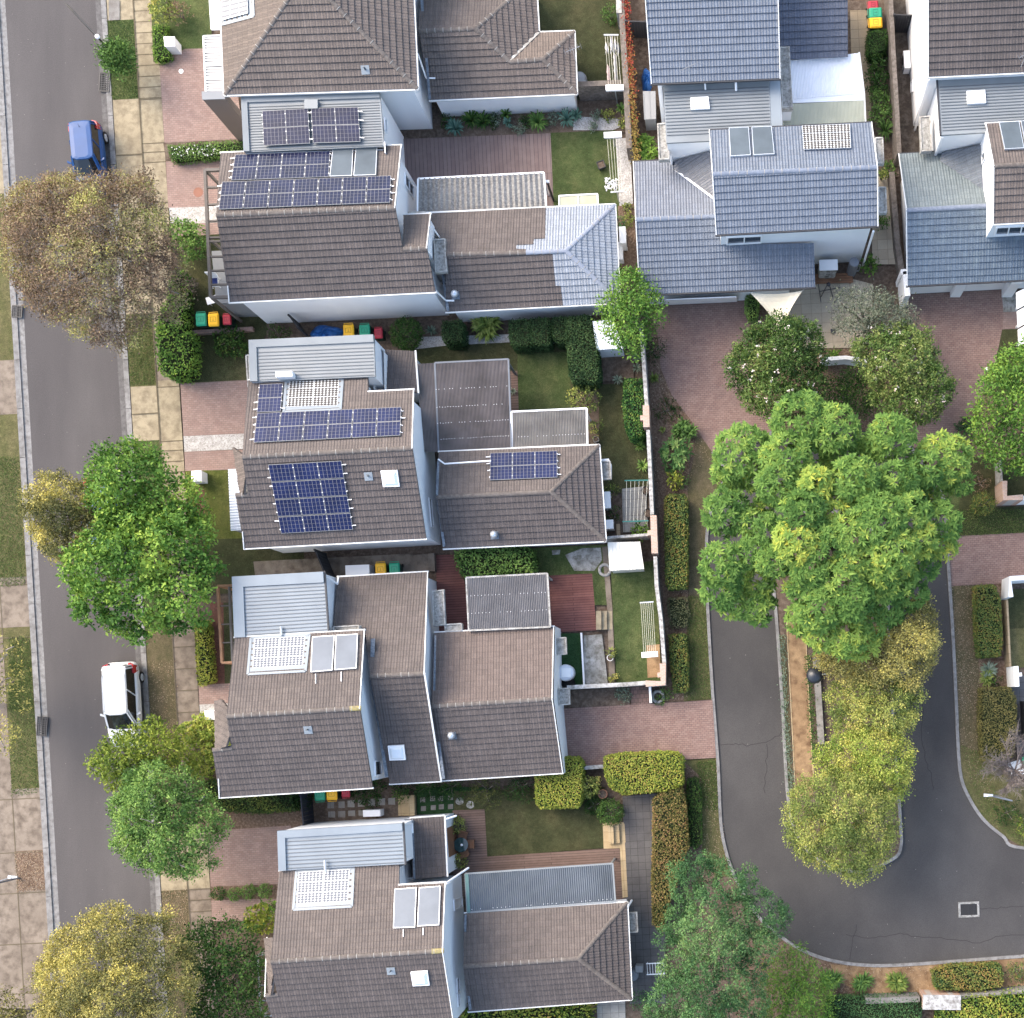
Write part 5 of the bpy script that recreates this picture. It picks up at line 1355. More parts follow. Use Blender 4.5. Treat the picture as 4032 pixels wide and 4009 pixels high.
# ---------------------------------------------------------------- cars
def car(name, label, px, rz, L, Wd_, Hh, paint, style, mats):
    """local frame: nose towards -y, tail towards +y"""
    t = thing(name, label, 'car', W(px, .004), rz); w = Wd_ / 2
    body, gl, trim = mats
    # lower body: stations from tail (+y) to nose: (y, half width, bottom, belt height, top height)
    st = [(.5, .66, .45, .60, .66), (.485, .86, .32, .78, .86), (.44, .95, .24, .86, .95), (.36, .985, .2, .88, .98), (.2, 1.0, .19, .88, .97), (0, 1.0, .19, .87, .96), (-.2, .99, .19, .86, .96),
          (-.3, .97, .2, .84, .93), (-.4, .93, .22, .76, .84), (-.46, .86, .26, .66, .74), (-.492, .68, .34, .54, .6), (-.5, .52, .4, .5, .54)]
    mb = MB(); rings = []
    for y, hw, zb, zs, zt in st:
        a = w * hw
        rings.append([Vector((x, y * L, z)) for x, z in ((-a * .9, zb), (-a * .985, (zb + zs) * .45), (-a, (zb + zs) * .55), (-a * .985, zs - .05), (-a * .94, zs), (-a * .84, zt), (-a * .4, zt + .02), (a * .4, zt + .02), (a * .84, zt), (a * .94, zs), (a * .985, zs - .05), (a, (zb + zs) * .55), (a * .985, (zb + zs) * .45), (a * .9, zb))])
    n = len(rings[0]); b = 0
    for r in rings: mb.v += [tuple(p) for p in r]
    for i in range(len(rings) - 1):
        for k in range(n):
            k2 = (k + 1) % n
            mb.f.append((i * n + k, (i + 1) * n + k, (i + 1) * n + k2, i * n + k2)); mb.m.append(0); mb.uv.append([(0, 0)] * 4)
    mb.f.append(tuple(range(n))); mb.m.append(0); mb.uv.append([(0, 0)] * n)
    e = (len(rings) - 1) * n; mb.f.append(tuple(e + k for k in reversed(range(n)))); mb.m.append(0); mb.uv.append([(0, 0)] * n)
    bo = mb.build('body', body, t, smooth=True)
    md = bo.modifiers.new('s', 'SUBSURF'); md.levels = 1; md.render_levels = 1
    yt, yr0, yr1, yw = style['tail'] * L, style['roof0'] * L, style['roof1'] * L, style['wind'] * L
    zb = .93; bw, tw = w * .86, w * .68; zr = Hh
    def ring(f, zz, y0, y1, hw):   # outline with slightly bowed ends
        return [Vector((-hw * .93, y0, zz)), Vector((-hw * .5, y0 + .05, zz)), Vector((hw * .5, y0 + .05, zz)), Vector((hw * .93, y0, zz)), Vector((hw, y0 - .12, zz)), Vector((hw * 1.01, (y0 + y1) / 2, zz + (.02 if f else 0))), Vector((hw, y1 + .14, zz)), Vector((hw * .93, y1, zz)), Vector((hw * .5, y1 - .1, zz)), Vector((-hw * .5, y1 - .1, zz)), Vector((-hw * .93, y1, zz)), Vector((-hw, y1 + .14, zz)), Vector((-hw * 1.01, (y0 + y1) / 2, zz + (.02 if f else 0))), Vector((-hw, y0 - .12, zz))]
    lo, hi = ring(0, zb, yt, yw, bw), ring(1, zr - .06, yr0, yr1, tw)
    g = MB(); g.hexa(list(reversed(lo)), list(reversed(hi))); g.build('glass_house', gl, t)
    # roof panel with a gentle crown
    r = MB(); hi2 = [Vector((p.x * 1.03, p.y + (.04 if p.y > 0 else -.02), zr - .07)) for p in hi]; m1 = [Vector((p.x * .97, p.y * .985, zr - .02)) for p in hi]; m2 = [Vector((p.x * .6, p.y * .8 + .03, zr)) for p in hi]
    k = len(hi)
    for A_, B_ in ((hi2, m1), (m1, m2)):
        for i in range(k):
            j = (i + 1) % k; r.poly([A_[j], A_[i], B_[i], B_[j]])
    r.poly(list(reversed(m2))); r.build('roof', body, t, smooth=True)
    p = MB()
    for i in ((0,), (3,), (4,), (6,), (7,), (10,), (11,), (13,)):
        a, c = lo[i[0]], hi[i[0]]; o = Vector((a.x, 0, 0)).normalized() * .012
        p.bar(a + o, c + o, .075, .05)
    for s_ in (5, 12):
        a, c = lo[s_], hi[s_]; o = Vector((a.x, 0, 0)).normalized() * .012; p.bar(a + o, c + o, .06, .04)
    p.build('window_pillar', body, t)
    if style.get('rails'):
        for sx in (-1, 1):
            rl = MB(); rl.tube([(sx * tw * .95, yr0 * .8, zr), (sx * tw * .97, yr0 * .7, zr + .05), (sx * tw * .97, yr1 * .7, zr + .05), (sx * tw * .95, yr1 * .85, zr)], .022, 6); rl.build('roof_rail', M['alu'], t)
        rb = MB()
        for i in range(4): rb.bar((-.28 + .19 * i, yr0 * .75, zr + .004), (-.28 + .19 * i, yr1 * .35, zr + .006), .02, .016)
        rb.build('roof_rib', body, t)
    an = MB(); an.tube([(0, yr0 * .82, zr - .01), (0, yr0 * .92, zr + .14)], [.012, .004], 5); an.build('aerial', M['black'], t)
    red = plain('tail_lamp', (.55, .015, .02), .2, .6, var=.05); hl = plain('headlamp', (.7, .72, .74), .1, .7, var=.03)
    for sx in (-1, 1):
        l = MB(); l.hexa([Vector(v) for v in ((sx * w * .62, L * .487, .66), (sx * w * .93, L * .447, .66), (sx * w * .97, L * .385, .66), (sx * w * .66, L * .42, .66))][::sx], [Vector(v) for v in ((sx * w * .60, L * .478, 1.1), (sx * w * .9, L * .455, 1.1), (sx * w * .93, L * .35, 1.08), (sx * w * .66, L * .38, 1.08))][::sx]); l.build('tail_light', red, t)
        l = MB(); l.hexa([Vector(v) for v in ((sx * w * .55, -L * .482, .6), (sx * w * .88, -L * .448, .6), (sx * w * .95, -L * .39, .62), (sx * w * .6, -L * .42, .62))][::-sx], [Vector(v) for v in ((sx * w * .5, -L * .47, .74), (sx * w * .82, -L * .44, .76), (sx * w * .9, -L * .37, .83), (sx * w * .6, -L * .42, .8))][::-sx]); l.build('headlight', hl, t)
        m = MB(); m.hexa([Vector(v) for v in ((sx * w * .93, yw + .62, .96), (sx * w * 1.18, yw + .70, .98), (sx * w * 1.18, yw + .82, .98), (sx * w * .93, yw + .72, .96))][::-sx], [Vector(v) for v in ((sx * w * .93, yw + .62, 1.08), (sx * w * 1.18, yw + .70, 1.11), (sx * w * 1.18, yw + .82, 1.11), (sx * w * .93, yw + .72, 1.08))][::-sx]); m.build('wing_mirror', body, t)
        for y in (.31, -.31):
            wh = MB(); c = Vector((sx * (w * .93), y * L, .31))
            def disc(x0, x1, rr, mi):
                q = [[c + Vector((sx * x, rr_ * math.cos(a), rr_ * math.sin(a))) for a in np.linspace(0, 6.2832, 19)[:-1]] for x, rr_ in ((x0, rr), (x1, rr))]
                for i in range(18): wh.poly([q[0][i], q[0][(i + 1) % 18], q[1][(i + 1) % 18], q[1][i]], mi)
                wh.poly(q[1], mi); wh.poly(q[0], mi)
            disc(-.16, .075, .32, 0); wo = wh.build('wheel', M['black'], t)
            wh = MB(); disc(.07, .085, .2, 0)
            for i in range(5):
                a = i * 1.2566; wh.bar(c + Vector((sx * .09, 0, 0)), c + Vector((sx * .09, .19 * math.cos(a), .19 * math.sin(a))), .05, .02)
            wh.build('rim', M['alu'], wo)
        hd = MB()
        for y in (.13, -.1): hd.box((sx * w * 1.0, y * L, .82), (.03, .17, .035))
        hd.build('door_handle', body, t)
    bp = MB(); bp.box((0, L * .497, .48), (w * 1.1, .06, .16)); bp.box((0, L * .505, .62), (.4, .02, .1)); bp.build('bumper', trim, t)
    wi = MB()
    for sx in (-.25, .3): wi.bar((sx, yw - .06, .99), (sx + .42, yw + .12, 1.05), .02, .02)
    wi.build('wiper', M['black'], t)
    return t
white_p = plain('white_car_paint', (.60, .61, .62), .25, .4, var=.03); blue_p = plain('blue_car_paint', (.018, .09, .28), .35, .3, var=.08); sky_p = plain('pale_blue_car_paint', (.08, .19, .4), .2, .6, var=.08)
dk = plain('car_glass', (.012, .016, .02), .06, .7, var=.1)
car('parked_car', 'white people carrier with roof rails parked at the kerb', (508, 2774), rad(3.0), 4.7, 1.86, 1.68, None, dict(tail=.455, roof0=.43, roof1=-.10, wind=-.27, rails=1), (white_p, dk, M['black']))
car('parked_car', 'blue hatchback parked at the kerb, its front under the gum tree', (374, 646), rad(5.5), 4.0, 1.72, 1.5, None, dict(tail=.46, roof0=.42, roof1=-.06, wind=-.25), (blue_p, dk, M['black']))
car('parked_car', 'pale blue car almost hidden beneath the green and olive street trees', (430, 2040), rad(3.4), 4.3, 1.76, 1.48, None, dict(tail=.44, roof0=.36, roof1=-.08, wind=-.26), (sky_p, dk, M['black']))

# ---------------------------------------------------------------- wheelie bins
LID = {'green': plain('bin_lid_green', (.03, .44, .25), .45, .4, var=.06), 'yellow': plain('bin_lid_yellow', (.86, .47, .02), .45, .4, var=.06), 'red': plain('bin_lid_red', (.56, .04, .07), .45, .4, var=.06)}
def bin_(px, col, rz, label, small=False):
    f = .8 if small else 1.0; w, d, hh = .58 * f, .70 * f, (1.05 if not small else .9)
    t = thing('wheelie_bin', label, 'wheelie bin', W(px, 0) , rz, None)
    b = MB(); r0 = [Vector((x * w * .4, y * d * .38, .05)) for x, y in ((-1, -1), (1, -1), (1, 1), (-1, 1))]; r1 = [Vector((x * w * .48, y * d * .47, hh - .05)) for x, y in ((-1, -1), (1, -1), (1, 1), (-1, 1))]
    b.hexa(r0, r1); b.build('bin_body', plain('bin_body_green', (.02, .05, .035), .6, .3), t)
    l = MB(); q = lambda s_, z: [Vector((x * w * .5 * s_, y * d * .5 * s_, z)) for x, y in ((-.85, -1), (.85, -1), (1, -.85), (1, .85), (.85, 1), (-.85, 1), (-1, .85), (-1, -.85))]
    l.hexa(q(1, hh - .06), q(1.0, hh - .01)); A_, B_ = q(1, hh - .01), q(.78, hh + .055)
    for i in range(8): l.poly([A_[i], A_[(i + 1) % 8], B_[(i + 1) % 8], B_[i]])
    l.poly(B_); lo = l.build('lid', LID[col], t)
    e = MB(); z = hh + .058
    for a, c in (((-.15, -.12), (.15, -.12)), ((.15, -.12), (.15, .14)), ((.15, .14), (-.15, .14)), ((-.15, .14), (-.15, -.12)), ((-.05, -.05), (.06, -.05)), ((.0, -.05), (0, .07))):
        e.bar((a[0] * f, a[1] * f, z), (c[0] * f, c[1] * f, z), .018, .012)
    e.build('lid_emblem', plain('emblem_' + col, sc(LID[col].node_tree.nodes['Color Ramp'].color_ramp.elements[0].color[:3], .6), .5), lo)
    hn = MB(); hn.tube([(-w * .42, d * .48, hh - .04), (-w * .42, d * .6, hh - .02), (w * .42, d * .6, hh - .02), (w * .42, d * .48, hh - .04)], .018, 6); hn.build('handle', LID[col], t)
    wl = MB()
    for sx in (-1, 1): wl.tube([(sx * w * .36, d * .42, .1), (sx * w * .48, d * .42, .1)], .1, 12)
    wl.build('wheel', M['black'], t); return t
gr = 'front of the second house on the lawn by the brick edging'
for p, c, n in (((1555, 720), 'green', 'green'), ((1648, 722), 'yellow', 'yellow'), ((1740, 714), 'red', 'small red')): bin_(tuple(np.array(A2(*p)) + np.array((12, 6))), c, rad(3), n + ' lidded wheelie bin on the front lawn under the gum tree', c == 'red')
for p, c, n in (((1118, 800), 'yellow', 'yellow'), ((1238, 800), 'green', 'green'), ((1335, 812), 'red', 'small red')): bin_(tuple(np.array(B2(*p)) + np.array((12, 8))), c, rad(3), n + ' lidded wheelie bin near the ball bush north of the third house', c == 'red')
for p, c, n in (((1365, 862), 'yellow', 'yellow'), ((1468, 860), 'green', 'green')): bin_(tuple(np.array(B3(*p)) + np.array((8, 2))), c, rad(3), n + ' lidded wheelie bin beside the concrete steps and white air conditioner')
for p, c, n in (((910, 1008), 'green', 'green'), ((1000, 1003), 'yellow', 'yellow'), ((1098, 992), 'red', 'small red')): bin_(tuple(np.array(B4(*p)) + np.array((8, -2))), c, rad(183), n + ' lidded wheelie bin above the stepping stones and the navy gate', c == 'red')
for p, c, n in (((775, 70), 'red', 'small red'), ((790, 140), 'green', 'green'), ((792, 212), 'yellow', 'yellow')): bin_(tuple(np.array(E1(*p)) + np.array((-4, 18))), c, rad(93), n + ' lidded wheelie bin on the tan path between the blue houses', c == 'red')
bin_(E4(1925, 775), 'green', rad(20), 'green lidded wheelie bin at the right edge behind the bare tree')

# ---------------------------------------------------------------- walls, fences, gates
def wallthing(name, label, px, w, z, mat, cat='wall', cap=None, zb=0.0, group=None):
    o = strip(name, px, w, z, mat, zb, 'thing', label, cat)
    if group: o['group'] = group
    if cap:
        k = strip('wall_cap', px, w + .05, z + .06, cap, z - .01, None); k.parent = o
        for q in ('kind',): 
            if q in k: del k[q]
    return o
wallthing('boundary_wall', 'long grey brown block wall behind the top back yards, ivy along it', [C1(1632, -100), C1(1655, 380), C1(1678, 745), C1(1690, 1000), C1(1702, 1220)], .3, 1.7, M['blockwall'])
wallthing('boundary_wall', 'grey brown cross wall between the top two back yards', [C1(1315, 748), C1(1645, 735)], .28, 1.7, M['blockwall'])
wallthing('pale_wall', 'cream rendered wall length at the top of the laundry yard', [C1(1622, -100), C1(1628, 225)], .3, 1.75, M['hood'])
wallthing('side_wall', 'mossy narrow block wall between the blue roofed houses', [E1(873, -60), E1(900, 500), E1(925, 900), E1(945, 1270)], .24, 1.8, M['blockwall'])
wallthing('low_wall', 'grey block edging wall on the path beside the garage', [E1(905, 1350), E1(950, 1900), E2(985, 380)], .3, .9, M['blockwall'])
wallthing('boundary_wall', 'thin weathered white wall from the shed down to its brick step', [C2(1790, 790), C2(1815, 1150), C2(1832, 1400)], .2, 1.8, M['wall_pale'])
wallthing('boundary_wall', 'weathered white wall beside the third house lawn, brick topped at both ends', [C2(1842, 1575), C3(1850, 0), C3(1872, 470)], .2, 1.8, M['wall_pale'])
wallthing('boundary_wall', 'weathered white wall along the clothesline lawn of the red deck house', [C3(1895, 780), C3(1905, 1000), D3(400, 1250), D3(425, 1570)], .2, 1.8, M['wall_pale'])
for lab, pts in (('stepped orange brick wall end above the mixed hedge', [C2(1828, 1400), C2(1832, 1560)]), ('small orange brick pier standing beside the square paved clothesline area', [C3(1883, 480), C3(1893, 760)]), ('orange and white brick corner pier next to the sandpit', [D3(415, 1570), D3(418, 1715), D3(290, 1718)])):
    wallthing('brick_pier', lab, pts, .34, 2.0, M['brick_pier'], 'brick pier')
for lab, pts in (('short brick return beside the stepped orange wall end', [C2(1785, 1490), C2(1815, 1488)]), ('short brick return of the pier behind the cream shed', [C3(1840, 608), C3(1872, 604)]), ('short white brick return inside the corner by the sandpit', [D3(375, 1655), D3(400, 1652)])):
    wallthing('brick_pier', lab, pts, .26, 1.9, M['brick_pier'], 'brick pier')
wallthing('boundary_wall', 'weathered timber topped wall between the turf strip and the brick drive', [C3(1240, 1745), C3(1690, 1722), C3(1840, 1710)], .22, 1.5, M['wall_pale'])
wallthing('boundary_wall', 'pale cross wall behind the cream ribbed shed', [C3(1505, 640), C3(1840, 615)], .14, 1.6, M['wall_pale'])
wallthing('low_wall', 'white low wall end dividing the brick path from the tyre planter', [D3(310, 1735), D3(318, 1860)], .12, .8, M['white_gloss'])
wallthing('garden_edging', 'white painted timber edging beside the artificial turf strip', [C3(1328, 1332), C3(1350, 1730)], .09, .4, M['white_gloss'], 'edging')
wallthing('brick_edging', 'low brick edging wall between two front lawns', [A2(1420, 805), A2(1930, 772)], .22, .4, M['brick'], 'edging')
wallthing('low_wall', 'white rendered planter wall below the cream paved terrace', [E2(380, 1030), E2(560, 1015), E2(720, 1040)], .2, 1.1, M['white'])
wallthing('entrance_wall', 'white rendered wall stub with dark caps beside the garage', [E2(985, 420), E2(1000, 600)], .3, 2.1, M['white'])
wallthing('entrance_wall', 'white square pillar at the garage corner', [E2(952, 425), E2(1010, 418)], .28, 2.1, M['white'], 'pillar')
wallthing('garden_wall', 'white and pink brick corner wall beside the round bush at right', [E3(1718, 225), E3(1722, 352), E3(1855, 345)], .3, 1.9, M['brick_pier'], cap=None)
wallthing('garden_wall', 'white rendered wall at the right edge running from the brick corner', [E3(1860, 348), E3(2200, 330)], .22, 1.8, M['white'])
wallthing('garden_wall', 'white corner wall below the right hand brick drive', [E3(1762, 1080), E3(1758, 945), E3(2200, 920)], .26, 2.0, M['white'])
wallthing('low_fence', 'tan capped low wall along the right hand hedge', [E3(1758, 1090), E3(1782, 1590)], .1, 1.2, M['pav_tan'], 'wall')
wallthing('garden_wall', 'white gate pillar wall above the square hedge at right', [E3(1800, 1590), E3(1808, 1740)], .24, 2.0, M['white'])
wallthing('garden_wall', 'small white cross wall against the gate pillar at right', [E3(1818, 1652), E3(1846, 1650)], .2, 1.9, M['white'])
wallthing('low_wall', 'thin pale wall post line above the brick corner at right', [E3(1705, 60), E3(1712, 215)], .1, 1.4, M['wall_pale'])
wallthing('garden_wall', 'grey concrete wall behind the southern hedges', [E5(400, 998), E5(630, 990)], .3, 1.2, M['conc'])
wallthing('brick_pier', 'white brick pier between the two bottom right hedges', [E5(640, 998), E5(800, 1000)], .75, 1.4, M['brick_pier'], 'brick pier', cap=M['wall_pale'])
wallthing('garden_wall', 'grey concrete wall at the bottom right under the bright hedge', [E5(800, 988), E5(1200, 955)], .35, 1.2, M['conc'])
wallthing('garden_wall', 'low concrete retaining strip beside the island path', [(3212, 2590), (3232, 2930)], .35, .35, M['conc'])
wallthing('edging', 'white line edging under the drive hedge', [C4(1330, 812), C4(1500, 800)], .2, .7, M['wall_pale'], 'edging')
def gate(label, a, b, z, mat, n=7, w=.06):
    A_, B_ = W(a, 0), W(b, 0); c = (A_ + B_) / 2; t = thing('side_gate', label, 'gate', c); A_ -= c; B_ -= c; L = (B_ - A_).length; d = (B_ - A_) / L; m = MB()
    for i in range(n):
        p = A_ + d * L * (i + .5) / n; q = Vector((p.x, p.y, z / 2 + .03)); m.box(q, (L / n * .93, w * .5, z - .06), math.atan2(d.y, d.x))
    m.build('boards', mat, t); f = MB()
    for p in (A_, B_): f.box((p.x, p.y, z / 2 + .05), (.09, .09, z + .1))
    f.bar(A_ + UP * z, B_ + UP * z, w, .06); f.build('frame', mat, t); return t
navy = plain('navy_gate', (.025, .03, .045), .6, .3); chg = plain('charcoal_gate', (.05, .05, .055), .6, .3)
gate('dark timber side gate beside the blue tarpaulin', B2(735, 735), B2(800, 825), 1.9, chg); gate('black side gate next to the long white air conditioner box', B3(930, 735), B3(1000, 902), 2.0, chg)
gate('dark navy gate closing the stepping stone passage', B4(822, 1005), B4(842, 1225), 1.9, navy); gate('charcoal gate between the mossy wall and the white right hand house', E1(905, 250), E1(1040, 255), 1.9, chg)
gate('black fence panel in the dark gap beside the ivy', D1(140, 290), D1(285, 295), 1.8, chg)

# ---------------------------------------------------------------- sheds, boxes, machines
def shed(label, t_, xy, z0, z1, n, mat, name='garden_shed', door=None):
    q = two(t_, xy, 1.0); c = sum(q, Vector()) / 4; c.z = 0
    q = [W(p, z0 if i < 2 else z1) for i, p in enumerate(T(t_, *xy))]; t = thing(name, label, 'shed', c); q = [p - c for p in q]
    s_ = [Vector((p.x * .95, p.y * .95, 0)) for p in q]; tt = [Vector((p.x * .95, p.y * .95, p.z - .06)) for p in q]; m = MB(); m.hexa(list(reversed(s_)), list(reversed(tt))); m.build('shed_wall', mat, t)
    r = slab(t, 'shed_roof', q, .05, [mat]); rb = MB()
    for i in range(n + 1): rb.bar(bil(q, i / n, 0) + UP * .012, bil(q, i / n, 1) + UP * .012, .035, .026)
    rb.build('roof_rib', mat, r); return t
cs = plain('cream_shed_steel', (.66, .63, .56), .45, .4, var=.08)
shed('cream ribbed steel shed beside the long boundary wall', C3, (1525, 645, 1765, 640, 1795, 845, 1540, 860), 2.0, 1.9, 9, cs)
t = shed('white steel shed tucked under the bushy tree', C2, (1412, 702, 1560, 690, 1640, 905, 1440, 918), 2.0, 1.9, 5, M['white_steel'])
dm = MB(); a_, b_ = W(C2(1448, 960), .1) - t.location, W(C2(1632, 945), .1) - t.location; dm.bar(a_ + UP * .85, b_ + UP * .85, .04, 1.6); dm.build('door', M['white_gloss'], t)
shed('grey storage cupboard against the blue house beside the ivy', D1, (255, 690, 345, 690, 350, 900, 265, 905), 1.6, 1.6, 2, M['grey_wall'], 'storage_box')
def aircon(label, px, w, d, hh, rz, z=0.05):
    t = thing('air_conditioner', label, 'air conditioner', W(px, z), rz); m = MB(); m.box((0, 0, hh / 2 + .06), (w, d, hh)); m.build('casing', M['white_gloss'], t)
    f = MB(); f.lathe([(min(w, hh) * .36, 0), (min(w, hh) * .36, .02), (min(w, hh) * .3, .025), (.02, .02)], (0, 0, 0), 20); o = f.build('fan_grille', M['metal_dk'], t); o.rotation_euler = (rad(90), 0, 0); o.location = (w * -.14, -d / 2, hh / 2 + .06)
    s_ = MB()
    for i in range(6): s_.box((w * .37, -d / 2 - .004, .15 + i * hh / 8), (w * .18, .012, hh / 18))
    s_.build('vent_slats', M['tank'], t); l = MB()
    for x in (-.35, .35): l.box((w * x, 0, .03), (.06, d * 1.05, .06))
    l.build('foot', M['tank'], t); return t
aircon('long white box air conditioner north of the fourth house', (1428, 2255), 1.3, .62, 1.0, rad(2)); aircon('white air conditioner on the ground by the stepping stones', B4(1306, 1148), .95, .36, .8, rad(2))
aircon('white air conditioner against the rear wall above the grey box', C3(1532, 342), .9, .34, .8, rad(93)); aircon('pale grey unit below the white air conditioner near a plank', C3(1545, 525), .5, .45, .8, rad(93))
aircon('white air conditioner on the long side wall of the right house', E1(1022, 500), .95, .34, .7, rad(-86)); aircon('white air conditioner partly behind the repaired roof', C2(1622, 205), .95, .34, .7, rad(93)); aircon('cream hot water box above the white unit by the repaired roof', C2(1648, 110), .9, .36, 1.2, rad(93))
t = thing('drawer_cabinet', 'white weathered drawer cabinet against the white house wall', 'cabinet', W(D2(1640, 345), 0), rad(2)); m = MB(); m.box((0, 0, .75), (.92, .5, 1.4)); m.build('cabinet_body', M['hood'], t)
for i in range(4):
    m = MB(); m.box((0, -.26, .22 + i * .34), (.84, .05, .28)); o = m.build('drawer', M['wall_pale'], t); m = MB(); m.box((0, -.3, .22 + i * .34), (.2, .03, .03)); m.build('handle', M['metal_dk'], o)
m = MB(); m.box((0, 0, 1.48), (1.0, .58, .05)); m.build('top', M['white_gloss'], t)
t = thing('water_heater', 'grey cylinder water tank beside the white drawer cabinet', 'water tank', W(D2(1828, 335), 0)); m = MB(); m.lathe([(.27, 0), (.27, 1.7), (.25, 1.76), (.02, 1.8)], n=20); m.build('cylinder', M['tank'], t, smooth=False); m = MB(); m.tube([(.27, 0, .3), (.4, 0, .3), (.4, .1, 1.0)], .025, 6); m.build('pipe', M['alu'], t)
for lab, px, r in (('grey water barrel at the rear corner of the top house', C1(1325, 660), .4), ('smaller grey water barrel touching the bigger one', C1(1352, 712), .34)):
    t = thing('water_barrel', lab, 'barrel', W(px, 0)); m = MB(); m.lathe([(r * .85, 0), (r, .3), (r, .9), (r * .9, 1.05), (r * .75, 1.08)], n=20); m.build('barrel_body', M['tank'], t); m = MB(); m.lathe([(r * .74, 1.08), (r * .74, 1.1), (.03, 1.13)], n=20); m.build('lid', plain('barrel_lid', (.3, .33, .37), .5), t)
t = thing('round_tank', 'pale grey round lidded tank beside the turf strip', 'tank', W(C3(1222, 1635), .0)); m = MB(); m.lathe([(.44, 0), (.46, 1.0), (.4, 1.12), (.02, 1.16)], n=24); m.build('tank_body', M['white_steel'], t); m = MB(); m.box((.05, 0, 1.19), (.5, .5, .08)); m.build('lid', M['white_gloss'], t)
t = thing('rubbish_pile', 'black bag heap under the pale round tank', 'bag', W(C3(1226, 1712), 0)); m = MB(); m.lathe([(.36, 0), (.42, .25), (.3, .5), (.05, .56)], n=9); m.build('bag', M['black'], t, smooth=True)
def tarp(label, px, r, hgt, sx=1.0, sy=1.0, rz=0.0):
    m = MB(); n, k = 26, 9; t = W(px, 0); P = []
    for i in range(k):
        f = i / (k - 1); P.append([Vector((sx * r * f * (1 + .12 * math.sin(3 * a + 1) + .05 * math.sin(7 * a)) * math.cos(a), sy * r * f * (1 + .1 * math.sin(4 * a)) * math.sin(a), hgt * (1 - f ** 2.2) * (1 + .16 * math.sin(5 * a + 6 * f)) + .02)) for a in np.linspace(0, 6.2832, n + 1)[:-1]])
    for i in range(1, k):
        for j in range(n): m.poly([P[i - 1][j], P[i][j], P[i][(j + 1) % n], P[i - 1][(j + 1) % n]] if i > 1 else [P[0][0], P[i][j], P[i][(j + 1) % n]])
    o = m.build('tarpaulin', M['tarp'], loc=t); o.rotation_euler = (0, 0, rz); return tag(o, label, 'tarpaulin')
tarp('crumpled blue tarpaulin over a heap behind the dark side gate', B2(935, 812), .75, .7, 1.3, .8, .1); tarp('bright blue covered heap beside the blue house wall', D1(285, 625), .55, .8, .62, 1.35)

# ---------------------------------------------------------------- clotheslines
def clothesline(label, t_, xy, z, n, head, box=True, frame=M['alu'], foot=True):
    q = two(t_, xy, z); c = sum(q, Vector()) / 4; c.z = 0; t = thing('clothesline', label, 'clothesline', c); q = [p - c for p in q]
    f = MB(); f.bar(q[0], q[1], .06, .06); f.build('end_bar', head, t)
    b = MB(); b.bar(q[3] - (q[2] - q[3]) * .1, q[2] + (q[2] - q[3]) * .1, .3 if box else .06, .16 if box else .06); b.build('line_box' if box else 'front_bar', M['white_gloss'] if box else head, t)
    l = MB()
    for i in range(n): l.tube([bil(q, (i + .5) / n, 0), bil(q, (i + .5) / n, .5) - UP * .03, bil(q, (i + .5) / n, 1)], .009, 5)
    l.build('line', plain('line_cord', (.62, .6, .5), .8), t)
    for u, v in ((.5, 0), (.5, 1)):
        p = bil(q, u, v); m = MB(); m.tube([(p.x, p.y, 0), (p.x, p.y, p.z)], .035, 8); m.build('post', head, t)
    return t, q, c
t, q, c = clothesline('clothesline hung with pink and white washing in the top yard', C1, (1494, 265, 1604, 265, 1632, 665, 1520, 668), 1.75, 6, M['alu'])
def cloth(label, p, w, d, hgt, mat, rz=0.0):
    m = MB(); n = 9
    for sgn in (-1, 1):
        for i in range(n):
            y0, y1 = -d / 2 + d * i / n, -d / 2 + d * (i + 1) / n; f = lambda y: .03 * math.sin(y * 17 + sgn)
            top0, top1 = Vector((0, y0, 0)), Vector((0, y1, 0)); b0, b1 = Vector((sgn * (w / 2 + f(y0)), y0, -hgt)), Vector((sgn * (w / 2 + f(y1)), y1, -hgt * (.93 + .07 * math.sin(i))))
            m.poly([top0, top1, b1, b0] if sgn > 0 else [top1, top0, b0, b1])
    o = m.build('laundry', mat, loc=p); o.rotation_euler = (0, 0, rz); return tag(o, label, 'laundry', 'laundry on the line')
for lab, u, v, d, m_ in (('long pink towel pegged on the lowest left line', .1, .78, 1.35, M['cloth_pink']), ('short white cloth at the top left of the washing line', .1, .2, .45, M['cloth_white']), ('white shirt on the second line from the right', .72, .15, .6, M['cloth_white']), ('long white sheet in the middle of the line', .6, .62, 1.7, M['cloth_white']), ('white cloth on the rightmost line', .92, .22, .55, M['cloth_white']), ('pale cloth hanging near the head of the line beside the sheet', .45, .15, .7, M['cloth_white'])):
    cloth(lab, bil(q, u, v) + c, .16, d, .55, m_, rad(3))
clothesline('retractable clothesline with pegs bunched at its end on the bright lawn', C1, (1545, 1455, 1640, 1448, 1618, 1020, 1506, 1025), 1.5, 5, M['alu'])
p0 = W(C1(1548, 1388), 1.45); m = MB()
for i in range(40): m.box((RD.uniform(-.3, .3), RD.uniform(-.3, .3), RD.uniform(-.2, .05)), (.05, .14, .12), RD.uniform(0, 3))
tag(m.build('peg_bundle', M['cloth_white'], loc=p0), 'bunch of white pegs and cloths at the clothesline end', 'laundry')
clothesline('green framed clothesline above the square grey paving', C3, (1650, 178, 1840, 175, 1815, 482, 1650, 488), 1.6, 6, plain('teal_frame', (.03, .2, .17), .5), box=False)
clothesline('clothesline over the sandpit lawn with a white box end', C3, (1766, 1102, 1870, 1095, 1892, 1490, 1790, 1497), 1.6, 7, M['alu'])

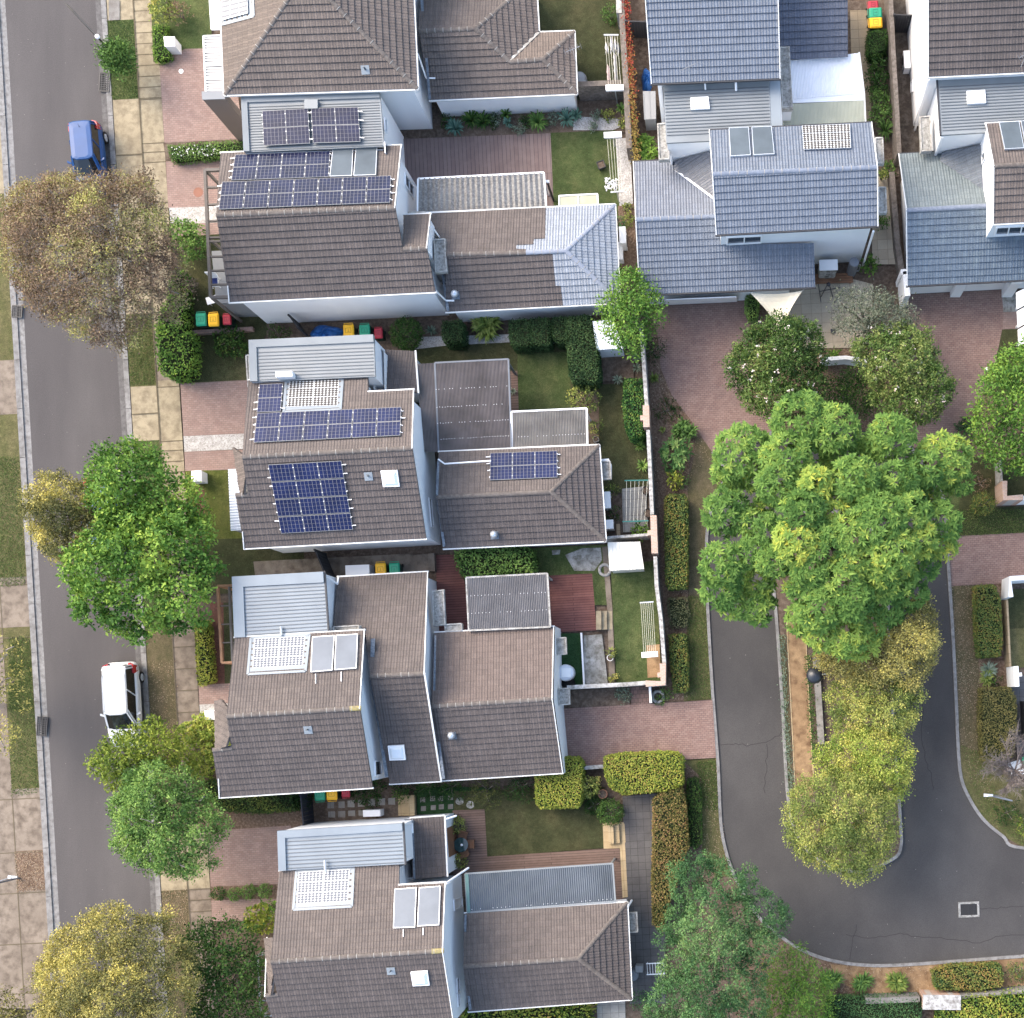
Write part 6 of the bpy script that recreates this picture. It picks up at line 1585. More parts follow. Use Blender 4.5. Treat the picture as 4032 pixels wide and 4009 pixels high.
# ---------------------------------------------------------------- lamps, pillars, aerials
def pillar(label, t_, xy, z):
    q = two(t_, xy, z); c = sum(q, Vector()) / 4; c.z = 0; t = thing('gate_pillar', label, 'pillar', c); q = [p - c for p in q]; m = MB(); b = [Vector((p.x, p.y, 0)) for p in q]; m.hexa(list(reversed(b)), list(reversed(q))); m.build('shaft', M['white'], t)
    m = MB(); o = [Vector((p.x * 1.06, p.y * 1.06, z)) for p in q]; o2 = [p + UP * .05 for p in o]; m.hexa(list(reversed(o)), list(reversed(o2))); ap_ = Vector((0, 0, z + .16))
    for i in range(4): m.poly([o2[(i + 1) % 4], o2[i], ap_])
    m.build('cap', M['white_gloss'], t)
pillar('white square pillar beside the front shrub at the top left drive', A1, (1243, 282, 1322, 282, 1326, 352, 1250, 354), .95); pillar('white square letterbox pillar beside the bright front lawn', A3, (1452, 108, 1525, 104, 1528, 182, 1452, 186), .9); pillar('cream letterbox pillar next to the lime green bush', A4, (1552, 382, 1628, 378, 1630, 448, 1556, 450), .9)
t = thing('street_lamp', 'slim steel street lamp by the young tree at top left', 'street lamp', W(A1(822, 372), 0)); m = MB(); hp = W(A1(735, 276), 5.2) - t.location; m.tube([(0, 0, 0), (0, 0, 4.6), (hp.x * .3, hp.y * .3, 5.0), (hp.x, hp.y, 5.2)], [.06, .05, .04, .035], 8); m.build('pole', M['metal_dk'], t); m = MB(); m.lathe([(.02, -.06), (.12, -.05), (.1, .05), (.01, .07)], hp, 12); m.build('lamp_head', M['white_gloss'], t)
t = thing('post_lamp', 'black domed post lamp in the planting beside the island path', 'post lamp', W(D3(1655, 1645), 0)); hp = W(D3(1552, 1652), 4.3) - t.location; m = MB(); m.tube([(0, 0, 0), (0, 0, 3.9), (hp.x * .5, hp.y * .5, 4.25), (hp.x, hp.y, 4.4)], [.06, .05, .035, .03], 8); m.build('pole', M['alu'], t); m = MB(); m.lathe([(.42, -.12), (.43, -.05), (.34, .08), (.18, .17), (.04, .2)], hp, 24); m.build('lamp_shade', plain('lamp_black', (.03, .035, .045), .35, .5), t, smooth=True); m = MB(); m.lathe([(.01, -.2), (.14, -.16), (.16, -.1)], hp, 14); m.build('globe', M['white_gloss'], t)
for lab, a, b in (('white flat headed street lamp over the west footpath', A4(150, 1645), A4(92, 1640)), ('white flat lamp head beside the bare twiggy tree', E4(1700, 1020), E4(1648, 1022))):
    t = thing('street_lamp', lab, 'street lamp', W(a, 0)); hp = W(b, 4.6) - t.location; m = MB(); m.tube([(0, 0, 0), (0, 0, 4.3), (hp.x, hp.y, 4.55)], [.05, .04, .025], 8); m.build('pole', M['tank'], t); m = MB(); m.hexa([hp + Vector(v) for v in ((-.22, -.09, -.02), (.28, -.05, -.02), (.28, .06, -.02), (-.22, .1, -.02))], [hp + Vector(v) for v in ((-.2, -.07, .05), (.26, -.04, .05), (.26, .05, .05), (-.2, .08, .05))]); m.build('lamp_head', M['alu'], t); m = MB(); m.lathe([(.07, .05), (.06, .09), (.01, .11)], hp + Vector((-.05, 0, 0)), 10); m.build('sensor', M['white_gloss'], t)
def aerial(label, px, z, rz):
    t = thing('tv_aerial', label, 'aerial', W(px, z), rz); m = MB(); m.tube([(0, 0, -.1), (0, 0, 1.3)], .02, 6); m.build('mast', M['alu'], t); m = MB(); m.bar((-.4, 0, 1.25), (.4, 0, 1.33), .03, .025); m.build('boom', M['tank'], t); m = MB()
    for i in range(7): m.bar((-.45 + i * .15, -.16, 1.26 + i * .015), (-.45 + i * .15, .16, 1.26 + i * .015), .012, .012)
    m.build('element', M['tank'], t)
aerial('silver aerial on the eave of the top house beside the laundry yard', C1(1280, 465), 2.65, rad(20)); aerial('aerial on the edge of the upper slate blue roof', D1(605, 600), 6.2, rad(22)); aerial('aerial at the right edge on the brown upper roof', E1(1900, 500), 6.3, rad(30))

# ---------------------------------------------------------------- patio things
t = thing('patio_table', 'round dark glass table on the brown deck', 'table', W(C5(432, 600), .05)); m = MB(); m.lathe([(.40, .70), (.40, .73), (.02, .735)], n=28); m.build('table_top', plain('dark_green_glass', (.02, .06, .06), .08, .7), t); m = MB(); m.lathe([(.25, 0), (.22, .04), (.04, .06), (.035, .7)], n=14); m.build('pedestal', M['metal_dk'], t); m = MB(); m.lathe([(.06, .74), (.07, .8), (.03, .84)], (.06, .0, 0), 12); m.build('candle_jar', M['white_gloss'], t)
def chair(label, px, rz):
    t = thing('patio_chair', label, 'chair', W(px, .05), rz, 'chairs round the patio table'); m = MB()
    for i in range(4): m.box((0, -.19 + i * .125, .44), (.46, .115, .03))
    m.build('seat', M['wood'], t); m = MB()
    for i in range(3): m.box((0, .24 + i * .02, .56 + i * .13), (.46, .025, .11))
    m.build('backrest', M['wood'], t)
    for x in (-.2, .2):
        for y in (-.2, .22): m = MB(); m.box((x, y, .21), (.04, .04, .42)); m.build('leg', M['wood'], t)
chair('wooden patio chair above the round dark table', C5(440, 535), rad(-14)); chair('wooden patio chair below the round dark table', C5(450, 655), rad(196)); chair('wooden patio chair on the right of the round dark table', C5(492, 598), rad(-90))
def pot(label, px, r, hgt, mat, soil=True, sq=False, name='plant_pot', cat='plant pot'):
    t = thing(name, label, cat, W(px, .05)); m = MB(); n = 4 if sq else 20; m.lathe([(r * .7, 0), (r, hgt), (r * .86, hgt), (r * .84, hgt - .05), (.01, hgt - .05)], n=n); o = m.build('pot', mat, t); 
    if sq: o.rotation_euler = (0, 0, rad(45 + 20))
    m = MB(); m.lathe([(r * .83, hgt - .045), (.01, hgt - .03)], n=n); o2 = m.build('soil', M['soil'], t); o2.rotation_euler = o.rotation_euler; return t
pot('square timber planter holding a small round shrub at the deck end', C5(405, 730), .34, .45, M['wood'], sq=True); pot('dark planter with a round shrub at the deck top', C5(390, 465), .28, .45, M['metal_dk'])
pot('dark square planter cube alone on the bright lawn', C1(1478, 1268), .3, .42, M['metal_dk'], sq=True); pot('big terracotta pot between the lime hedge and the ball bush', C4(1492, 1008), .26, .5, M['terracotta'])
pot('round black pot by the square grey paving', C3(1832, 430), .26, .35, M['black']); pot('black pot with a seedling near the green clothesline frame', C3(1815, 260), .24, .35, M['black']); pot('white pot beside the pale flagstones', C3(1545, 1520), .18, .35, M['white_gloss']); pot('white square pot at the end of the clear patio roof', C2(1438, 1602), .22, .35, M['hood'], sq=True)
for lab, px in (('white ring planter beside the cream ribbed shed', C3(1503, 855)), ('white ring planter at the end of the brick path', D3(368, 1812))):
    t = thing('ring_planter', lab, 'planter', W(px, .03)); m = MB(); a_ = np.linspace(0, 6.2832, 25); m.tube([(.3 * math.cos(x) * 1, .3 * math.sin(x), .12) for x in a_], .085, 8, caps=False); m.build('tyre', M['hood'], t, smooth=True); m = MB(); m.lathe([(.28, .06), (.01, .08)], n=16); m.build('soil', M['soil'], t)
# shade sail
q = [W(p, z) for p, z in zip(T(D2, 1062, 485, 1460, 470, 1300, 800), (2.6, 2.7, 2.1))]; t = thing('shade_sail', 'cream triangular shade sail beside the slate roof', 'shade sail', (0, 0, 0)); m = MB(); n = 10
def tri(u, v):
    w_ = 1 - u - v; k = 1 - .35 * (u * v + v * w_ + u * w_) * 3 * .5
    c = (q[0] + q[1] + q[2]) / 3; p = q[0] * u + q[1] * v + q[2] * w_
    e = min(u, v, w_); pull = .17 * (1 - 3 * e) * 4 * max(u * v, v * w_, u * w_)
    p = p.lerp(c, pull); return p - UP * (.25 * 27 * u * v * w_)
for i in range(n):
    for j in range(n - i):
        a, b, c_ = tri(i / n, j / n), tri((i + 1) / n, j / n), tri(i / n, (j + 1) / n); m.poly([a, b, c_])
        if j < n - i - 1: m.poly([b, tri((i + 1) / n, (j + 1) / n), c_])
m.build('canvas', M['canvas'], t, smooth=True); m = MB()
for p in q: m.tube([p, p + (p - (q[0] + q[1] + q[2]) / 3).normalized() * .3 + UP * .05], .012, 5)
m.build('corner_cable', M['alu'], t); p = q[2] + (q[2] - (q[0] + q[1]) / 2).normalized() * .3; m = MB(); m.tube([(p.x, p.y, 0), p + UP * .1], .05, 8); m.build('post', M['white_gloss'], t)
t = thing('hanging_chair_frame', 'thin black metal stand on the cream terrace', 'stand', W(D2(1640, 490), .03)); m = MB()
for a, b in (((-.45, .55, 0), (-.3, -.5, 0)), ((.35, -.65, 0), (.7, -.1, .02)), ((-.36, .1, .02), (.75, .3, .05)), ((-.3, -.2, .03), (.0, .1, 1.6)), ((.35, -.2, .03), (.0, .1, 1.6))): m.tube([a, b], .022, 6)
m.build('frame', M['metal_dk'], t); m = MB(); m.lathe([(.12, 1.5), (.1, 1.56), (.01, 1.6)], n=12); m.build('cap', M['metal_dk'], t)
t = thing('doormat', 'small dark drain square in the cream terrace', 'drain cover', W(D2(1688, 775), .12)); m = MB(); m.box((0, 0, .01), (.23, .23, .02), rad(3)); m.build('cover', M['metal_dk'], t)
t = thing('bench', 'brown timber bench platform under the white cabinet', 'bench', W(D2(1640, 390), 0), rad(2)); m = MB()
for i in range(4): m.box((.35, -.2 + i * .14, .2), (2.2, .12, .04))
m.build('slats', M['wood'], t)
for x in (-.6, 1.3): m = MB(); m.box((x, 0, .09), (.08, .5, .18)); m.build('leg', M['wood'], t)
t = thing('plank', 'tan timber plank beside the pale grey unit', 'plank', W(C3(1605, 555), .1), rad(3)); m = MB(); m.box((0, 0, .15), (.2, .68, .05)); m.build('board', M['pav_tan'], t)
t = thing('patio_chair', 'white chair on the balcony under the grey pergola', 'chair', W(A2(1640, 420), 2.62), rad(4)); m = MB(); m.box((0, 0, .42), (.5, .55, .05)); m.build('seat', M['white_gloss'], t); m = MB(); m.box((0, .32, .7), (.5, .06, .55)); m.build('backrest', M['white_gloss'], t); m = MB(); m.box((0, -.05, .47), (.4, .4, .06)); m.build('cushion', plain('navy_cushion', (.03, .05, .2), .9), t)
for x in (-.2, .2):
    for y in (-.22, .24): m = MB(); m.box((x, y, .2), (.04, .04, .4)); m.build('leg', M['white_gloss'], t)
t = thing('garden_table', 'white table on the front lawn below the grey pergola', 'table', W(A2(1640, 570), .02)); m = MB(); m.box((0, 0, .7), (.6, .4, .04), .3); m.build('table_top', M['white_gloss'], t)
for x, y in ((-.22, -.14), (.22, -.1), (.2, .15), (-.22, .12)): m = MB(); m.box((x, y, .34), (.03, .03, .68)); m.build('leg', M['white_gloss'], t)
for lab, x0 in (('white panelled garage awning at the right edge, upper panel', 435), ('white panelled garage awning at the right edge, middle panel', 575), ('white panelled garage awning at the right edge, lower panel', 715)):
    qq = two(E2, (1862 + (x0 - 435) * .05, x0 + 50, 2000, x0 - 20, 2010, x0 + 100, 1868 + (x0 - 435) * .05, x0 + 175), 2.4); c = sum(qq, Vector()) / 4; c.z = 0; t = thing('screen_panel', lab, 'panel', c); slab(t, 'panel', [p - c for p in qq], .12, [M['white_gloss']]); m = MB(); m.box((0, 0, 1.15), (.1, .1, 2.2)); m.build('post', M['white_gloss'], t)
for lab, c_, a_ in (('white plastic lounge chair by the bare tree', E4(1850, 790), .3), ('white folded lounge chair below the other by the bare tree', E4(1880, 838), .1)):
    t = thing('lounge_chair', lab, 'chair', W(c_, .05), a_); m = MB(); m.hexa([Vector(v) for v in ((-.3, -.2, .3), (.3, -.2, .28), (.3, .22, .28), (-.3, .22, .3))], [Vector(v) for v in ((-.3, -.2, .36), (.3, -.2, .33), (.3, .22, .33), (-.3, .22, .36))]); m.build('seat', M['white_gloss'], t); m = MB(); m.hexa([Vector(v) for v in ((-.34, -.2, .34), (-.3, -.2, .34), (-.3, .22, .34), (-.34, .22, .34))], [Vector(v) for v in ((-.6, -.18, .85), (-.56, -.18, .85), (-.56, .2, .85), (-.6, .2, .85))]); m.build('backrest', M['white_gloss'], t)
    for x in (-.25, .25):
        for y in (-.16, .18): m = MB(); m.box((x, y, .14), (.035, .035, .28)); m.build('leg', M['white_gloss'], t)
wallthing('metal_fence', 'black slatted pool fence at the right edge', [E4(1895, 310), E4(1905, 600)], .06, 1.3, M['metal_dk'], 'fence')
# steps
def steps(label, a0, a1, b0, b1, n, z0, z1, mat, name='garden_steps'):
    """flight from edge a0-a1 (height z0) to b0-b1 (height z1)"""
    A_, B_, C_, D_ = W(a0, 0), W(a1, 0), W(b1, 0), W(b0, 0); c = (A_ + B_ + C_ + D_) / 4; m = MB()
    for i in range(n):
        z = z0 + (z1 - z0) * (i + 1) / n; q = [A_.lerp(D_, i / n), B_.lerp(C_, i / n), B_.lerp(C_, (i + 1) / n - .004), A_.lerp(D_, (i + 1) / n - .004)]; q = [p - c for p in q]
        ar = sum(q[k].x * q[(k + 1) % 4].y - q[(k + 1) % 4].x * q[k].y for k in range(4)); q = q if ar > 0 else q[::-1]
        m.hexa([Vector((p.x, p.y, 0)) for p in q], [Vector((p.x, p.y, z)) for p in q])
    return tag(m.build(name, mat, loc=c), label, 'steps')
steps('sandstone steps between the lawn and the dark square paving', C5(1652, 448), C5(1660, 590), C5(1530, 455), C5(1535, 595), 3, 0, .5, M['sandstone'])
steps('sandstone steps beside the stepping stones in the side passage', B4(1478, 1020), B4(1482, 1175), B4(1612, 1015), B4(1616, 1168), 3, .0, .5, M['sandstone'])
steps('grey concrete steps between the house walls leading to the red deck', B3(1575, 745), B3(1580, 872), B3(1765, 735), B3(1770, 870), 4, 0, .55, M['slab_brown'])
steps('pale concrete steps beside the red deck', C3(1560, 1165), C3(1562, 1305), C3(1440, 1170), C3(1442, 1310), 3, 0, .5, M['slab_tan'])
# patio roofs
clear = mottled('clear_dirty_sheet', (.17, .16, .15), (.29, .28, .26), (.4, .38, .35), 1.2, 9, 20, rough=.5); smoke = plain('smoke_brown_sheet', (.17, .15, .147), .22, .6, var=.25, scale=.8); clr2 = plain('clear_ribbed_sheet', (.28, .262, .24), .25, .6, var=.2, scale=1.2); greyc = plain('grey_ribbed_sheet', (.2, .195, .2), .35, .5, var=.15); tealc = plain('blue_ribbed_sheet', (.15, .17, .195), .25, .6, var=.25, scale=.5)
L_ = [W(C1(88, 1352), 2.95), W(C1(1040, 1305), 2.9), W(C1(1058, 1572), 2.7), W(C1(85, 1612), 2.75)]
pergola(None, 'patio_roof', 'clear stained ribbed patio roof beside the brown deck', L_, 24, clear, M['white_gloss'], ((.98, .05),), 'patio roof', .035, True, 2)
p = W(C1(1065, 1375), 2.7); t = thing('post_bracket', 'dark post and bracket at the end of the clear patio roof', 'post', (p.x, p.y, 0)); m = MB(); m.tube([(0, 0, 0), (0, 0, 2.5)], .06, 8); m.build('post', M['metal_dk'], t); m = MB(); m.box((0, .05, 2.6), (.2, .12, .12)); m.build('bracket', M['white_gloss'], t)
P_ = [W(C2(78, 1022), 2.9), W(C2(772, 986), 2.85), W(C2(790, 1660), 2.6), W(C2(240, 1690), 2.65)]
P_ = [W(C2(215, 1016), 2.9), W(C2(772, 988), 2.85), W(C2(795, 1662), 2.65), W(C2(245, 1690), 2.65)]
t = pergola(None, 'patio_roof', 'dark smoky corrugated patio roof behind the third house', P_, 54, smoke, M['tank'], ((.98, .02),), 'patio roof', .02, True, 3, (.3, .5, .68, .86))
corrugated(t, 'roof_sheet', [W(C2(85, 1024), 2.88), W(C2(213, 1017), 2.88), W(C2(243, 1690), 2.63), W(C2(115, 1690), 2.63)], 12, smoke, .02)
P_ = [W(C2(795, 1386), 2.75), W(C2(1364, 1360), 2.75), W(C2(1370, 1636), 2.6), W(C2(800, 1662), 2.6)]
pergola(None, 'patio_roof', 'pale clear corrugated patio roof joining the smoky one', P_, 48, clr2, M['white_gloss'], ((.98, .05),), 'patio roof', .026, True, 1, (.7,))
P_ = two(C3, (452, 912, 1066, 880, 1090, 1284, 472, 1312), 2.85)
pergola(None, 'patio_roof', 'grey ribbed patio roof on pale beams over the red deck', P_, 46, greyc, M['hood'], ((.02, .03), (.97, .03)), 'patio roof', .024, True, 2, (.35, .68))
P_ = two(C5, (445, 830, 1560, 752, 1580, 1038, 462, 1122), 2.95)
t = pergola(None, 'patio_roof', 'blue green ribbed patio roof over the brown deck', P_, 70, tealc, M['steel'], ((.985, .03),), 'patio roof', .022, True, 1, (.93,))
slab(t, 'side_flashing', [x + UP * .045 for x in two(C5, (444, 832, 470, 830, 485, 1120, 462, 1122), 2.95)], .03, [plain('teal_flashing', (.14, .26, .25), .5)])
# ---------------------------------------------------------------- plants
LM = {}
KL = .9
def leafmat(name, c, rough=.6, spec=.12, trans=.22):
    """c: colours from old leaf to new growth, by the leaf's own tint"""
    if name in LM: return LM[name]
    c = tuple(sc(x, KL) for x in c)
    t = NT(name)
    a = t.n('ShaderNodeAttribute', attribute_name='tint')
    col = t.ramp(a.outputs['Fac'], [(i / (len(c) - 1), x) for i, x in enumerate(c)])
    t.done(col, rough, spec)
    tr = t.n('ShaderNodeBsdfTranslucent'); t.l(t.mix(1.0, col, (1.15, 1.2, .7), 'MULTIPLY'), tr.inputs[0])
    mx = t.n('ShaderNodeMixShader'); mx.inputs[0].default_value = trans
    t.l(t.b.outputs[0], mx.inputs[1]); t.l(tr.outputs[0], mx.inputs[2])
    t.l(mx.outputs[0], t.t.nodes['Material Output'].inputs[0])
    LM[name] = t.m; return t.m
def unit(a): return a / np.maximum(np.linalg.norm(a, axis=-1, keepdims=True), 1e-9)
def leaves(name, P, D, N, L, Wd, tint, mat, parent=None, fold=.18, droop=0.0, mid=.5):
    n = len(P); D = unit(D); Sd = unit(np.cross(D, N)); Nn = unit(np.cross(Sd, D))
    L = np.broadcast_to(np.asarray(L, float), (n,))[:, None]; Wd = np.broadcast_to(np.asarray(Wd, float), (n,))[:, None]
    m = P + D * L * mid
    V = np.stack([P, m + Sd * Wd * .5 + Nn * Wd * fold, P + D * L - Nn * L * droop, m - Sd * Wd * .5 + Nn * Wd * fold], 1).reshape(-1, 3)
    F = np.array([0, 1, 2, 0, 2, 3])[None, :] + (np.arange(n) * 4)[:, None]
    return leafmesh(name, V, F.reshape(-1), np.repeat(np.clip(tint, 0, 1), 4), mat, parent)
def leafmesh(name, V, F, tint, mat, parent):
    me = bpy.data.meshes.new(name)
    me.vertices.add(len(V)); me.vertices.foreach_set('co', V.astype(np.float32).ravel())
    me.loops.add(len(F)); me.loops.foreach_set('vertex_index', F.astype(np.int32))
    k = len(F) // 3
    me.polygons.add(k); me.polygons.foreach_set('loop_start', np.arange(k, dtype=np.int32) * 3)
    at = me.attributes.new('tint', 'FLOAT', 'POINT'); at.data.foreach_set('value', tint.astype(np.float32))
    me.materials.append(mat); me.update(calc_edges=True)
    o = bpy.data.objects.new(name, me); COL.objects.link(o)
    if parent is not None: o.parent = parent
    return o
def inpoly(pts, poly):
    x, y = pts[:, 0], pts[:, 1]; r = np.zeros(len(pts), bool); j = len(poly) - 1
    for i in range(len(poly)):
        xi, yi = poly[i]; xj, yj = poly[j]
        c = ((yi > y) != (yj > y)) & (x < (xj - xi) * (y - yi) / (yj - yi + 1e-12) + xi)
        r ^= c; j = i
    return r
def edged(pts, poly):
    d = np.full(len(pts), 1e9)
    for i in range(len(poly)):
        a = np.array(poly[i]); b = np.array(poly[(i + 1) % len(poly)]); ab = b - a
        t = np.clip(((pts - a) @ ab) / (ab @ ab + 1e-12), 0, 1)
        d = np.minimum(d, np.linalg.norm(pts - (a + t[:, None] * ab), axis=1))
    return d
def frame(n):
    h = np.where(np.abs(n[:, 2:3]) < .9, np.array([[0, 0, 1.0]]), np.array([[1.0, 0, 0]]))
    t1 = unit(np.cross(h, n)); return t1, np.cross(n, t1)
def sph(n, zmin):
    z = NR.uniform(zmin, 1, n); a = NR.uniform(0, 2 * np.pi, n); r = np.sqrt(1 - z * z)
    return np.stack([r * np.cos(a), r * np.sin(a), z], 1)
def foliage(name, lumps, mat, parent, dens=9, per=8, L=.2, Wd=.1, spread=.16, style='tuft', tint=(.5, .25, .15, .12), fill=.35, zmin=-.35, droop=.0, fold=.18):
    """lumps: (x, y, z, r, flatten). Leaves stand in tufts over the lumps' surfaces."""
    C = np.array([l[:3] for l in lumps]); R = np.array([l[3] for l in lumps]); FZ = np.array([l[4] for l in lumps])
    lt = NR.normal(0, 1, len(lumps)); TP = []; TN = []; TT = []
    for i in range(len(lumps)):
        for k, frac in ((0, 1.0), (1, fill)):
            m = max(3, int(dens * 4 * np.pi * R[i] ** 2 * .7 * frac))
            d = sph(m, zmin)
            rr = R[i] * (NR.uniform(.9, 1.1, m) if k == 0 else NR.uniform(.4, .85, m))
            p = C[i] + d * rr[:, None] * np.array([1, 1, FZ[i]])
            if k == 0:
                q = (p[:, None, :] - C[None]) / np.stack([R, R, R * FZ], 1)[None]
                ins = (np.linalg.norm(q, axis=2) < .86); ins[:, i] = False
                ok = ~ins.any(1); p, d = p[ok], d[ok]
            TP.append(p); TN.append(d); TT.append(np.full(len(p), lt[i]) * tint[1] + NR.normal(0, 1, len(p)) * tint[2])
    TP = np.concatenate(TP); TN = np.concatenate(TN); TT = np.concatenate(TT)
    n = len(TP); idx = np.repeat(np.arange(n), per); N0 = TN[idx]
    if style == 'rosette':
        a = (np.tile(np.arange(per), n) / per + np.repeat(NR.uniform(0, 1, n), per)) * 2 * np.pi + NR.normal(0, .25, n * per)
        up = unit(N0 * .6 + np.array([0, 0, .7])); t1, t2 = frame(up)
        D = t1 * np.cos(a)[:, None] + t2 * np.sin(a)[:, None] + up * NR.uniform(-.1, .7, (n * per, 1))
        P = TP[idx] + NR.normal(0, spread * .2, (n * per, 3)); NN = up + NR.normal(0, .2, (n * per, 3))
    else:
        P = TP[idx] + NR.normal(0, spread, (n * per, 3))
        D = N0 * .45 + NR.normal(0, .75, (n * per, 3)); D[:, 2] -= .12
        NN = N0 * .75 + np.array([0, 0, .28]) + NR.normal(0, .5, (n * per, 3))
    s = NR.uniform(.55, 1.35, n * per)
    T = tint[0] + TT[idx] + NR.normal(0, 1, n * per) * tint[3]
    return leaves(name, P, D, NN, L * s, Wd * s, T, mat, parent, droop=droop, fold=fold)
def limb(mb, a, b, r0, r1, sag=.15, n=5, mi=0, wob=.0):
    a, b = Vector(a), Vector(b); L = (b - a).length
    pts = []
    for i in range(n + 1):
        t = i / n; p = a.lerp(b, t); p.z -= sag * L * (t * (1 - t)) * 2
        if 0 < i < n and wob: p += Vector((RD.uniform(-1, 1), RD.uniform(-1, 1), RD.uniform(-.6, .6))) * wob * L
        pts.append(p)
    mb.tube(pts, [r0 + (r1 - r0) * i / n for i in range(n + 1)], 6, mi); return pts
def make_lumps(poly, z0, z1, rmin, rmax, n, flatten=.8, tries=1500, sep=.62, zj=.5):
    poly = np.array(poly); lo, hi = poly.min(0), poly.max(0)
    c = NR.uniform(lo, hi, (tries, 2)); c = c[inpoly(c, poly)]; d = edged(c, poly); dm = d.max()
    out = []
    order = np.argsort(-d + NR.normal(0, dm * .6, len(d)))
    for i in order:
        if len(out) >= n: break
        if d[i] < rmin * .55: continue
        r = min(rmax, max(rmin, d[i] * 1.02)) * NR.uniform(.72, 1.0)
        if r > d[i] * 1.25: r = d[i] * 1.25
        r = max(r, rmin * .7)
        f = np.sqrt(min(1, d[i] / dm)); zc = z0 + (z1 - r * flatten - z0) * (.25 + .75 * f) + NR.uniform(-zj, zj * .35)
        if all((c[i][0] - o[0]) ** 2 + (c[i][1] - o[1]) ** 2 > (sep * max(r, o[3])) ** 2 for o in out): out.append((c[i][0], c[i][1], zc, r, flatten))
    return out
def tree(name, label, outline, z0, z1, mat, nl=40, rmin=.5, rmax=1.3, base=None, bark='bark', cat='tree', group=None, tr=.18, limbs=9, flatten=.92, sep=.86, zj=.7, extra_limbs=0, grow=.22, clumps=None, **kw):
    zm = z0 + (z1 - z0) * .55
    poly = [tuple(p.xy) for p in inset([W(p, zm) for p in outline], -grow)]
    cx = sum(p[0] for p in poly) / len(poly); cy = sum(p[1] for p in poly) / len(poly)
    b = W(base, 0) if base else Vector((cx, cy, 0))
    t = thing(name, label, cat, b, 0, group)
    src = clumps or make_lumps(poly, z0, z1, rmin, rmax, nl, flatten, sep=sep, zj=zj)
    lump = [(x - b.x, y - b.y, z, r, f) for x, y, z, r, f in src]
    foliage('crown', lump, mat, t, **kw)
    mb = MB(); fork = Vector(((cx - b.x) * .35, (cy - b.y) * .35, z0 * .75))
    mb.tube([(0, 0, -.1), (fork.x * .3, fork.y * .3, fork.z * .4), fork], [tr * 1.25, tr, tr * .85], 9)
    for l in sorted(lump, key=lambda l: -l[3])[:limbs]:
        limb(mb, fork, (l[0], l[1], l[2]), tr * .55, .03, .08, wob=.03)
    mb.build('trunk', M[bark], t, smooth=True)
    if extra_limbs:
        mb = MB()
        for l in sorted(lump, key=lambda l: RD.random())[:extra_limbs]:
            tip = Vector((l[0], l[1], l[2] + l[3] * l[4] * RD.uniform(1.08, 1.25)))
            st = fork.lerp(tip, .35) + Vector((0, 0, .5))
            pts = limb(mb, st, tip, .07, .025, -.12, 6, wob=.06)
            for k in (2, 3, 4):
                e = pts[k] + Vector((RD.uniform(-1, 1), RD.uniform(-1, 1), RD.uniform(.1, .5))) * .9
                limb(mb, pts[k], e, .03, .012, -.1, 4, wob=.08)
        mb.build('limb', M['bark_pale'], t, smooth=True)
    return t
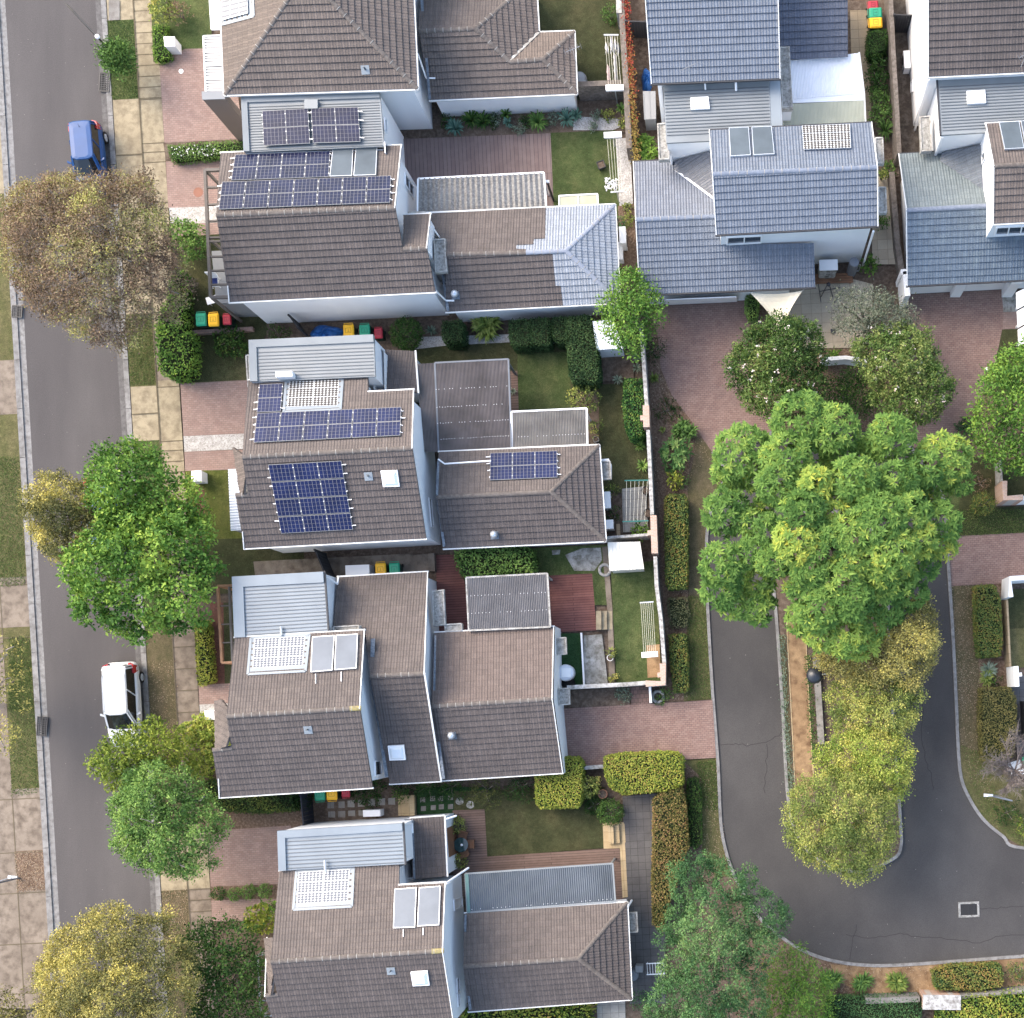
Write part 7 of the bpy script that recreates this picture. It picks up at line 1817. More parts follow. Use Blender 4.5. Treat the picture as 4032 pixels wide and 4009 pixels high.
def hedge(label, t, xy, z, mat, L=.085, Wd=.05, dens=330, name='hedge', cat='hedge', group=None, tint=(.5, .0, .16, .2), core=None, taper=.03, zb=0.0, patch=.25, rough=.035):
    P = [W(p, z) for p in (T(t, *xy) if t else xy)]
    c = sum(P, Vector()) / len(P); c.z = 0
    th = thing(name, label, cat, c, 0, group)
    top = [p - c for p in P]; n = len(top)
    mb = MB(); ins = inset(top, .1); mb.hexa([Vector((p.x, p.y, zb)) for p in ins] if sum(top[i].x * top[(i + 1) % n].y - top[(i + 1) % n].x * top[i].y for i in range(n)) > 0 else [Vector((p.x, p.y, zb)) for p in reversed(ins)],
                                     [Vector((p.x, p.y, z - .1)) for p in ins] if sum(top[i].x * top[(i + 1) % n].y - top[(i + 1) % n].x * top[i].y for i in range(n)) > 0 else [Vector((p.x, p.y, z - .1)) for p in reversed(ins)])
    mb.build('branches', MC.get('hedge_core') or plain('hedge_core', (.022, .03, .014), .9, .1), th)
    poly = np.array([(p.x, p.y) for p in top]); lo, hi = poly.min(0), poly.max(0)
    area = abs(sum(poly[i][0] * poly[(i + 1) % n][1] - poly[(i + 1) % n][0] * poly[i][1] for i in range(n))) / 2
    m = int(dens * (hi - lo).prod()); q = NR.uniform(lo, hi, (m, 2)); q = q[inpoly(q, poly)]
    e = edged(q, poly)
    pz = z - .09 * np.exp(-e / .08) + NR.normal(0, rough, len(q)) + .03 * np.sin(q[:, 0] * 5.1) * np.sin(q[:, 1] * 4.7)
    PP = [np.column_stack([q, pz])]; NN = [np.tile([0, 0, 1.0], (len(q), 1))]
    A = sum(top[i].x * top[(i + 1) % n].y - top[(i + 1) % n].x * top[i].y for i in range(n)); sg = 1 if A > 0 else -1
    for i in range(n):
        a, b = poly[i], poly[(i + 1) % n]; ln = np.linalg.norm(b - a); d = (b - a) / max(ln, 1e-6); o = np.array([d[1], -d[0]]) * sg
        m = int(dens * .8 * ln * (z - zb)); u = NR.uniform(0, ln, m); v = NR.uniform(zb + .02, z - .04, m)
        xy_ = a + d * u[:, None] + o * (NR.normal(0, rough, m) - taper * 0 - .02)[:, None]
        PP.append(np.column_stack([xy_, v])); NN.append(np.tile([o[0], o[1], .25], (m, 1)))
    PP = np.concatenate(PP); NN = unit(np.concatenate(NN)); k = len(PP)
    pn = np.sin(PP[:, 0] * 1.7 + 3 * np.sin(PP[:, 1] * .9)) * np.sin(PP[:, 1] * 1.3 + 2 * np.sin(PP[:, 0] * .7))
    T_ = tint[0] + patch * pn + NR.normal(0, tint[3], k)
    t1, t2 = frame(NN); a = NR.uniform(0, 6.28, k)
    D = t1 * np.cos(a)[:, None] + t2 * np.sin(a)[:, None] + NN * NR.uniform(.1, 1.0, (k, 1))
    s = NR.uniform(.7, 1.3, k)
    leaves('foliage', PP, D, NN + NR.normal(0, .45, (k, 3)), L * s, Wd * s, T_, mat, th)
    return th
def bush(label, px, r, hgt, mat, name='bush', cat='bush', group=None, squash=1.0, lobes=1, dens=30, per=7, L=.09, Wd=.055, spread=.06, fill=.3, zc=None, **kw):
    """round shrub: px at its middle, r in photo pixels at that height"""
    zc = hgt * .5 if zc is None else zc; c = W(px, zc); R = r / S * (1 - zc / H)
    t = thing(name, label, cat, (c.x, c.y, 0), 0, group)
    fz = max(.35, (hgt - zc) / R) * squash
    if lobes == 1: lump = [(0, 0, zc, R, fz)]
    else:
        lump = [(0, 0, zc, R * .6, fz * 1.2)] + [(R * .52 * math.cos(a), R * .52 * math.sin(a), zc * RD.uniform(.8, 1.15), R * RD.uniform(.38, .55), fz) for a in np.linspace(0, 6.28, lobes)[:-1] + RD.random()]
    foliage('foliage', lump, mat, t, dens=dens, per=per, L=L, Wd=Wd, spread=spread, fill=fill, zmin=-.8 if lobes == 1 else -.4, **kw)
    mb = MB()
    for i in range(4): mb.tube([(0, 0, 0), (R * .3 * math.cos(i * 1.57 + .4), R * .3 * math.sin(i * 1.57 + .4), zc), (R * .6 * math.cos(i * 1.57 + .5), R * .6 * math.sin(i * 1.57 + .5), zc + R * fz * .4)], [.03, .025, .012], 5)
    mb.build('stem', M['bark'], t); return t
def blades(label, px, r, hgt, mat, n=28, wd=.07, name='strappy_plant', cat='plant', group=None, droop=.25, tint=.5, rise=.5, heads=1):
    c = W(px, .05); R = r / S
    t = thing(name, label, cat, c, 0, group); V = []; TT = []; F = []
    for h_ in range(heads):
        off = np.array([0, 0, 0.0]) if h_ == 0 else np.array([NR.uniform(-R * .5, R * .5), NR.uniform(-R * .5, R * .5), 0])
        for i in range(n):
            a = i * 2.39996 + NR.uniform(-.2, .2); l = R * NR.uniform(.65, 1.08); w = wd * NR.uniform(.7, 1.15)
            d = np.array([math.cos(a), math.sin(a), 0]); s = np.array([-d[1], d[0], 0]); hh = hgt * NR.uniform(.35, 1.0)
            b = len(V); tn = np.clip(NR.normal(tint, .2), 0, 1)
            for q, (f, z, ww) in enumerate(((.04, .05, .7), (.4, .75 * hh, 1.0), (.75, hh, .75), (1.0, hh * (1 - droop), .05))):
                for sg in (-1, 1): V.append(off + d * l * f + np.array([0, 0, z]) + s * w * ww * .5 * sg); TT.append(tn)
            for q in range(3):
                e = b + q * 2; F += [e, e + 1, e + 3, e, e + 3, e + 2]
    leafmesh('leaves', np.array(V), np.array(F), np.array(TT), mat, t); return t
def creeper(label, px, wpx, z, mat, name='creeper', cat='creeper', dens=260, L=.1, Wd=.07, thick=.12, drop=0.0, tint=.5, tgrad=0.0, kind=None):
    """leaves spilled along a polyline (wall tops, planting strips)"""
    P = [W(p, z) for p in px]; c = sum(P, Vector()) / len(P); c.z = 0
    PP = []; TT = []; tot = sum((P[i + 1] - P[i]).length for i in range(len(P) - 1)); acc = 0
    for i in range(len(P) - 1):
        a, b = P[i] - c, P[i + 1] - c; ln = (b - a).length; d = (b - a) / ln; o = Vector((d.y, -d.x, 0))
        m = int(dens * ln * wpx / S); u = NR.uniform(0, ln, m); w = NR.normal(0, .32, m) * wpx / S
        p = np.array(a) + np.outer(u, np.array(d)) + np.outer(w, np.array(o)); p[:, 2] += NR.uniform(-thick, thick, m) - drop * NR.uniform(0, 1, m) ** 2
        PP.append(p); TT.append(tint + tgrad * ((acc + u) / tot - .5) + NR.normal(0, .16, m)); acc += ln
    PP = np.concatenate(PP); TT = np.concatenate(TT); k = len(PP)
    D = NR.normal(0, 1, (k, 3)) * np.array([1, 1, .5]); N = np.array([0, 0, 1.0]) + NR.normal(0, .5, (k, 3)); s = NR.uniform(.7, 1.3, k)
    o = leaves(name, PP, D, N, L * s, Wd * s, TT, mat); o.location = c
    return tag(o, label, None if kind == 'stuff' else cat, None, kind)
def bare_tree(label, px, r, z0, z1, mat, lean=(0, 0), n0=13, name='bare_tree'):
    b = W(px, 0); t = thing(name, label, 'tree', b); R = r / S * .95; mb = MB(); tw = MB()
    mb.tube([(0, 0, 0), (.05, 0, z0 * .6), (0, 0, z0)], [.13, .11, .1], 8)
    def grow(m, p, d, l, rr, lev):
        q = p; pts = [p]
        for k in range(4):
            d = (d + Vector((RD.uniform(-1, 1), RD.uniform(-1, 1), RD.uniform(-.35, .5))) * .24).normalized(); q = q + d * l / 4; pts.append(q)
        m.tube(pts, [rr, rr * .85, rr * .7, rr * .55, rr * .42], 5 if lev < 1 else 4)
        if lev < 3:
            for k in (1, 2, 3, 4):
                for _ in range(2 if lev < 2 else 1):
                    dd = (d + Vector((RD.uniform(-1, 1), RD.uniform(-1, 1), RD.uniform(-.3, .7))) * .75).normalized()
                    grow(tw if lev >= 0 else m, pts[k], dd, l * RD.uniform(.42, .62), rr * .5, lev + 1)
    for i in range(n0):
        a = i / n0 * 6.28 + RD.uniform(-.2, .2)
        grow(mb, Vector((0, 0, z0)), Vector((math.cos(a) + lean[0], math.sin(a) + lean[1], RD.uniform(.3, .9))).normalized(), R * RD.uniform(.5, .68), .055, 0)
    mb.build('trunk', mat, t, smooth=True); tw.build('twigs', mat, t); return t

G1 = lambda *c: c
mg = leafmat('leaf_mid_green', ((.034, .068, .019), (.081, .162, .041), (.155, .270, .068), (.270, .392, .101)))
fresh = leafmat('leaf_fresh_green', ((.039, .098, .019), (.098, .202, .039), (.189, .319, .058), (.325, .442, .078)))
jac = leafmat('leaf_fern_green', ((.055, .125, .030), (.118, .225, .050), (.204, .324, .072), (.360, .444, .084), (.576, .528, .084)), trans=.3)
gum = leafmat('leaf_gum_olive', ((.13, .09, .065), (.24, .165, .115), (.31, .225, .145), (.34, .30, .14), (.5, .48, .16)), rough=.65)
olivey = leafmat('leaf_yellow_olive', ((.091, .098, .039), (.189, .182, .065), (.305, .280, .098), (.468, .403, .130), (.650, .559, .156)), rough=.6)
ygreen = leafmat('leaf_yellow_green', ((.081, .121, .034), (.176, .230, .061), (.297, .338, .088), (.446, .446, .121), (.675, .567, .176)))
camph = leafmat('leaf_blue_green', ((.03, .072, .03), (.065, .15, .055), (.125, .23, .085), (.21, .31, .11)))
darkg = leafmat('leaf_dark_green', ((.014, .034, .010), (.034, .081, .021), (.069, .138, .032), (.149, .218, .052)))
box_dk = leafmat('leaf_box_hedge', ((.012, .03, .014), (.028, .06, .024), (.05, .095, .035), (.085, .14, .05)))
lime = leafmat('leaf_lime_hedge', ((.05, .11, .025), (.15, .22, .04), (.28, .32, .055), (.40, .39, .08), (.34, .2, .08)))
photinia = leafmat('leaf_bronze_hedge', ((.05, .07, .02), (.13, .13, .04), (.22, .18, .06), (.3, .19, .09), (.4, .2, .11)))
murr = leafmat('leaf_mixed_hedge', ((.02, .06, .035), (.06, .12, .04), (.13, .18, .05), (.23, .24, .06), (.32, .2, .07)))
ol = leafmat('leaf_olive_grey', ((.08, .1, .065), (.14, .16, .11), (.2, .225, .165), (.29, .31, .24)), rough=.6)
silver = leafmat('leaf_silver', ((.12, .17, .12), (.2, .26, .19), (.3, .35, .27)), rough=.6)
agave = leafmat('leaf_agave', ((.06, .14, .11), (.12, .23, .18), (.22, .34, .27)))
cyc = leafmat('leaf_cycad', ((.08, .14, .03), (.2, .26, .06), (.35, .38, .12)))
ivy = leafmat('leaf_autumn_ivy', ((.24, .035, .03), (.32, .07, .045), (.24, .15, .05), (.26, .2, .06), (.34, .27, .08)))
magn = leafmat('leaf_magnolia', ((.03, .06, .018), (.07, .13, .032), (.14, .21, .055), (.25, .28, .09)), rough=.4)
petal = leafmat('flower_petal', ((.6, .45, .42), (.75, .68, .62), (.8, .76, .7)))
petalw = leafmat('white_petal', ((.7, .7, .68), (.8, .8, .78)))

dp = lambda *xy: T(DP, *xy)
# street trees
tree('gum_tree', 'big brownish gum tree over the street with pale bare limbs', dp(35, 348, 118, 322, 165, 338, 212, 322, 262, 322, 300, 392, 306, 440, 333, 490, 336, 540, 312, 584, 262, 606, 240, 632, 205, 646, 160, 635, 112, 602, 62, 582, 22, 530, 4, 470, 0, 400), 4.5, 10.5, gum, nl=95, rmin=.45, rmax=1.05, sep=.78, base=DP(255, 480), bark='bark_pale', tr=.26, limbs=16, extra_limbs=26, dens=9, per=22, L=.12, Wd=.055, spread=.15, tint=(.42, .22, .16, .14), fill=.4)
tree('street_tree', 'bright green leafy tree on the verge, north of the roundest green tree', dp(166, 930, 170, 872, 198, 845, 245, 833, 300, 862, 328, 900, 362, 930, 375, 985, 340, 1000, 282, 990, 205, 995, 178, 965), 3.5, 7.2, fresh, nl=40, rmin=.4, rmax=1.1, base=DP(285, 930), zj=.9, dens=11, per=8, L=.2, Wd=.11, tint=(.5, .14, .14, .12))
tree('street_tree', 'largest rounded green street tree shading the verge beside the third house', dp(190, 972, 250, 950, 330, 962, 372, 990, 388, 1050, 400, 1085, 388, 1125, 370, 1162, 350, 1192, 320, 1180, 275, 1187, 255, 1206, 225, 1190, 170, 1177, 140, 1152, 128, 1110, 130, 1060, 150, 1020, 172, 990), 3.5, 8.5, fresh, nl=70, rmin=.45, rmax=1.25, base=DP(310, 1070), zj=1.0, dens=8, per=11, spread=.12, L=.21, Wd=.12, tint=(.48, .18, .16, .12))
tree('street_tree', 'yellowish olive tree leaning over the road west of the green street trees', dp(52, 940, 75, 905, 110, 893, 150, 910, 178, 898, 184, 945, 190, 985, 165, 1030, 122, 1058, 85, 1042, 70, 1010, 50, 992, 46, 960), 3.5, 6.5, olivey, nl=45, rmin=.4, rmax=.85, base=DP(230, 975), bark='bark', limbs=12, dens=9, per=24, spread=.12, L=.105, Wd=.06, fill=.7, tint=(.5, .2, .16, .12))
tree('street_tree', 'small bright yellow green tree overhanging the bonnet of the white car', dp(178, 1432, 205, 1396, 240, 1378, 290, 1360, 320, 1385, 327, 1420, 312, 1450, 270, 1462, 230, 1484, 205, 1482, 185, 1462), 2.2, 4.6, leafmat('leaf_lime_tree', ((.062, .100, .019), (.150, .213, .037), (.275, .338, .056), (.413, .450, .088))), nl=36, rmin=.35, rmax=.75, base=DP(280, 1440), dens=12, per=8, L=.17, Wd=.1, tint=(.45, .16, .14, .12))
tree('street_tree', 'grey green tree with bare twigs on its side beside the brick drive', dp(203, 1512, 234, 1490, 240, 1460, 292, 1443, 342, 1466, 376, 1490, 412, 1530, 416, 1562, 392, 1592, 388, 1632, 355, 1652, 310, 1642, 280, 1644, 250, 1626, 215, 1602, 208, 1560), 3.2, 7.2, mg, nl=60, rmin=.42, rmax=.95, base=DP(320, 1560), dens=9, per=18, spread=.12, L=.125, Wd=.075, fill=.6, tint=(.58, .16, .15, .12), extra_limbs=7)
tree('street_tree', 'big golden olive tree at the bottom left of the street', dp(72, 1812, 95, 1770, 130, 1752, 170, 1722, 235, 1708, 247, 1742, 300, 1722, 304, 1762, 340, 1792, 362, 1842, 350, 1900, 352, 2020, 50, 2020, 72, 1880, 62, 1850), 4, 8.6, olivey, nl=95, rmin=.42, rmax=1.0, base=DP(210, 1890), dens=9, per=24, spread=.12, L=.105, Wd=.06, fill=.7, tint=(.5, .19, .17, .12))
tree('tree', 'broad dark green glossy tree in the front garden at bottom left', dp(342, 1778, 378, 1748, 430, 1740, 470, 1765, 484, 1800, 492, 1830, 484, 1900, 490, 2000, 345, 2000, 366, 1850), 2.4, 5, darkg, nl=60, rmin=.4, rmax=.85, dens=12, per=8, L=.16, Wd=.09, tint=(.5, .1, .12, .14))
tree('street_tree', 'sparse yellow tree at the left edge with bare grey twigs', dp(-70, 1190, 10, 1200, 34, 1215, 44, 1290, 40, 1360, 20, 1420, -60, 1430), 3, 6.5, olivey, nl=26, rmin=.3, rmax=.6, sep=.9, base=DP(-30, 1320), dens=7, per=8, L=.15, Wd=.07, extra_limbs=7, tint=(.6, .16, .14, .12))
tree('street_tree', 'dull green tree cut off by the bottom left corner', dp(-60, 1860, 10, 1875, 50, 1895, 62, 1930, 50, 2000, -60, 2000), 2.5, 5, olivey, nl=25, rmin=.35, rmax=.7, dens=10, per=8, L=.15, Wd=.07, tint=(.25, .12, .12, .1))
tree('young_tree', 'small young street tree with dark leaves on the top grass verge', dp(196, 98, 205, 86, 222, 84, 238, 95, 240, 112, 228, 128, 208, 126, 198, 112), 1.3, 2.6, mg, nl=14, rmin=.22, rmax=.5, base=DP(218, 108), dens=45, per=7, L=.14, Wd=.08, tr=.05, tint=(.35, .12, .12, .14))
# trees between the houses and the round road
tree('tree', 'bushy green tree beside the white shed and the boundary wall end', dp(1132, 578, 1163, 548, 1170, 522, 1200, 513, 1218, 535, 1238, 560, 1244, 600, 1226, 622, 1196, 662, 1172, 655, 1148, 625), 2.2, 5, fresh, nl=36, rmin=.35, rmax=.8, dens=12, per=8, L=.16, Wd=.09, tint=(.42, .16, .14, .12))
for lab, o_, nf in (('dark rounded magnolia below the shade sail, left of the two magnolias', dp(1385, 662, 1418, 622, 1460, 598, 1512, 602, 1546, 626, 1552, 690, 1546, 740, 1512, 782, 1462, 792, 1415, 766, 1390, 722, 1373, 690), 40),
                    ('lighter olive green magnolia beside the curved drive, right of the two magnolias', dp(1615, 652, 1658, 622, 1700, 614, 1752, 626, 1766, 682, 1797, 722, 1790, 742, 1766, 782, 1720, 802, 1680, 790, 1650, 752, 1632, 702), 30)):
    t = tree('magnolia', lab, o_, 2, 5.6, magn, nl=62, rmin=.4, rmax=.95, cat='tree', group='magnolias by the drives', dens=10, per=18, spread=.11, L=.13, Wd=.075, tint=(.34 if nf > 35 else .62, .15, .15, .14), fill=.6)
    cr = t.children[0]; v = np.empty(len(cr.data.vertices) * 3, np.float32); cr.data.vertices.foreach_get('co', v); v = v.reshape(-1, 3)
    up = v[v[:, 2] > np.percentile(v[:, 2], 45)]; P = []
    for c in up[NR.choice(len(up), nf)]:
        P += [c + NR.normal(0, .04, 3) + np.array([0, 0, .06]) for _ in range(6)]
    P = np.array(P); k = len(P); leaves('flowers', P, NR.normal(0, 1, (k, 3)), np.array([0, 0, 1.0]) + NR.normal(0, .3, (k, 3)), .12, .08, NR.uniform(0, 1, k), petal, t)
tree('olive_tree', 'silvery grey olive tree over the cream paved terrace', dp(1580, 562, 1600, 545, 1655, 552, 1700, 575, 1732, 600, 1716, 632, 1660, 636, 1640, 660, 1605, 640, 1575, 598), 2, 4.6, ol, nl=48, rmin=.35, rmax=.7, dens=12, per=10, L=.17, Wd=.045, tint=(.5, .16, .16, .16), limbs=14)
tree('shrub', 'dark evergreen shrub between the two magnolias', dp(1562, 722, 1600, 702, 1632, 715, 1642, 768, 1600, 790, 1570, 770), .8, 2.4, darkg, nl=22, rmin=.3, rmax=.6, cat='shrub', dens=14, per=8, L=.12, Wd=.07, tint=(.4, .1, .12, .12))
JT = tile(2614, 1496, 1092 / 1418); JC = []
for x, y, r, lo in ((240, 220, 80, 0), (195, 285, 42, .5), (420, 130, 85, 0), (515, 150, 70, 0), (370, 240, 72, 0), (345, 312, 55, 0), (460, 310, 48, 0), (580, 300, 66, 0), (690, 170, 66, 0), (850, 240, 76, 0), (710, 305, 56, 0), (790, 270, 52, 0), (905, 310, 32, 0), (190, 400, 66, .3), (262, 430, 36, .6), (318, 452, 42, .3), (420, 400, 62, 0), (400, 490, 66, 0), (338, 540, 50, .4), (270, 520, 42, .5), (650, 430, 82, 0), (742, 402, 62, 0), (842, 430, 58, .3), (690, 510, 76, 0), (772, 480, 52, 0), (850, 500, 38, .6), (560, 470, 62, .4), (480, 500, 62, .4), (180, 560, 64, -.3), (172, 636, 56, -.2), (206, 680, 38, .2), (282, 684, 52, 1.2), (290, 605, 44, 1.6), (440, 560, 56, .3), (432, 640, 48, .6), (540, 590, 62, .4), (470, 690, 66, .3), (572, 662, 60, .2), (650, 620, 54, 1.3), (702, 590, 60, .9), (786, 552, 48, 1.4), (552, 775, 60, .5), (482, 765, 52, .6), (604, 800, 46, 1.0), (660, 690, 60, 1.9), (742, 640, 52, 2.0), (650, 560, 60, .6), (420, 722, 46, .9), (500, 622, 60, .6), (565, 545, 60, .6), (622, 735, 52, 1.6), (270, 290, 40, 1.2), (530, 235, 50, 1.6), (620, 220, 44, 1.8), (640, 330, 50, 1.4), (820, 350, 50, 1.5), (300, 380, 30, 1.8), (520, 400, 60, 1.0), (590, 380, 50, 1.2), (520, 690, 50, 1.0), (230, 610, 44, 1.5), (440, 300, 50, 1.2), (760, 340, 44, 1.6), (480, 440, 50, 1.2), (380, 350, 45, 1.2), (400, 600, 45, 1.2)):
    e = math.hypot(x - 510, y - 440) / 430; z = 9.6 - 3.0 * e * e - lo * 1.15; w = W(JT(x, y), z); JC.append((w.x, w.y, z - .3, r * 1.2985 / S * (1 - z / H) * 1.02, .85))
tree('jacaranda', 'huge bright green ferny tree covering the top of the road island', dp(1345, 852, 1395, 820, 1440, 832, 1462, 800, 1492, 778, 1560, 775, 1622, 792, 1648, 802, 1700, 795, 1732, 825, 1790, 850, 1832, 912, 1825, 930, 1788, 942, 1800, 1000, 1797, 1040, 1762, 1076, 1740, 1112, 1682, 1152, 1652, 1196, 1610, 1232, 1560, 1237, 1522, 1202, 1472, 1200, 1440, 1176, 1400, 1166, 1340, 1142, 1323, 1090, 1332, 1040, 1380, 1030, 1345, 990, 1338, 962, 1362, 905), 4.5, 10.5, jac, nl=110, rmin=.5, rmax=1.25, sep=.88, zj=1.5, base=(3250, 2180), clumps=JC, bark='bark', tr=.4, limbs=20, style='rosette', dens=10, per=15, L=.27, Wd=.085, spread=.1, tint=(.4, .13, .12, .08), fill=.12, zmin=-.15, droop=.12, fold=.1)
tree('tree', 'dense leafy green tree at the right edge beside the curved brick drive', dp(1838, 762, 1868, 702, 1900, 662, 1935, 648, 2020, 640, 2020, 880, 1912, 882, 1862, 862, 1842, 830), 2.2, 6, fresh, nl=60, rmin=.45, rmax=1.0, dens=11, per=8, L=.2, Wd=.09, tint=(.42, .12, .13, .13))
limet = leafmat('leaf_bright_lime', ((.08, .14, .03), (.18, .27, .05), (.29, .37, .075), (.42, .45, .1), (.5, .46, .12)))
gi = 'yellow green trees along the road island'
tree('island_tree', 'golden olive tree tucked right under the huge ferny tree', dp(1520, 1226, 1600, 1232, 1650, 1185, 1720, 1130, 1752, 1118, 1766, 1170, 1772, 1222, 1746, 1282, 1738, 1312, 1680, 1292, 1600, 1292, 1560, 1272), 3, 6.4, olivey, nl=55, rmin=.45, rmax=1.05, group=gi, dens=9, per=24, spread=.12, L=.105, Wd=.065, fill=.7, tint=(.58, .17, .14, .12), grow=.05)
tree('island_tree', 'green and gold tree beside the black lamp, second along the island', dp(1562, 1292, 1620, 1278, 1700, 1285, 1738, 1300, 1742, 1330, 1720, 1392, 1640, 1382, 1572, 1372, 1565, 1330), 2.6, 5.6, ygreen, nl=45, rmin=.42, rmax=.95, group=gi, dens=9, per=24, spread=.12, L=.10, Wd=.062, fill=.7, tint=(.5, .17, .14, .12), grow=.05)
tree('island_tree', 'bright yellow green tree, third along the island past the lamp', dp(1540, 1422, 1580, 1380, 1640, 1368, 1716, 1390, 1724, 1450, 1702, 1520, 1650, 1502, 1590, 1482, 1545, 1452), 2.6, 5.6, limet, nl=48, rmin=.42, rmax=.95, group=gi, dens=9, per=24, spread=.12, L=.10, Wd=.062, fill=.7, tint=(.52, .16, .14, .12), grow=.05)
tree('island_tree', 'round olive green tree at the bottom tip of the island', dp(1485, 1552, 1490, 1502, 1530, 1460, 1600, 1458, 1662, 1472, 1692, 1530, 1692, 1590, 1662, 1640, 1622, 1670, 1570, 1642, 1530, 1632, 1495, 1602, 1482, 1576), 3, 7.0, ygreen, nl=75, rmin=.45, rmax=.95, group=gi, dens=9, per=24, spread=.12, L=.095, Wd=.058, fill=.7, tint=(.4, .14, .13, .12), grow=.1)
tree('camphor_tree', 'large blue green tree in billowing clumps at the bottom of the road', dp(1268, 1642, 1310, 1604, 1345, 1620, 1390, 1650, 1412, 1640, 1432, 1690, 1482, 1700, 1487, 1740, 1462, 1790, 1442, 1812, 1432, 1860, 1445, 1900, 1440, 2000, 1225, 2000, 1224, 1890, 1244, 1860, 1250, 1800, 1244, 1760, 1275, 1700), 4, 8.5, camph, nl=60, rmin=.6, rmax=1.2, sep=.95, zj=1.4, dens=10, per=24, spread=.1, fill=.3, L=.10, Wd=.062, tint=(.42, .16, .13, .12))
t = tree('oleander', 'bright green shrub with pink white flowers beside the blue green tree', dp(1450, 1812, 1500, 1788, 1546, 1830, 1566, 1882, 1572, 2000, 1440, 2000, 1446, 1852), 1.6, 4, fresh, nl=50, rmin=.35, rmax=.75, cat='shrub', dens=12, per=9, L=.18, Wd=.05, tint=(.5, .12, .13, .12))
bare_tree('leafless grey twiggy tree beside the green bank at the right edge', E4(1800, 830), 175, 1.6, 4.2, M['twig'])
# ---------------------------------------------------------------- hedges, shrubs and garden plants
hedge('tall leafy green hedge beside the footpath in front of the second house', A2, (1200, 640, 1250, 540, 1275, 430, 1320, 310, 1372, 320, 1380, 600, 1390, 760, 1440, 800, 1440, 1040, 1400, 1110, 1290, 1115, 1200, 1070, 1180, 840, 1175, 740), 1.5, fresh, L=.15, Wd=.09, dens=150, tint=(.42, .0, .16, .2), rough=.07)
bush('green shrub against the pergola of the second house', A2(1420, 105), 82, 2.2, mg, lobes=6, dens=20, L=.15, Wd=.1, tint=(.45, .14, .14, .14)); pass
bush('dark climbing shrub along the brick edging', A2(1740, 850), 70, .9, darkg, lobes=5, dens=18, L=.12, Wd=.09, tint=(.5, .1, .12, .2), squash=.6); bush('grey green shrub at the base of the second house wall', B2(560, 800), 48, .7, mg, lobes=4, dens=20, tint=(.2, .1, .12, .14), squash=.7)
bush('flowering olive shrub by the top left lawn', A1(1225, 60), 62, 2.2, ygreen, lobes=5, dens=20, L=.13, Wd=.08, tint=(.45, .2, .14, .12)); bush('dark brownish shrub in the top left garden', A1(1350, 90), 46, 1.6, gum, lobes=4, dens=12, L=.12, Wd=.06, tint=(.2, .14, .1, .1))
hedge('flowering green ground hedge beside the white pillar at top left', A1, (1150, 190, 1260, 180, 1250, 330, 1290, 420, 1240, 455, 1170, 455, 1150, 400), .6, fresh, dens=300, tint=(.4, 0, .14, .2))
hedge('white flowered hedge strip between two brick drives', A1, (1262, 1100, 1500, 1075, 1840, 1060, 1835, 1150, 1600, 1190, 1290, 1215), .7, mg, dens=300, tint=(.5, 0, .14, .2))
k = 60; c0, c1 = W(A1(1290, 1150), .74), W(A1(1640, 1130), .74); P = np.array([list(c0.lerp(c1, RD.random()) + YD * RD.uniform(-.28, .28)) for _ in range(k)]); leaves('hedge_flowers', P, NR.normal(0, 1, (k, 3)), np.array([0, 0, 1.]) + NR.normal(0, .2, (k, 3)), .1, .08, NR.uniform(0, 1, k), petalw); tag(bpy.data.objects['hedge_flowers'], 'scatter of small white flowers on the hedge strip', None, None, 'stuff')
hedge('narrow bright hedge beside the red mulch strip', A3, (1475, 1250, 1560, 1240, 1600, 1700, 1500, 1725, 1480, 1500), .9, lime, L=.12, Wd=.06, dens=260, tint=(.42, 0, .14, .18))
bush('lime green leafy bush against the fourth house front', A4(1510, 660), 118, 1.9, limet, lobes=6, dens=14, L=.16, Wd=.1, tint=(.5, .12, .12, .12), cat='bush'); bush('upper lobe lime green bush beside the cream letterbox pillar', A4(1525, 530), 62, 1.7, limet, lobes=5, dens=18, L=.15, Wd=.1, tint=(.6, .12, .12, .12)); bush('lower green bush at the foot of the lime bush', A4(1530, 800), 60, 1.5, limet, lobes=5, dens=18, L=.15, Wd=.1, tint=(.55, .12, .12, .12))
hedge('dark mixed hedge along the south wall of the fourth house', None, [A4(1500, 930), A4(1640, 905), B4(130, 1040), B4(680, 1010), B4(700, 1130), B4(400, 1155), A4(1640, 1130), A4(1620, 1090)], 1.4, leafmat('leaf_dark_mixed', ((.015, .04, .015), (.045, .085, .025), (.1, .14, .035), (.2, .21, .05))), L=.12, Wd=.07, dens=230, tint=(.38, 0, .16, .2), rough=.06)
bush('dark leafy shrub hiding behind the navy gate', B4(760, 1050), 45, 1.5, darkg, lobes=5, dens=18, tint=(.3, .1, .1, .12)); bush('dark leafy shrub beneath the fourth house eave', B4(1240, 990), 70, 1.0, darkg, lobes=5, dens=18, L=.13, tint=(.3, .12, .1, .12)); bush('dark shrub left of the sandstone steps', B4(1500, 975), 48, 1.2, darkg, lobes=4, dens=18, L=.13, tint=(.35, .12, .1, .12))
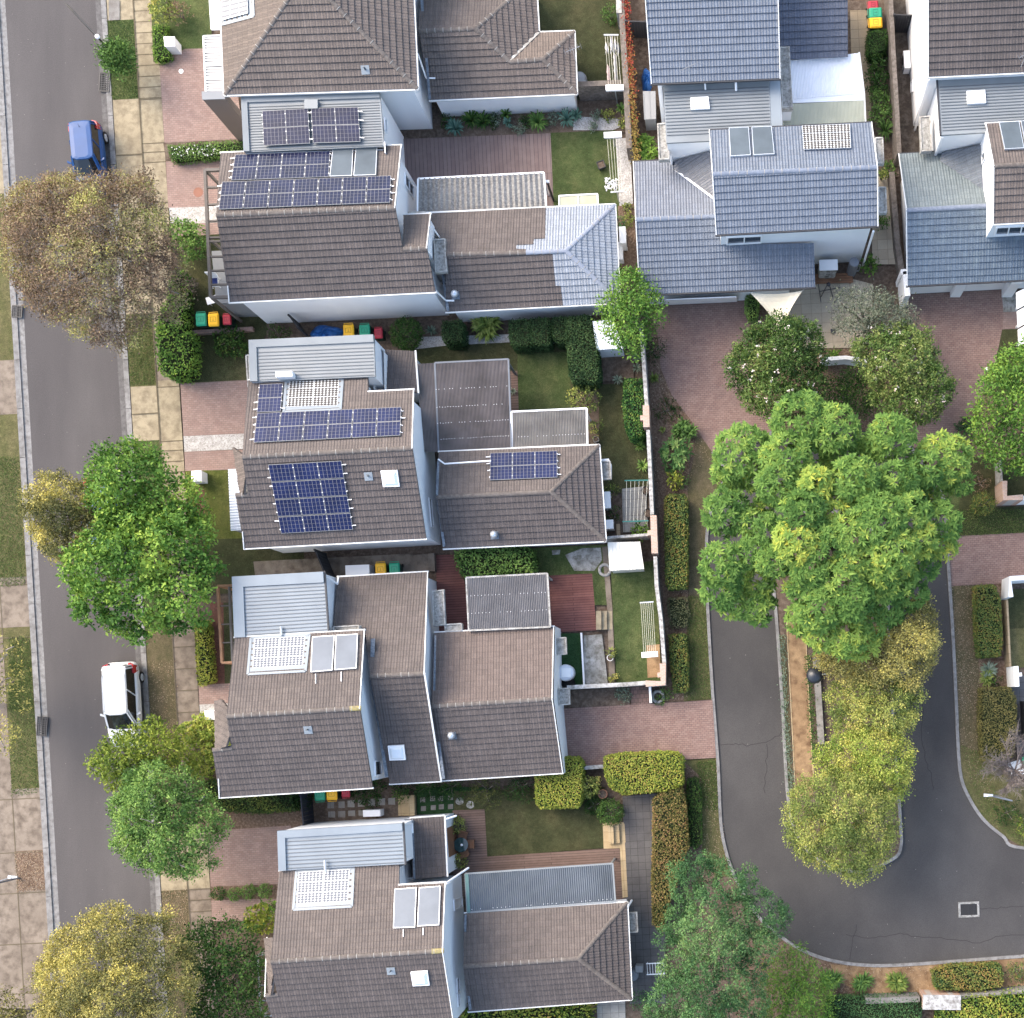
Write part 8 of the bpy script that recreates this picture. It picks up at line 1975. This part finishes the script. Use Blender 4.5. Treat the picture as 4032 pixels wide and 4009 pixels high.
bush('dark shrub under the eave right of the sandstone steps', C4(160, 960), 58, 1.4, darkg, lobes=5, dens=18, tint=(.25, .12, .1, .12)); bush('dusky grey green shrub under the fourth house eave', C4(330, 965), 62, 1.2, darkg, lobes=5, dens=18, tint=(.35, .12, .1, .12)); bush('bigger olive dusky shrub on the shaded lawn', C4(590, 985), 75, 2.0, leafmat('leaf_dusky', ((.03, .045, .015), (.07, .085, .028), (.12, .125, .04), (.17, .17, .06))), lobes=5, dens=16, tint=(.45, .12, .12, .14)); bush('black green shrub left of the lime square hedge', C4(860, 960), 65, 1.5, darkg, lobes=5, dens=18, tint=(.25, .12, .1, .12))
hg = 'ball shrubs in the front strip'
for i, (x, y, lab) in enumerate(((115, 1765, 'darkest trimmed ball shrub, nearest the footpath in its row of four'), (235, 1768, 'small trimmed ball shrub second from the footpath'), (345, 1752, 'trimmed ball shrub third from the footpath'), (466, 1745, 'trimmed ball shrub closest to the fifth house'))):
    bush(lab, B4(x, y), (25, 23, 26, 25)[i], .95, mg if i else darkg, group=hg, dens=70, per=6, L=.08, Wd=.05, spread=.04, tint=(.55 if i else .45, 0, .12, .14), name='ball_shrub', cat='shrub')
bush('light green large leaved shrub beside the fifth house front', B5(440, 1180), 62, 2.0, lime, lobes=6, dens=14, per=7, L=.22, Wd=.11, tint=(.42, .1, .12, .12)); bush('small pale shrub by the fifth house corner', B5(515, 1090), 34, 1.5, fresh, lobes=4, dens=16, L=.18, Wd=.09, tint=(.6, .1, .12, .12))
# yard hedges
bush('clipped dark green ball bush beside the red bin', B2(1538, 800), 58, 1.7, darkg, dens=60, per=7, L=.09, Wd=.06, spread=.05, tint=(.5, 0, .14, .14), name='ball_shrub', cat='shrub')
hg = 'clipped hedge blocks by the white wall'
for lab, xy in (('clipped hedge cube nearest the ball bush', (268, 700, 415, 690, 428, 840, 415, 856, 290, 860, 268, 830)), ('clipped hedge block left of the narrow pair', (772, 690, 905, 678, 935, 700, 940, 870, 920, 890, 800, 885, 778, 830)), ('clipped hedge block right of the narrow pair', (925, 685, 1060, 668, 1082, 690, 1085, 860, 1060, 880, 950, 875)), ('clipped hedge block joined to the big hedge', (1097, 675, 1200, 662, 1230, 690, 1225, 850, 1150, 855, 1105, 820))):
    hedge(lab, C2, xy, 1.7, box_dk, dens=420, group=hg, tint=(.45, 0, .14, .16))
hedge('big deep green hedge block in the middle of the yard', C2, (1205, 690, 1240, 660, 1370, 648, 1410, 680, 1440, 860, 1455, 1090, 1430, 1150, 1260, 1155, 1235, 1100, 1215, 900), 2.0, box_dk, L=.1, Wd=.065, dens=380, tint=(.52, 0, .17, .2))
hedge('glossy green hedge against the thin weathered wall', C2, (1650, 1140, 1780, 1135, 1805, 1170, 1815, 1420, 1790, 1560, 1700, 1590, 1660, 1500, 1640, 1300), 1.5, leafmat('leaf_glossy_hedge', ((.015, .05, .02), (.035, .1, .03), (.08, .18, .04), (.3, .36, .08))), L=.12, Wd=.075, dens=260, tint=(.42, 0, .17, .2))
bush('olive green shrub between the lawn and clear patio roof', C2(1335, 1290), 62, 2.0, ygreen, lobes=6, dens=18, L=.11, Wd=.06, tint=(.3, .12, .14, .14)); bush('autumn tinted shrub at the corner of the clear patio roof', C2(1430, 1510), 34, 1.0, ygreen, lobes=4, dens=16, tint=(.25, .2, .14, .2))
blades('yellow green cycad palm against the white wall', C2(598, 745), 58, .9, cyc, 60, .11, 'cycad', 'palm', tint=.5, heads=3); blades('small spiky agave beside the clipped ball bush', C2(197, 778), 26, .5, silver, 26, .07, tint=.4, name='agave'); blades('grey tillandsia like spiky plant by the boundary wall, upper', C2(1740, 985), 22, .4, silver, 24, .05, name='agave', tint=.6); blades('grey spiky plant by the boundary wall, lower', C2(1745, 1060), 25, .4, silver, 24, .05, name='agave', tint=.6); blades('pale spiky plant at the top of the glossy hedge', C2(1600, 1148), 26, .4, silver, 28, .05, tint=.7); blades('pale pink strappy plant on the timber deck strip', C2(810, 1240), 18, .4, silver, 14, .06, tint=.8)
blades('light green strappy plants along the third house wall, upper clump', C2(1770, 1650), 26, .5, mg, 26, .05, tint=.6); blades('light green strappy plants along the third house wall, lower clump', C2(1790, 1800), 30, .6, mg, 26, .07, tint=.8)
hedge('leafy green hedge beside the red deck steps', C3, (362, 720, 420, 700, 640, 690, 880, 680, 940, 710, 960, 790, 940, 870, 700, 895, 440, 905, 400, 860, 385, 780), 1.7, mg, L=.15, Wd=.085, dens=190, tint=(.5, 0, .16, .18), rough=.08)
bush('dark shrub by the grey paved clothesline', C3(1560, 245), 30, 1.0, ygreen, lobes=4, dens=20, tint=(.1, .12, .1, .14)); bush('dark shrub below the white air conditioner', C3(1565, 430), 32, .9, darkg, lobes=4, dens=20, tint=(.3, .12, .1, .14)); bush('bright leafy plant at the corner of the grey paving', C3(1775, 560), 34, .8, fresh, lobes=5, dens=18, L=.14, Wd=.08, tint=(.55, .12, .12, .12)); bush('small shrub in a white pot by the flagstones', C3(1550, 1478), 21, .9, ygreen, lobes=4, dens=30, tint=(.4, .1, .12, .12)); bush('small golden shrub at the end of the concrete path', C3(1562, 1672), 20, .7, ygreen, lobes=4, dens=30, tint=(.5, .1, .12, .12)); bush('silvery round shrub in the bed above the brick drive', C3(1642, 1795), 28, .7, silver, dens=40, L=.11, Wd=.04, tint=(.35, 0, .14, .16)); bush('small green shrub beside the white ring planter', D3(425, 1795), 28, .5, mg, lobes=4, dens=24, tint=(.45, .1, .12, .14)); bush('shrub overhanging the ring planter at the brick path', D3(380, 1840), 22, .4, mg, lobes=4, dens=24, tint=(.4, .1, .12, .14))
hedge('square topped lime green hedge at the fourth house corner', C4, (972, 880, 1180, 860, 1190, 740, 1290, 745, 1325, 790, 1315, 1060, 1290, 1115, 1010, 1120, 978, 1080), 1.9, lime, L=.1, Wd=.06, dens=420, tint=(.5, 0, .16, .18), patch=.12)
hedge('large lime green hedge beside the wide brick drive', C4, (1495, 735, 1640, 712, 1920, 700, 2040, 705, 2085, 740, 2090, 940, 1960, 985, 1640, 1015, 1540, 960, 1500, 850), 1.8, lime, L=.11, Wd=.06, dens=400, tint=(.5, 0, .18, .2), patch=.12)
bush('rounded olive lime shrub between the two lime hedges', C4(1385, 960), 36, 1.5, ygreen, dens=40, L=.12, tint=(.45, 0, .14, .16)); bush('dark ball bush beside the sandstone steps', C4(1540, 1150), 48, 1.5, darkg, dens=55, per=7, tint=(.6, 0, .14, .16), name='ball_shrub', cat='shrub'); bush('yellowing shrub behind the terracotta pot', C4(1440, 920), 26, 1.0, ygreen, lobes=4, dens=18, tint=(.5, .2, .14, .14)); bush('low dark ground shrub on the corner of the fifth house lawn', C4(1420, 1100), 48, .6, darkg, lobes=5, dens=18, tint=(.35, .1, .1, .12), squash=.6)
hedge('tall bronze leaved hedge along the dark square paving', D4, (330, 1060, 420, 985, 545, 970, 575, 1100, 592, 1400, 540, 1560, 500, 1700, 440, 1860, 400, 2060, 330, 2000, 322, 1700, 330, 1300), 1.7, photinia, L=.11, Wd=.06, dens=340, tint=(.42, 0, .18, .2), patch=.16)
hedge('low dark green hedge behind the bronze hedge', D4, (590, 905, 660, 890, 690, 1000, 695, 1380, 650, 1430, 605, 1400, 590, 1100), .8, darkg, dens=300, tint=(.5, 0, .18, .2))
hedge('long clipped mixed hedge by the weathered wall', D3, (420, 300, 460, 282, 570, 284, 586, 330, 588, 900, 580, 985, 450, 995, 428, 940), 1.1, murr, L=.095, Wd=.06, dens=430, tint=(.48, 0, .18, .2), patch=.2); hedge('shorter clipped mixed hedge beside the sandpit corner', D3, (455, 1345, 575, 1342, 588, 1500, 592, 1760, 560, 1775, 490, 1775, 465, 1560), 1.0, murr, L=.095, Wd=.06, dens=430, tint=(.48, 0, .18, .2), patch=.2)
hedge('thin dull grey green hedge between the two clipped mixed hedges', D3, (440, 1065, 580, 1060, 605, 1180, 580, 1280, 470, 1290, 445, 1180), .6, leafmat('leaf_dull_hedge', ((.05, .065, .035), (.1, .12, .06), (.16, .17, .09), (.2, .2, .12))), dens=220, tint=(.45, 0, .16, .2))
blades('dark strappy plants by the brick drive, upper clump', D2(540, 1530), 34, .8, mg, 44, .09, tint=.35, heads=3); blades('dark strappy plants by the brick drive, right clump', D2(600, 1560), 30, .8, mg, 40, .09, tint=.5, heads=2); blades('small yellowing strappy plant near the orange brick wall', D2(402, 1528), 16, .4, cyc, 18, .06, tint=.6); blades('bright green strappy plant beside the curved brick drive', D2(340, 1138), 24, .5, cyc, 30, .07, tint=.4)
bush('big leaved dark frangipani shrub in the mulch bed', D2(500, 1700), 62, 1.7, leafmat('leaf_frangipani', ((.02, .06, .02), (.05, .12, .035), (.1, .19, .055), (.22, .3, .09))), lobes=6, dens=8, per=8, L=.3, Wd=.1, spread=.05, style='rosette', tint=(.5, .12, .12, .12)); bush('bright lime leafed shrub under the frangipani', D3(495, 175), 34, 1.0, lime, lobes=5, dens=12, L=.2, Wd=.09, tint=(.42, .1, .12, .12)); bush('dark shrub at the foot of the frangipani', D3(550, 180), 34, .6, mg, lobes=4, dens=18, tint=(.4, .1, .12, .12)); bush('low dark shrub in the mulch bed by the wall', D2(440, 1370), 50, .5, darkg, lobes=6, dens=14, tint=(.3, .1, .1, .14), squash=.6); bush('low dark shadowed shrub beneath the wall end', D2(330, 920), 52, .8, darkg, lobes=6, dens=12, tint=(.2, .1, .1, .12), squash=.6)
# north
creeper('red and gold ivy spilling over the back boundary wall', [C1(1652, -80), C1(1668, 200), C1(1690, 420), C1(1705, 700), C1(1722, 1000), C1(1735, 1220)], 26, 1.75, ivy, 'ivy', 'ivy', 420, .1, .08, .12, .7, .42, .75)
ag = 'plants in the bed along the top house wall'
for lab, x, y, r, m_, n_ in (('blue green agave nearest the white house corner', 378, 985, 40, agave, 34), ('dark spiky plant between two agaves', 500, 920, 44, darkg, 40), ('dark feathery spiky plant in the wall bed', 585, 935, 42, darkg, 40), ('small blue green agave in the middle of the wall bed', 775, 950, 22, agave, 24), ('large dark green strappy clump in the wall bed', 1000, 940, 46, mg, 60), ('blue green agave at the gravel end', 1215, 915, 42, agave, 36), ('dark blue agave tucked behind the gravel end', 1290, 890, 28, agave, 26), ('olive clump under the wall', 760, 880, 26, mg, 26)):
    blades(lab, C1(x, y), r, .7, m_, n_, .1, 'agave' if m_ is agave else 'strappy_plant', 'plant', ag, tint=.45)
for i, (x, y, r, m_, lab) in enumerate(((680, 900, 26, silver, 'pale silver succulent left of the middle agave'), (850, 980, 24, silver, 'pale silver succulent right of the middle agave'), (900, 920, 26, darkg, 'round dark shrub between succulent and clump'), (1110, 890, 24, silver, 'grey succulent above the gravel end'), (1440, 880, 20, silver, 'grey succulent on the white gravel'), (1530, 870, 26, ygreen, 'golden low shrub by the block wall'), (1640, 930, 26, ygreen, 'golden trailing shrub at the wall corner'), (300, 910, 26, darkg, 'dark shrub at the white house corner'), (640, 920, 28, darkg, 'dark leafy shrub in the middle of the wall bed'), (1410, 960, 18, silver, 'small grey plant at the gravel edge'))):
    bush(lab, C1(x, y), r, .6, m_, group=ag, lobes=4, dens=26, L=.1, Wd=.06, tint=(.45, .12, .14, .14))
blades('leafy green plant in the dark corner by the cross wall', C1(1630, 835), 26, .5, mg, 24, .09, tint=.7); bush('grey round shrub at the top of the laundry lawn', C1(1548, 110), 32, 1.0, mg, dens=36, tint=(.35, 0, .12, .14)); bush('yellow green small bush on the gravel path', C1(1670, 1580), 26, .5, ygreen, lobes=4, dens=24, tint=(.35, .12, .12, .12)); bush('second yellow green bush by the gravel path end', C1(1690, 1665), 30, .6, ygreen, lobes=4, dens=24, tint=(.3, .12, .12, .12)); bush('dark teal shrub beside the repaired roof corner', C1(1612, 1690), 22, .8, camph, dens=36, tint=(.2, .1, .1, .1))
bush('broad leaved green shrub in the red soil by the blue house, upper', D1(262, 1085), 34, 1.1, fresh, lobes=5, dens=10, L=.24, Wd=.09, tint=(.5, .1, .12, .12), style='rosette'); bush('broad leaved green shrub by the blue house, lower', D1(300, 1165), 36, 1.1, fresh, lobes=5, dens=10, L=.24, Wd=.09, tint=(.6, .1, .12, .12), style='rosette')
hedge('dark clipped shrub block beside the yellow bin', E1, (738, 235, 880, 215, 890, 300, 875, 380, 790, 420, 745, 400), 1.2, darkg, dens=380, tint=(.3, 0, .12, .16)); hg = 'shrubs along the tan side path'
for lab, x, y, r, m_, tt in (('dark loose shrub below the clipped block', 800, 480, 36, darkg, .35), ('dark shrub with pale flowers by the narrow wall', 810, 610, 38, darkg, .3), ('round mid green shrub by the narrow wall', 825, 750, 34, mg, .45), ('lighter round shrub above the spiky grass', 840, 865, 36, mg, .6), ('dark round shrub at the end of the narrow wall', 892, 1275, 24, mg, .4), ('small shrub beside the lower concrete hood', 845, 1670, 24, mg, .5), ('yellowish shrub between the two concrete hoods', 848, 1330, 20, ygreen, .3)):
    bush(lab, E1(x, y), r * 1.3, 1.3, m_, group=hg, lobes=5, dens=22, L=.12, Wd=.07, tint=(tt, .1, .12, .14))
blades('tall spiky grass by the narrow wall', E1(865, 1010), 44, 1.0, mg, 50, .06, tint=.55); bush('green shrub at the corner of the white house by the cream path', E2(752, 270), 38, 1.1, fresh, lobes=5, dens=18, L=.14, Wd=.08, tint=(.4, .1, .12, .12)); hedge('small clipped shrub beside the shade sail', D2, (1030, 505, 1110, 495, 1130, 560, 1115, 660, 1060, 668, 1030, 600), 1.2, mg, dens=320, tint=(.55, 0, .14, .18))
bush('leafy plants in the white planter wall', E2(480, 970), 30, .9, fresh, lobes=5, dens=16, L=.2, Wd=.06, tint=(.5, .1, .12, .12)); bush('dark fern like plant under the right hand tree', E2(1480, 1485), 34, .6, camph, lobes=5, dens=16, L=.2, Wd=.07, tint=(.25, .1, .12, .12))
bush('oval clipped shrub beside the brick corner wall', E3(1612, 355), 42, 1.5, murr, dens=60, per=7, tint=(.55, 0, .16, .18), name='ball_shrub', cat='shrub'); bush('dull shrub in the mulch above the oval clipped shrub', E3(1590, 190), 44, .6, gum, lobes=5, dens=12, tint=(.3, .1, .1, .12), squash=.6)
hedge('long clipped hedge beside the right hand road verge', E3, (1562, 975, 1700, 965, 1745, 1090, 1758, 1400, 1745, 1500, 1590, 1510, 1572, 1350), 1.2, murr, L=.095, Wd=.06, dens=400, tint=(.52, 0, .16, .18), patch=.16); hedge('square brownish clipped hedge at the right edge', E4, (1605, 215, 1820, 205, 1860, 280, 1870, 560, 1840, 720, 1760, 770, 1620, 760, 1600, 500), 1.3, leafmat('leaf_brownish_hedge', ((.07, .075, .03), (.13, .13, .045), (.2, .175, .065), (.28, .24, .09))), dens=380, tint=(.45, 0, .15, .18), patch=.2)
blades('pale strappy plant in the mulch above the square hedge', E3(1650, 1600), 38, .5, silver, 30, .08, tint=.5, heads=2); blades('lime strappy plant beside the gate pillar', E3(1630, 1690), 34, .5, cyc, 30, .08, tint=.6, heads=2); bush('dark shrub beside the gate pillar', E3(1700, 1700), 30, .7, darkg, lobes=4, dens=18, tint=(.35, .1, .1, .12))
bush('rounded green bank shrub at the right edge below the bare tree', E4(1935, 1240), 50, 1.0, lime, lobes=4, dens=20, tint=(.25, .1, .12, .12)); bush('dark shrub under the bare tree', E4(1800, 1150), 55, .8, darkg, lobes=5, dens=16, tint=(.35, .1, .12, .14))
creeper('', [(3079, 2500), (3090, 2800), (3116, 3125)], 24, .18, silver, 'ground_cover', None, 330, .1, .05, .1, 0, .25, 0, 'stuff'); creeper('', [D3(1500, 1500), D3(1530, 1921), D4(1545, 760)], 24, .3, darkg, 'ground_cover', None, 330, .1, .06, .15, 0, .5, 0, 'stuff')
# south
hedge('bright green leafy shrubs along the wall at the bottom edge', C5, (420, 1890, 560, 1830, 800, 1800, 1000, 1830, 1150, 1800, 1380, 1800, 1390, 2100, 420, 2100), 1.0, lime, L=.17, Wd=.09, dens=150, tint=(.42, 0, .16, .2), rough=.12, name='shrubbery', cat='shrub')
hedge('clipped leafy hedge in the tan bed by the bottom kerb', E5, (702, 895, 780, 872, 990, 866, 1002, 900, 998, 955, 900, 972, 720, 970), 1.0, murr, L=.1, Wd=.06, dens=360, tint=(.6, 0, .16, .18)); hedge('dark ivy hedge along the bottom edge', E5, (250, 1010, 640, 1002, 655, 1040, 640, 1140, 240, 1140), 1.2, camph, dens=300, tint=(.25, 0, .12, .16)); hedge('bright green hedge at the bottom right corner', E5, (728, 1030, 850, 1000, 1150, 975, 1150, 1150, 720, 1150), 1.3, lime, L=.13, Wd=.08, dens=240, tint=(.32, 0, .16, .2)); bush('mixed shrub at the right end of the tan bed', E5(1060, 890), 44, .9, murr, lobes=5, dens=22, tint=(.4, .1, .14, .16))
blades('strappy plants in the southern bed, left clump', E5(265, 925), 42, .7, mg, 50, .09, tint=.5, heads=3); blades('strappy plants in the southern bed, middle clump', E5(390, 930), 40, .6, mg, 44, .08, tint=.45, heads=3); blades('pale strappy plants in the southern bed, right clump', E5(530, 925), 44, .7, cyc, 60, .09, tint=.3, heads=3)
bush('round shrub growing in the square timber planter', C5(402, 735), 26, 1.0, ygreen, dens=50, tint=(.4, 0, .14, .16)); bush('round shrub growing in the dark deck planter', C5(392, 460), 28, 1.0, ygreen, dens=50, tint=(.38, 0, .14, .16)); bush('dark green shrub behind the fifth house near the tank', D5(135, 1010), 42, 1.0, camph, lobes=5, dens=20, tint=(.3, .1, .12, .12))
t = thing('compost_tank', 'blue grey barrel at the corner of the fifth house', 'barrel', W(C5(1720, 1575), 0)); m = MB(); m.lathe([(.3, 0), (.32, .8), (.25, .95), (.02, 1.0)], n=20); m.build('barrel_body', M['tank'], t); m = MB(); m.box((.35, .35, .45), (.4, .35, .9)); m.build('side_box', M['grey_wall'], t)
t = thing('cage_bed', 'small pale framed garden cage left of the blue green tree', 'cage', W(D5(200, 870), 0), rad(3)); m = MB()
for i in range(7): m.bar((-.45 + i * .15, -.3, .6), (-.45 + i * .15, .3, .6), .02, .02)
for y in (-.3, .3): m.bar((-.5, y, .605), (.5, y, .605), .05, .05)
m.build('top_frame', M['white_gloss'], t)
for x in (-.45, .45):
    for y in (-.28, .28): m = MB(); m.box((x, y, .29), (.04, .04, .58)); m.build('leg', M['white_gloss'], t)
# fallen leaves and tufts: nobody could count them
def scatter(name, px, n, L, Wd_, mat, z=.07, up=.3, tint=(.5, .25)):
    P = np.array([W(p, 0).xy for p in px]); lo, hi = P.min(0), P.max(0); q = NR.uniform(lo, hi, (n, 2)); q = q[inpoly(q, [tuple(p) for p in P])]; k = len(q)
    o = leaves(name, np.column_stack([q, np.full(k, z)]), np.column_stack([NR.normal(0, 1, (k, 2)), np.abs(NR.normal(0, up, k))]), np.array([0, 0, 1.]) + NR.normal(0, .35, (k, 3)), L, Wd_, NR.normal(*tint, k), mat, mid=.4)
    return tag(o, kind='stuff')
litter = leafmat('leaf_litter', ((.13, .075, .045), (.24, .16, .1), (.36, .27, .18), (.48, .4, .29)), trans=0)
tuft = leafmat('grass_blade', ((.04, .075, .02), (.08, .13, .035), (.15, .19, .06), (.27, .25, .12)), trans=.15)
for px, n in ((T(D2, 300, 700, 370, 850, 385, 1050, 470, 1260, 600, 1430, 720, 1610, 780, 1750, 600, 1900, 340, 1900), 2600), (T(D3, 340, 0, 600, 0, 590, 1840, 340, 1850), 2400), (T(D4, 560, 760, 700, 900, 700, 1460, 850, 1600, 700, 1640, 590, 1500), 1500), (T(E3, 1362, 977, 1560, 968, 1600, 1921, 1415, 1921), 1800), (T(E4, 1415, 0, 1600, 0, 1600, 700, 1700, 1100, 1500, 900, 1440, 640), 1500), (T(E2, 1345, 1645, 1620, 1240, 1760, 900, 1720, 1500, 1500, 1900), 1600), (T(E2, 200, 1000, 750, 1050, 700, 1500, 300, 1500), 1400), (T(A4, 1100, 0, 1330, 0, 1400, 900, 1170, 600), 1500), (T(A4, 110, 1450, 330, 1440, 345, 1745, 130, 1755), 1500), (T(A5, 1215, 950, 1420, 950, 1440, 1400, 1230, 1400), 1300), (T(B4, 60, 1200, 560, 1180, 560, 1290, 60, 1310), 900), (T(A3, 1540, 620, 1840, 620, 2000, 720, 1560, 760), 900), (T(E5, 200, 860, 700, 870, 700, 980, 280, 980), 1200), (T(D4, 690, 900, 810, 740, 900, 1580, 700, 1450), 900)): scatter('leaf_litter', px, int(n * .8), .06, .035, litter)
for px, n in ((T(C1, 1090, 1005, 1580, 985, 1625, 1590, 1118, 1590), 6000), (T(C1, 950, -60, 1640, -60, 1650, 745, 1290, 760), 6000), (T(C2, 60, 890, 1240, 870, 1240, 1390, 800, 1390, 780, 980, 60, 1000), 7000), (T(C3, 1545, 840, 1895, 780, 1915, 1400, 1930, 1700, 1590, 1715), 8000), (T(C4, 360, 990, 1480, 960, 1490, 1410, 610, 1480, 595, 1130), 7000), (T(A1, 810, 160, 1020, 155, 1050, 745, 850, 755), 3500), (T(A2, 975, 650, 1150, 650, 1185, 1180, 985, 1190), 3500), (T(A3, 1540, 110, 1740, 100, 1760, 620, 1550, 620), 4000), (T(A3, 0, 0, 150, 0, 200, 970, 0, 980), 5000), (T(A3, 70, 1360, 225, 1355, 260, 1921, 70, 1921), 4000), (T(A4, 70, 0, 240, 0, 300, 1000, 90, 1030), 4500), (T(A2, 1450, 900, 1880, 860, 1880, 1140, 1450, 1150), 3500), (T(E4, 1440, 640, 1600, 700, 1760, 1100, 1921, 1300, 1921, 1400, 1600, 1180), 5000), (T(D3, 600, 1050, 740, 1050, 775, 1830, 590, 1840), 4000), (T(E3, 1400, 400, 1680, 400, 1921, 400, 1921, 570, 1420, 600), 4000), (T(D4, 660, 770, 800, 740, 830, 1150, 700, 1100), 3000)): scatter('grass_tufts', px, n, .09, .028, tuft, .06, .9, (.4, .25))
# ---------------------------------------------------------------- put each house's Empty at its own base
bpy.context.view_layer.update()
from mathutils import Matrix
for o in list(COL.objects):
    if o.type == 'EMPTY' and o.parent is None and o.location.length < 1e-6 and o.children:
        P = [o.matrix_world @ (c.matrix_basis @ Vector(k)) for c in o.children if c.type == 'MESH' for k in c.bound_box]
        if not P: continue
        c = Vector(((min(p.x for p in P) + max(p.x for p in P)) / 2, (min(p.y for p in P) + max(p.y for p in P)) / 2, 0))
        o.location = c
        for k in o.children: k.matrix_parent_inverse = Matrix.Translation(-c)
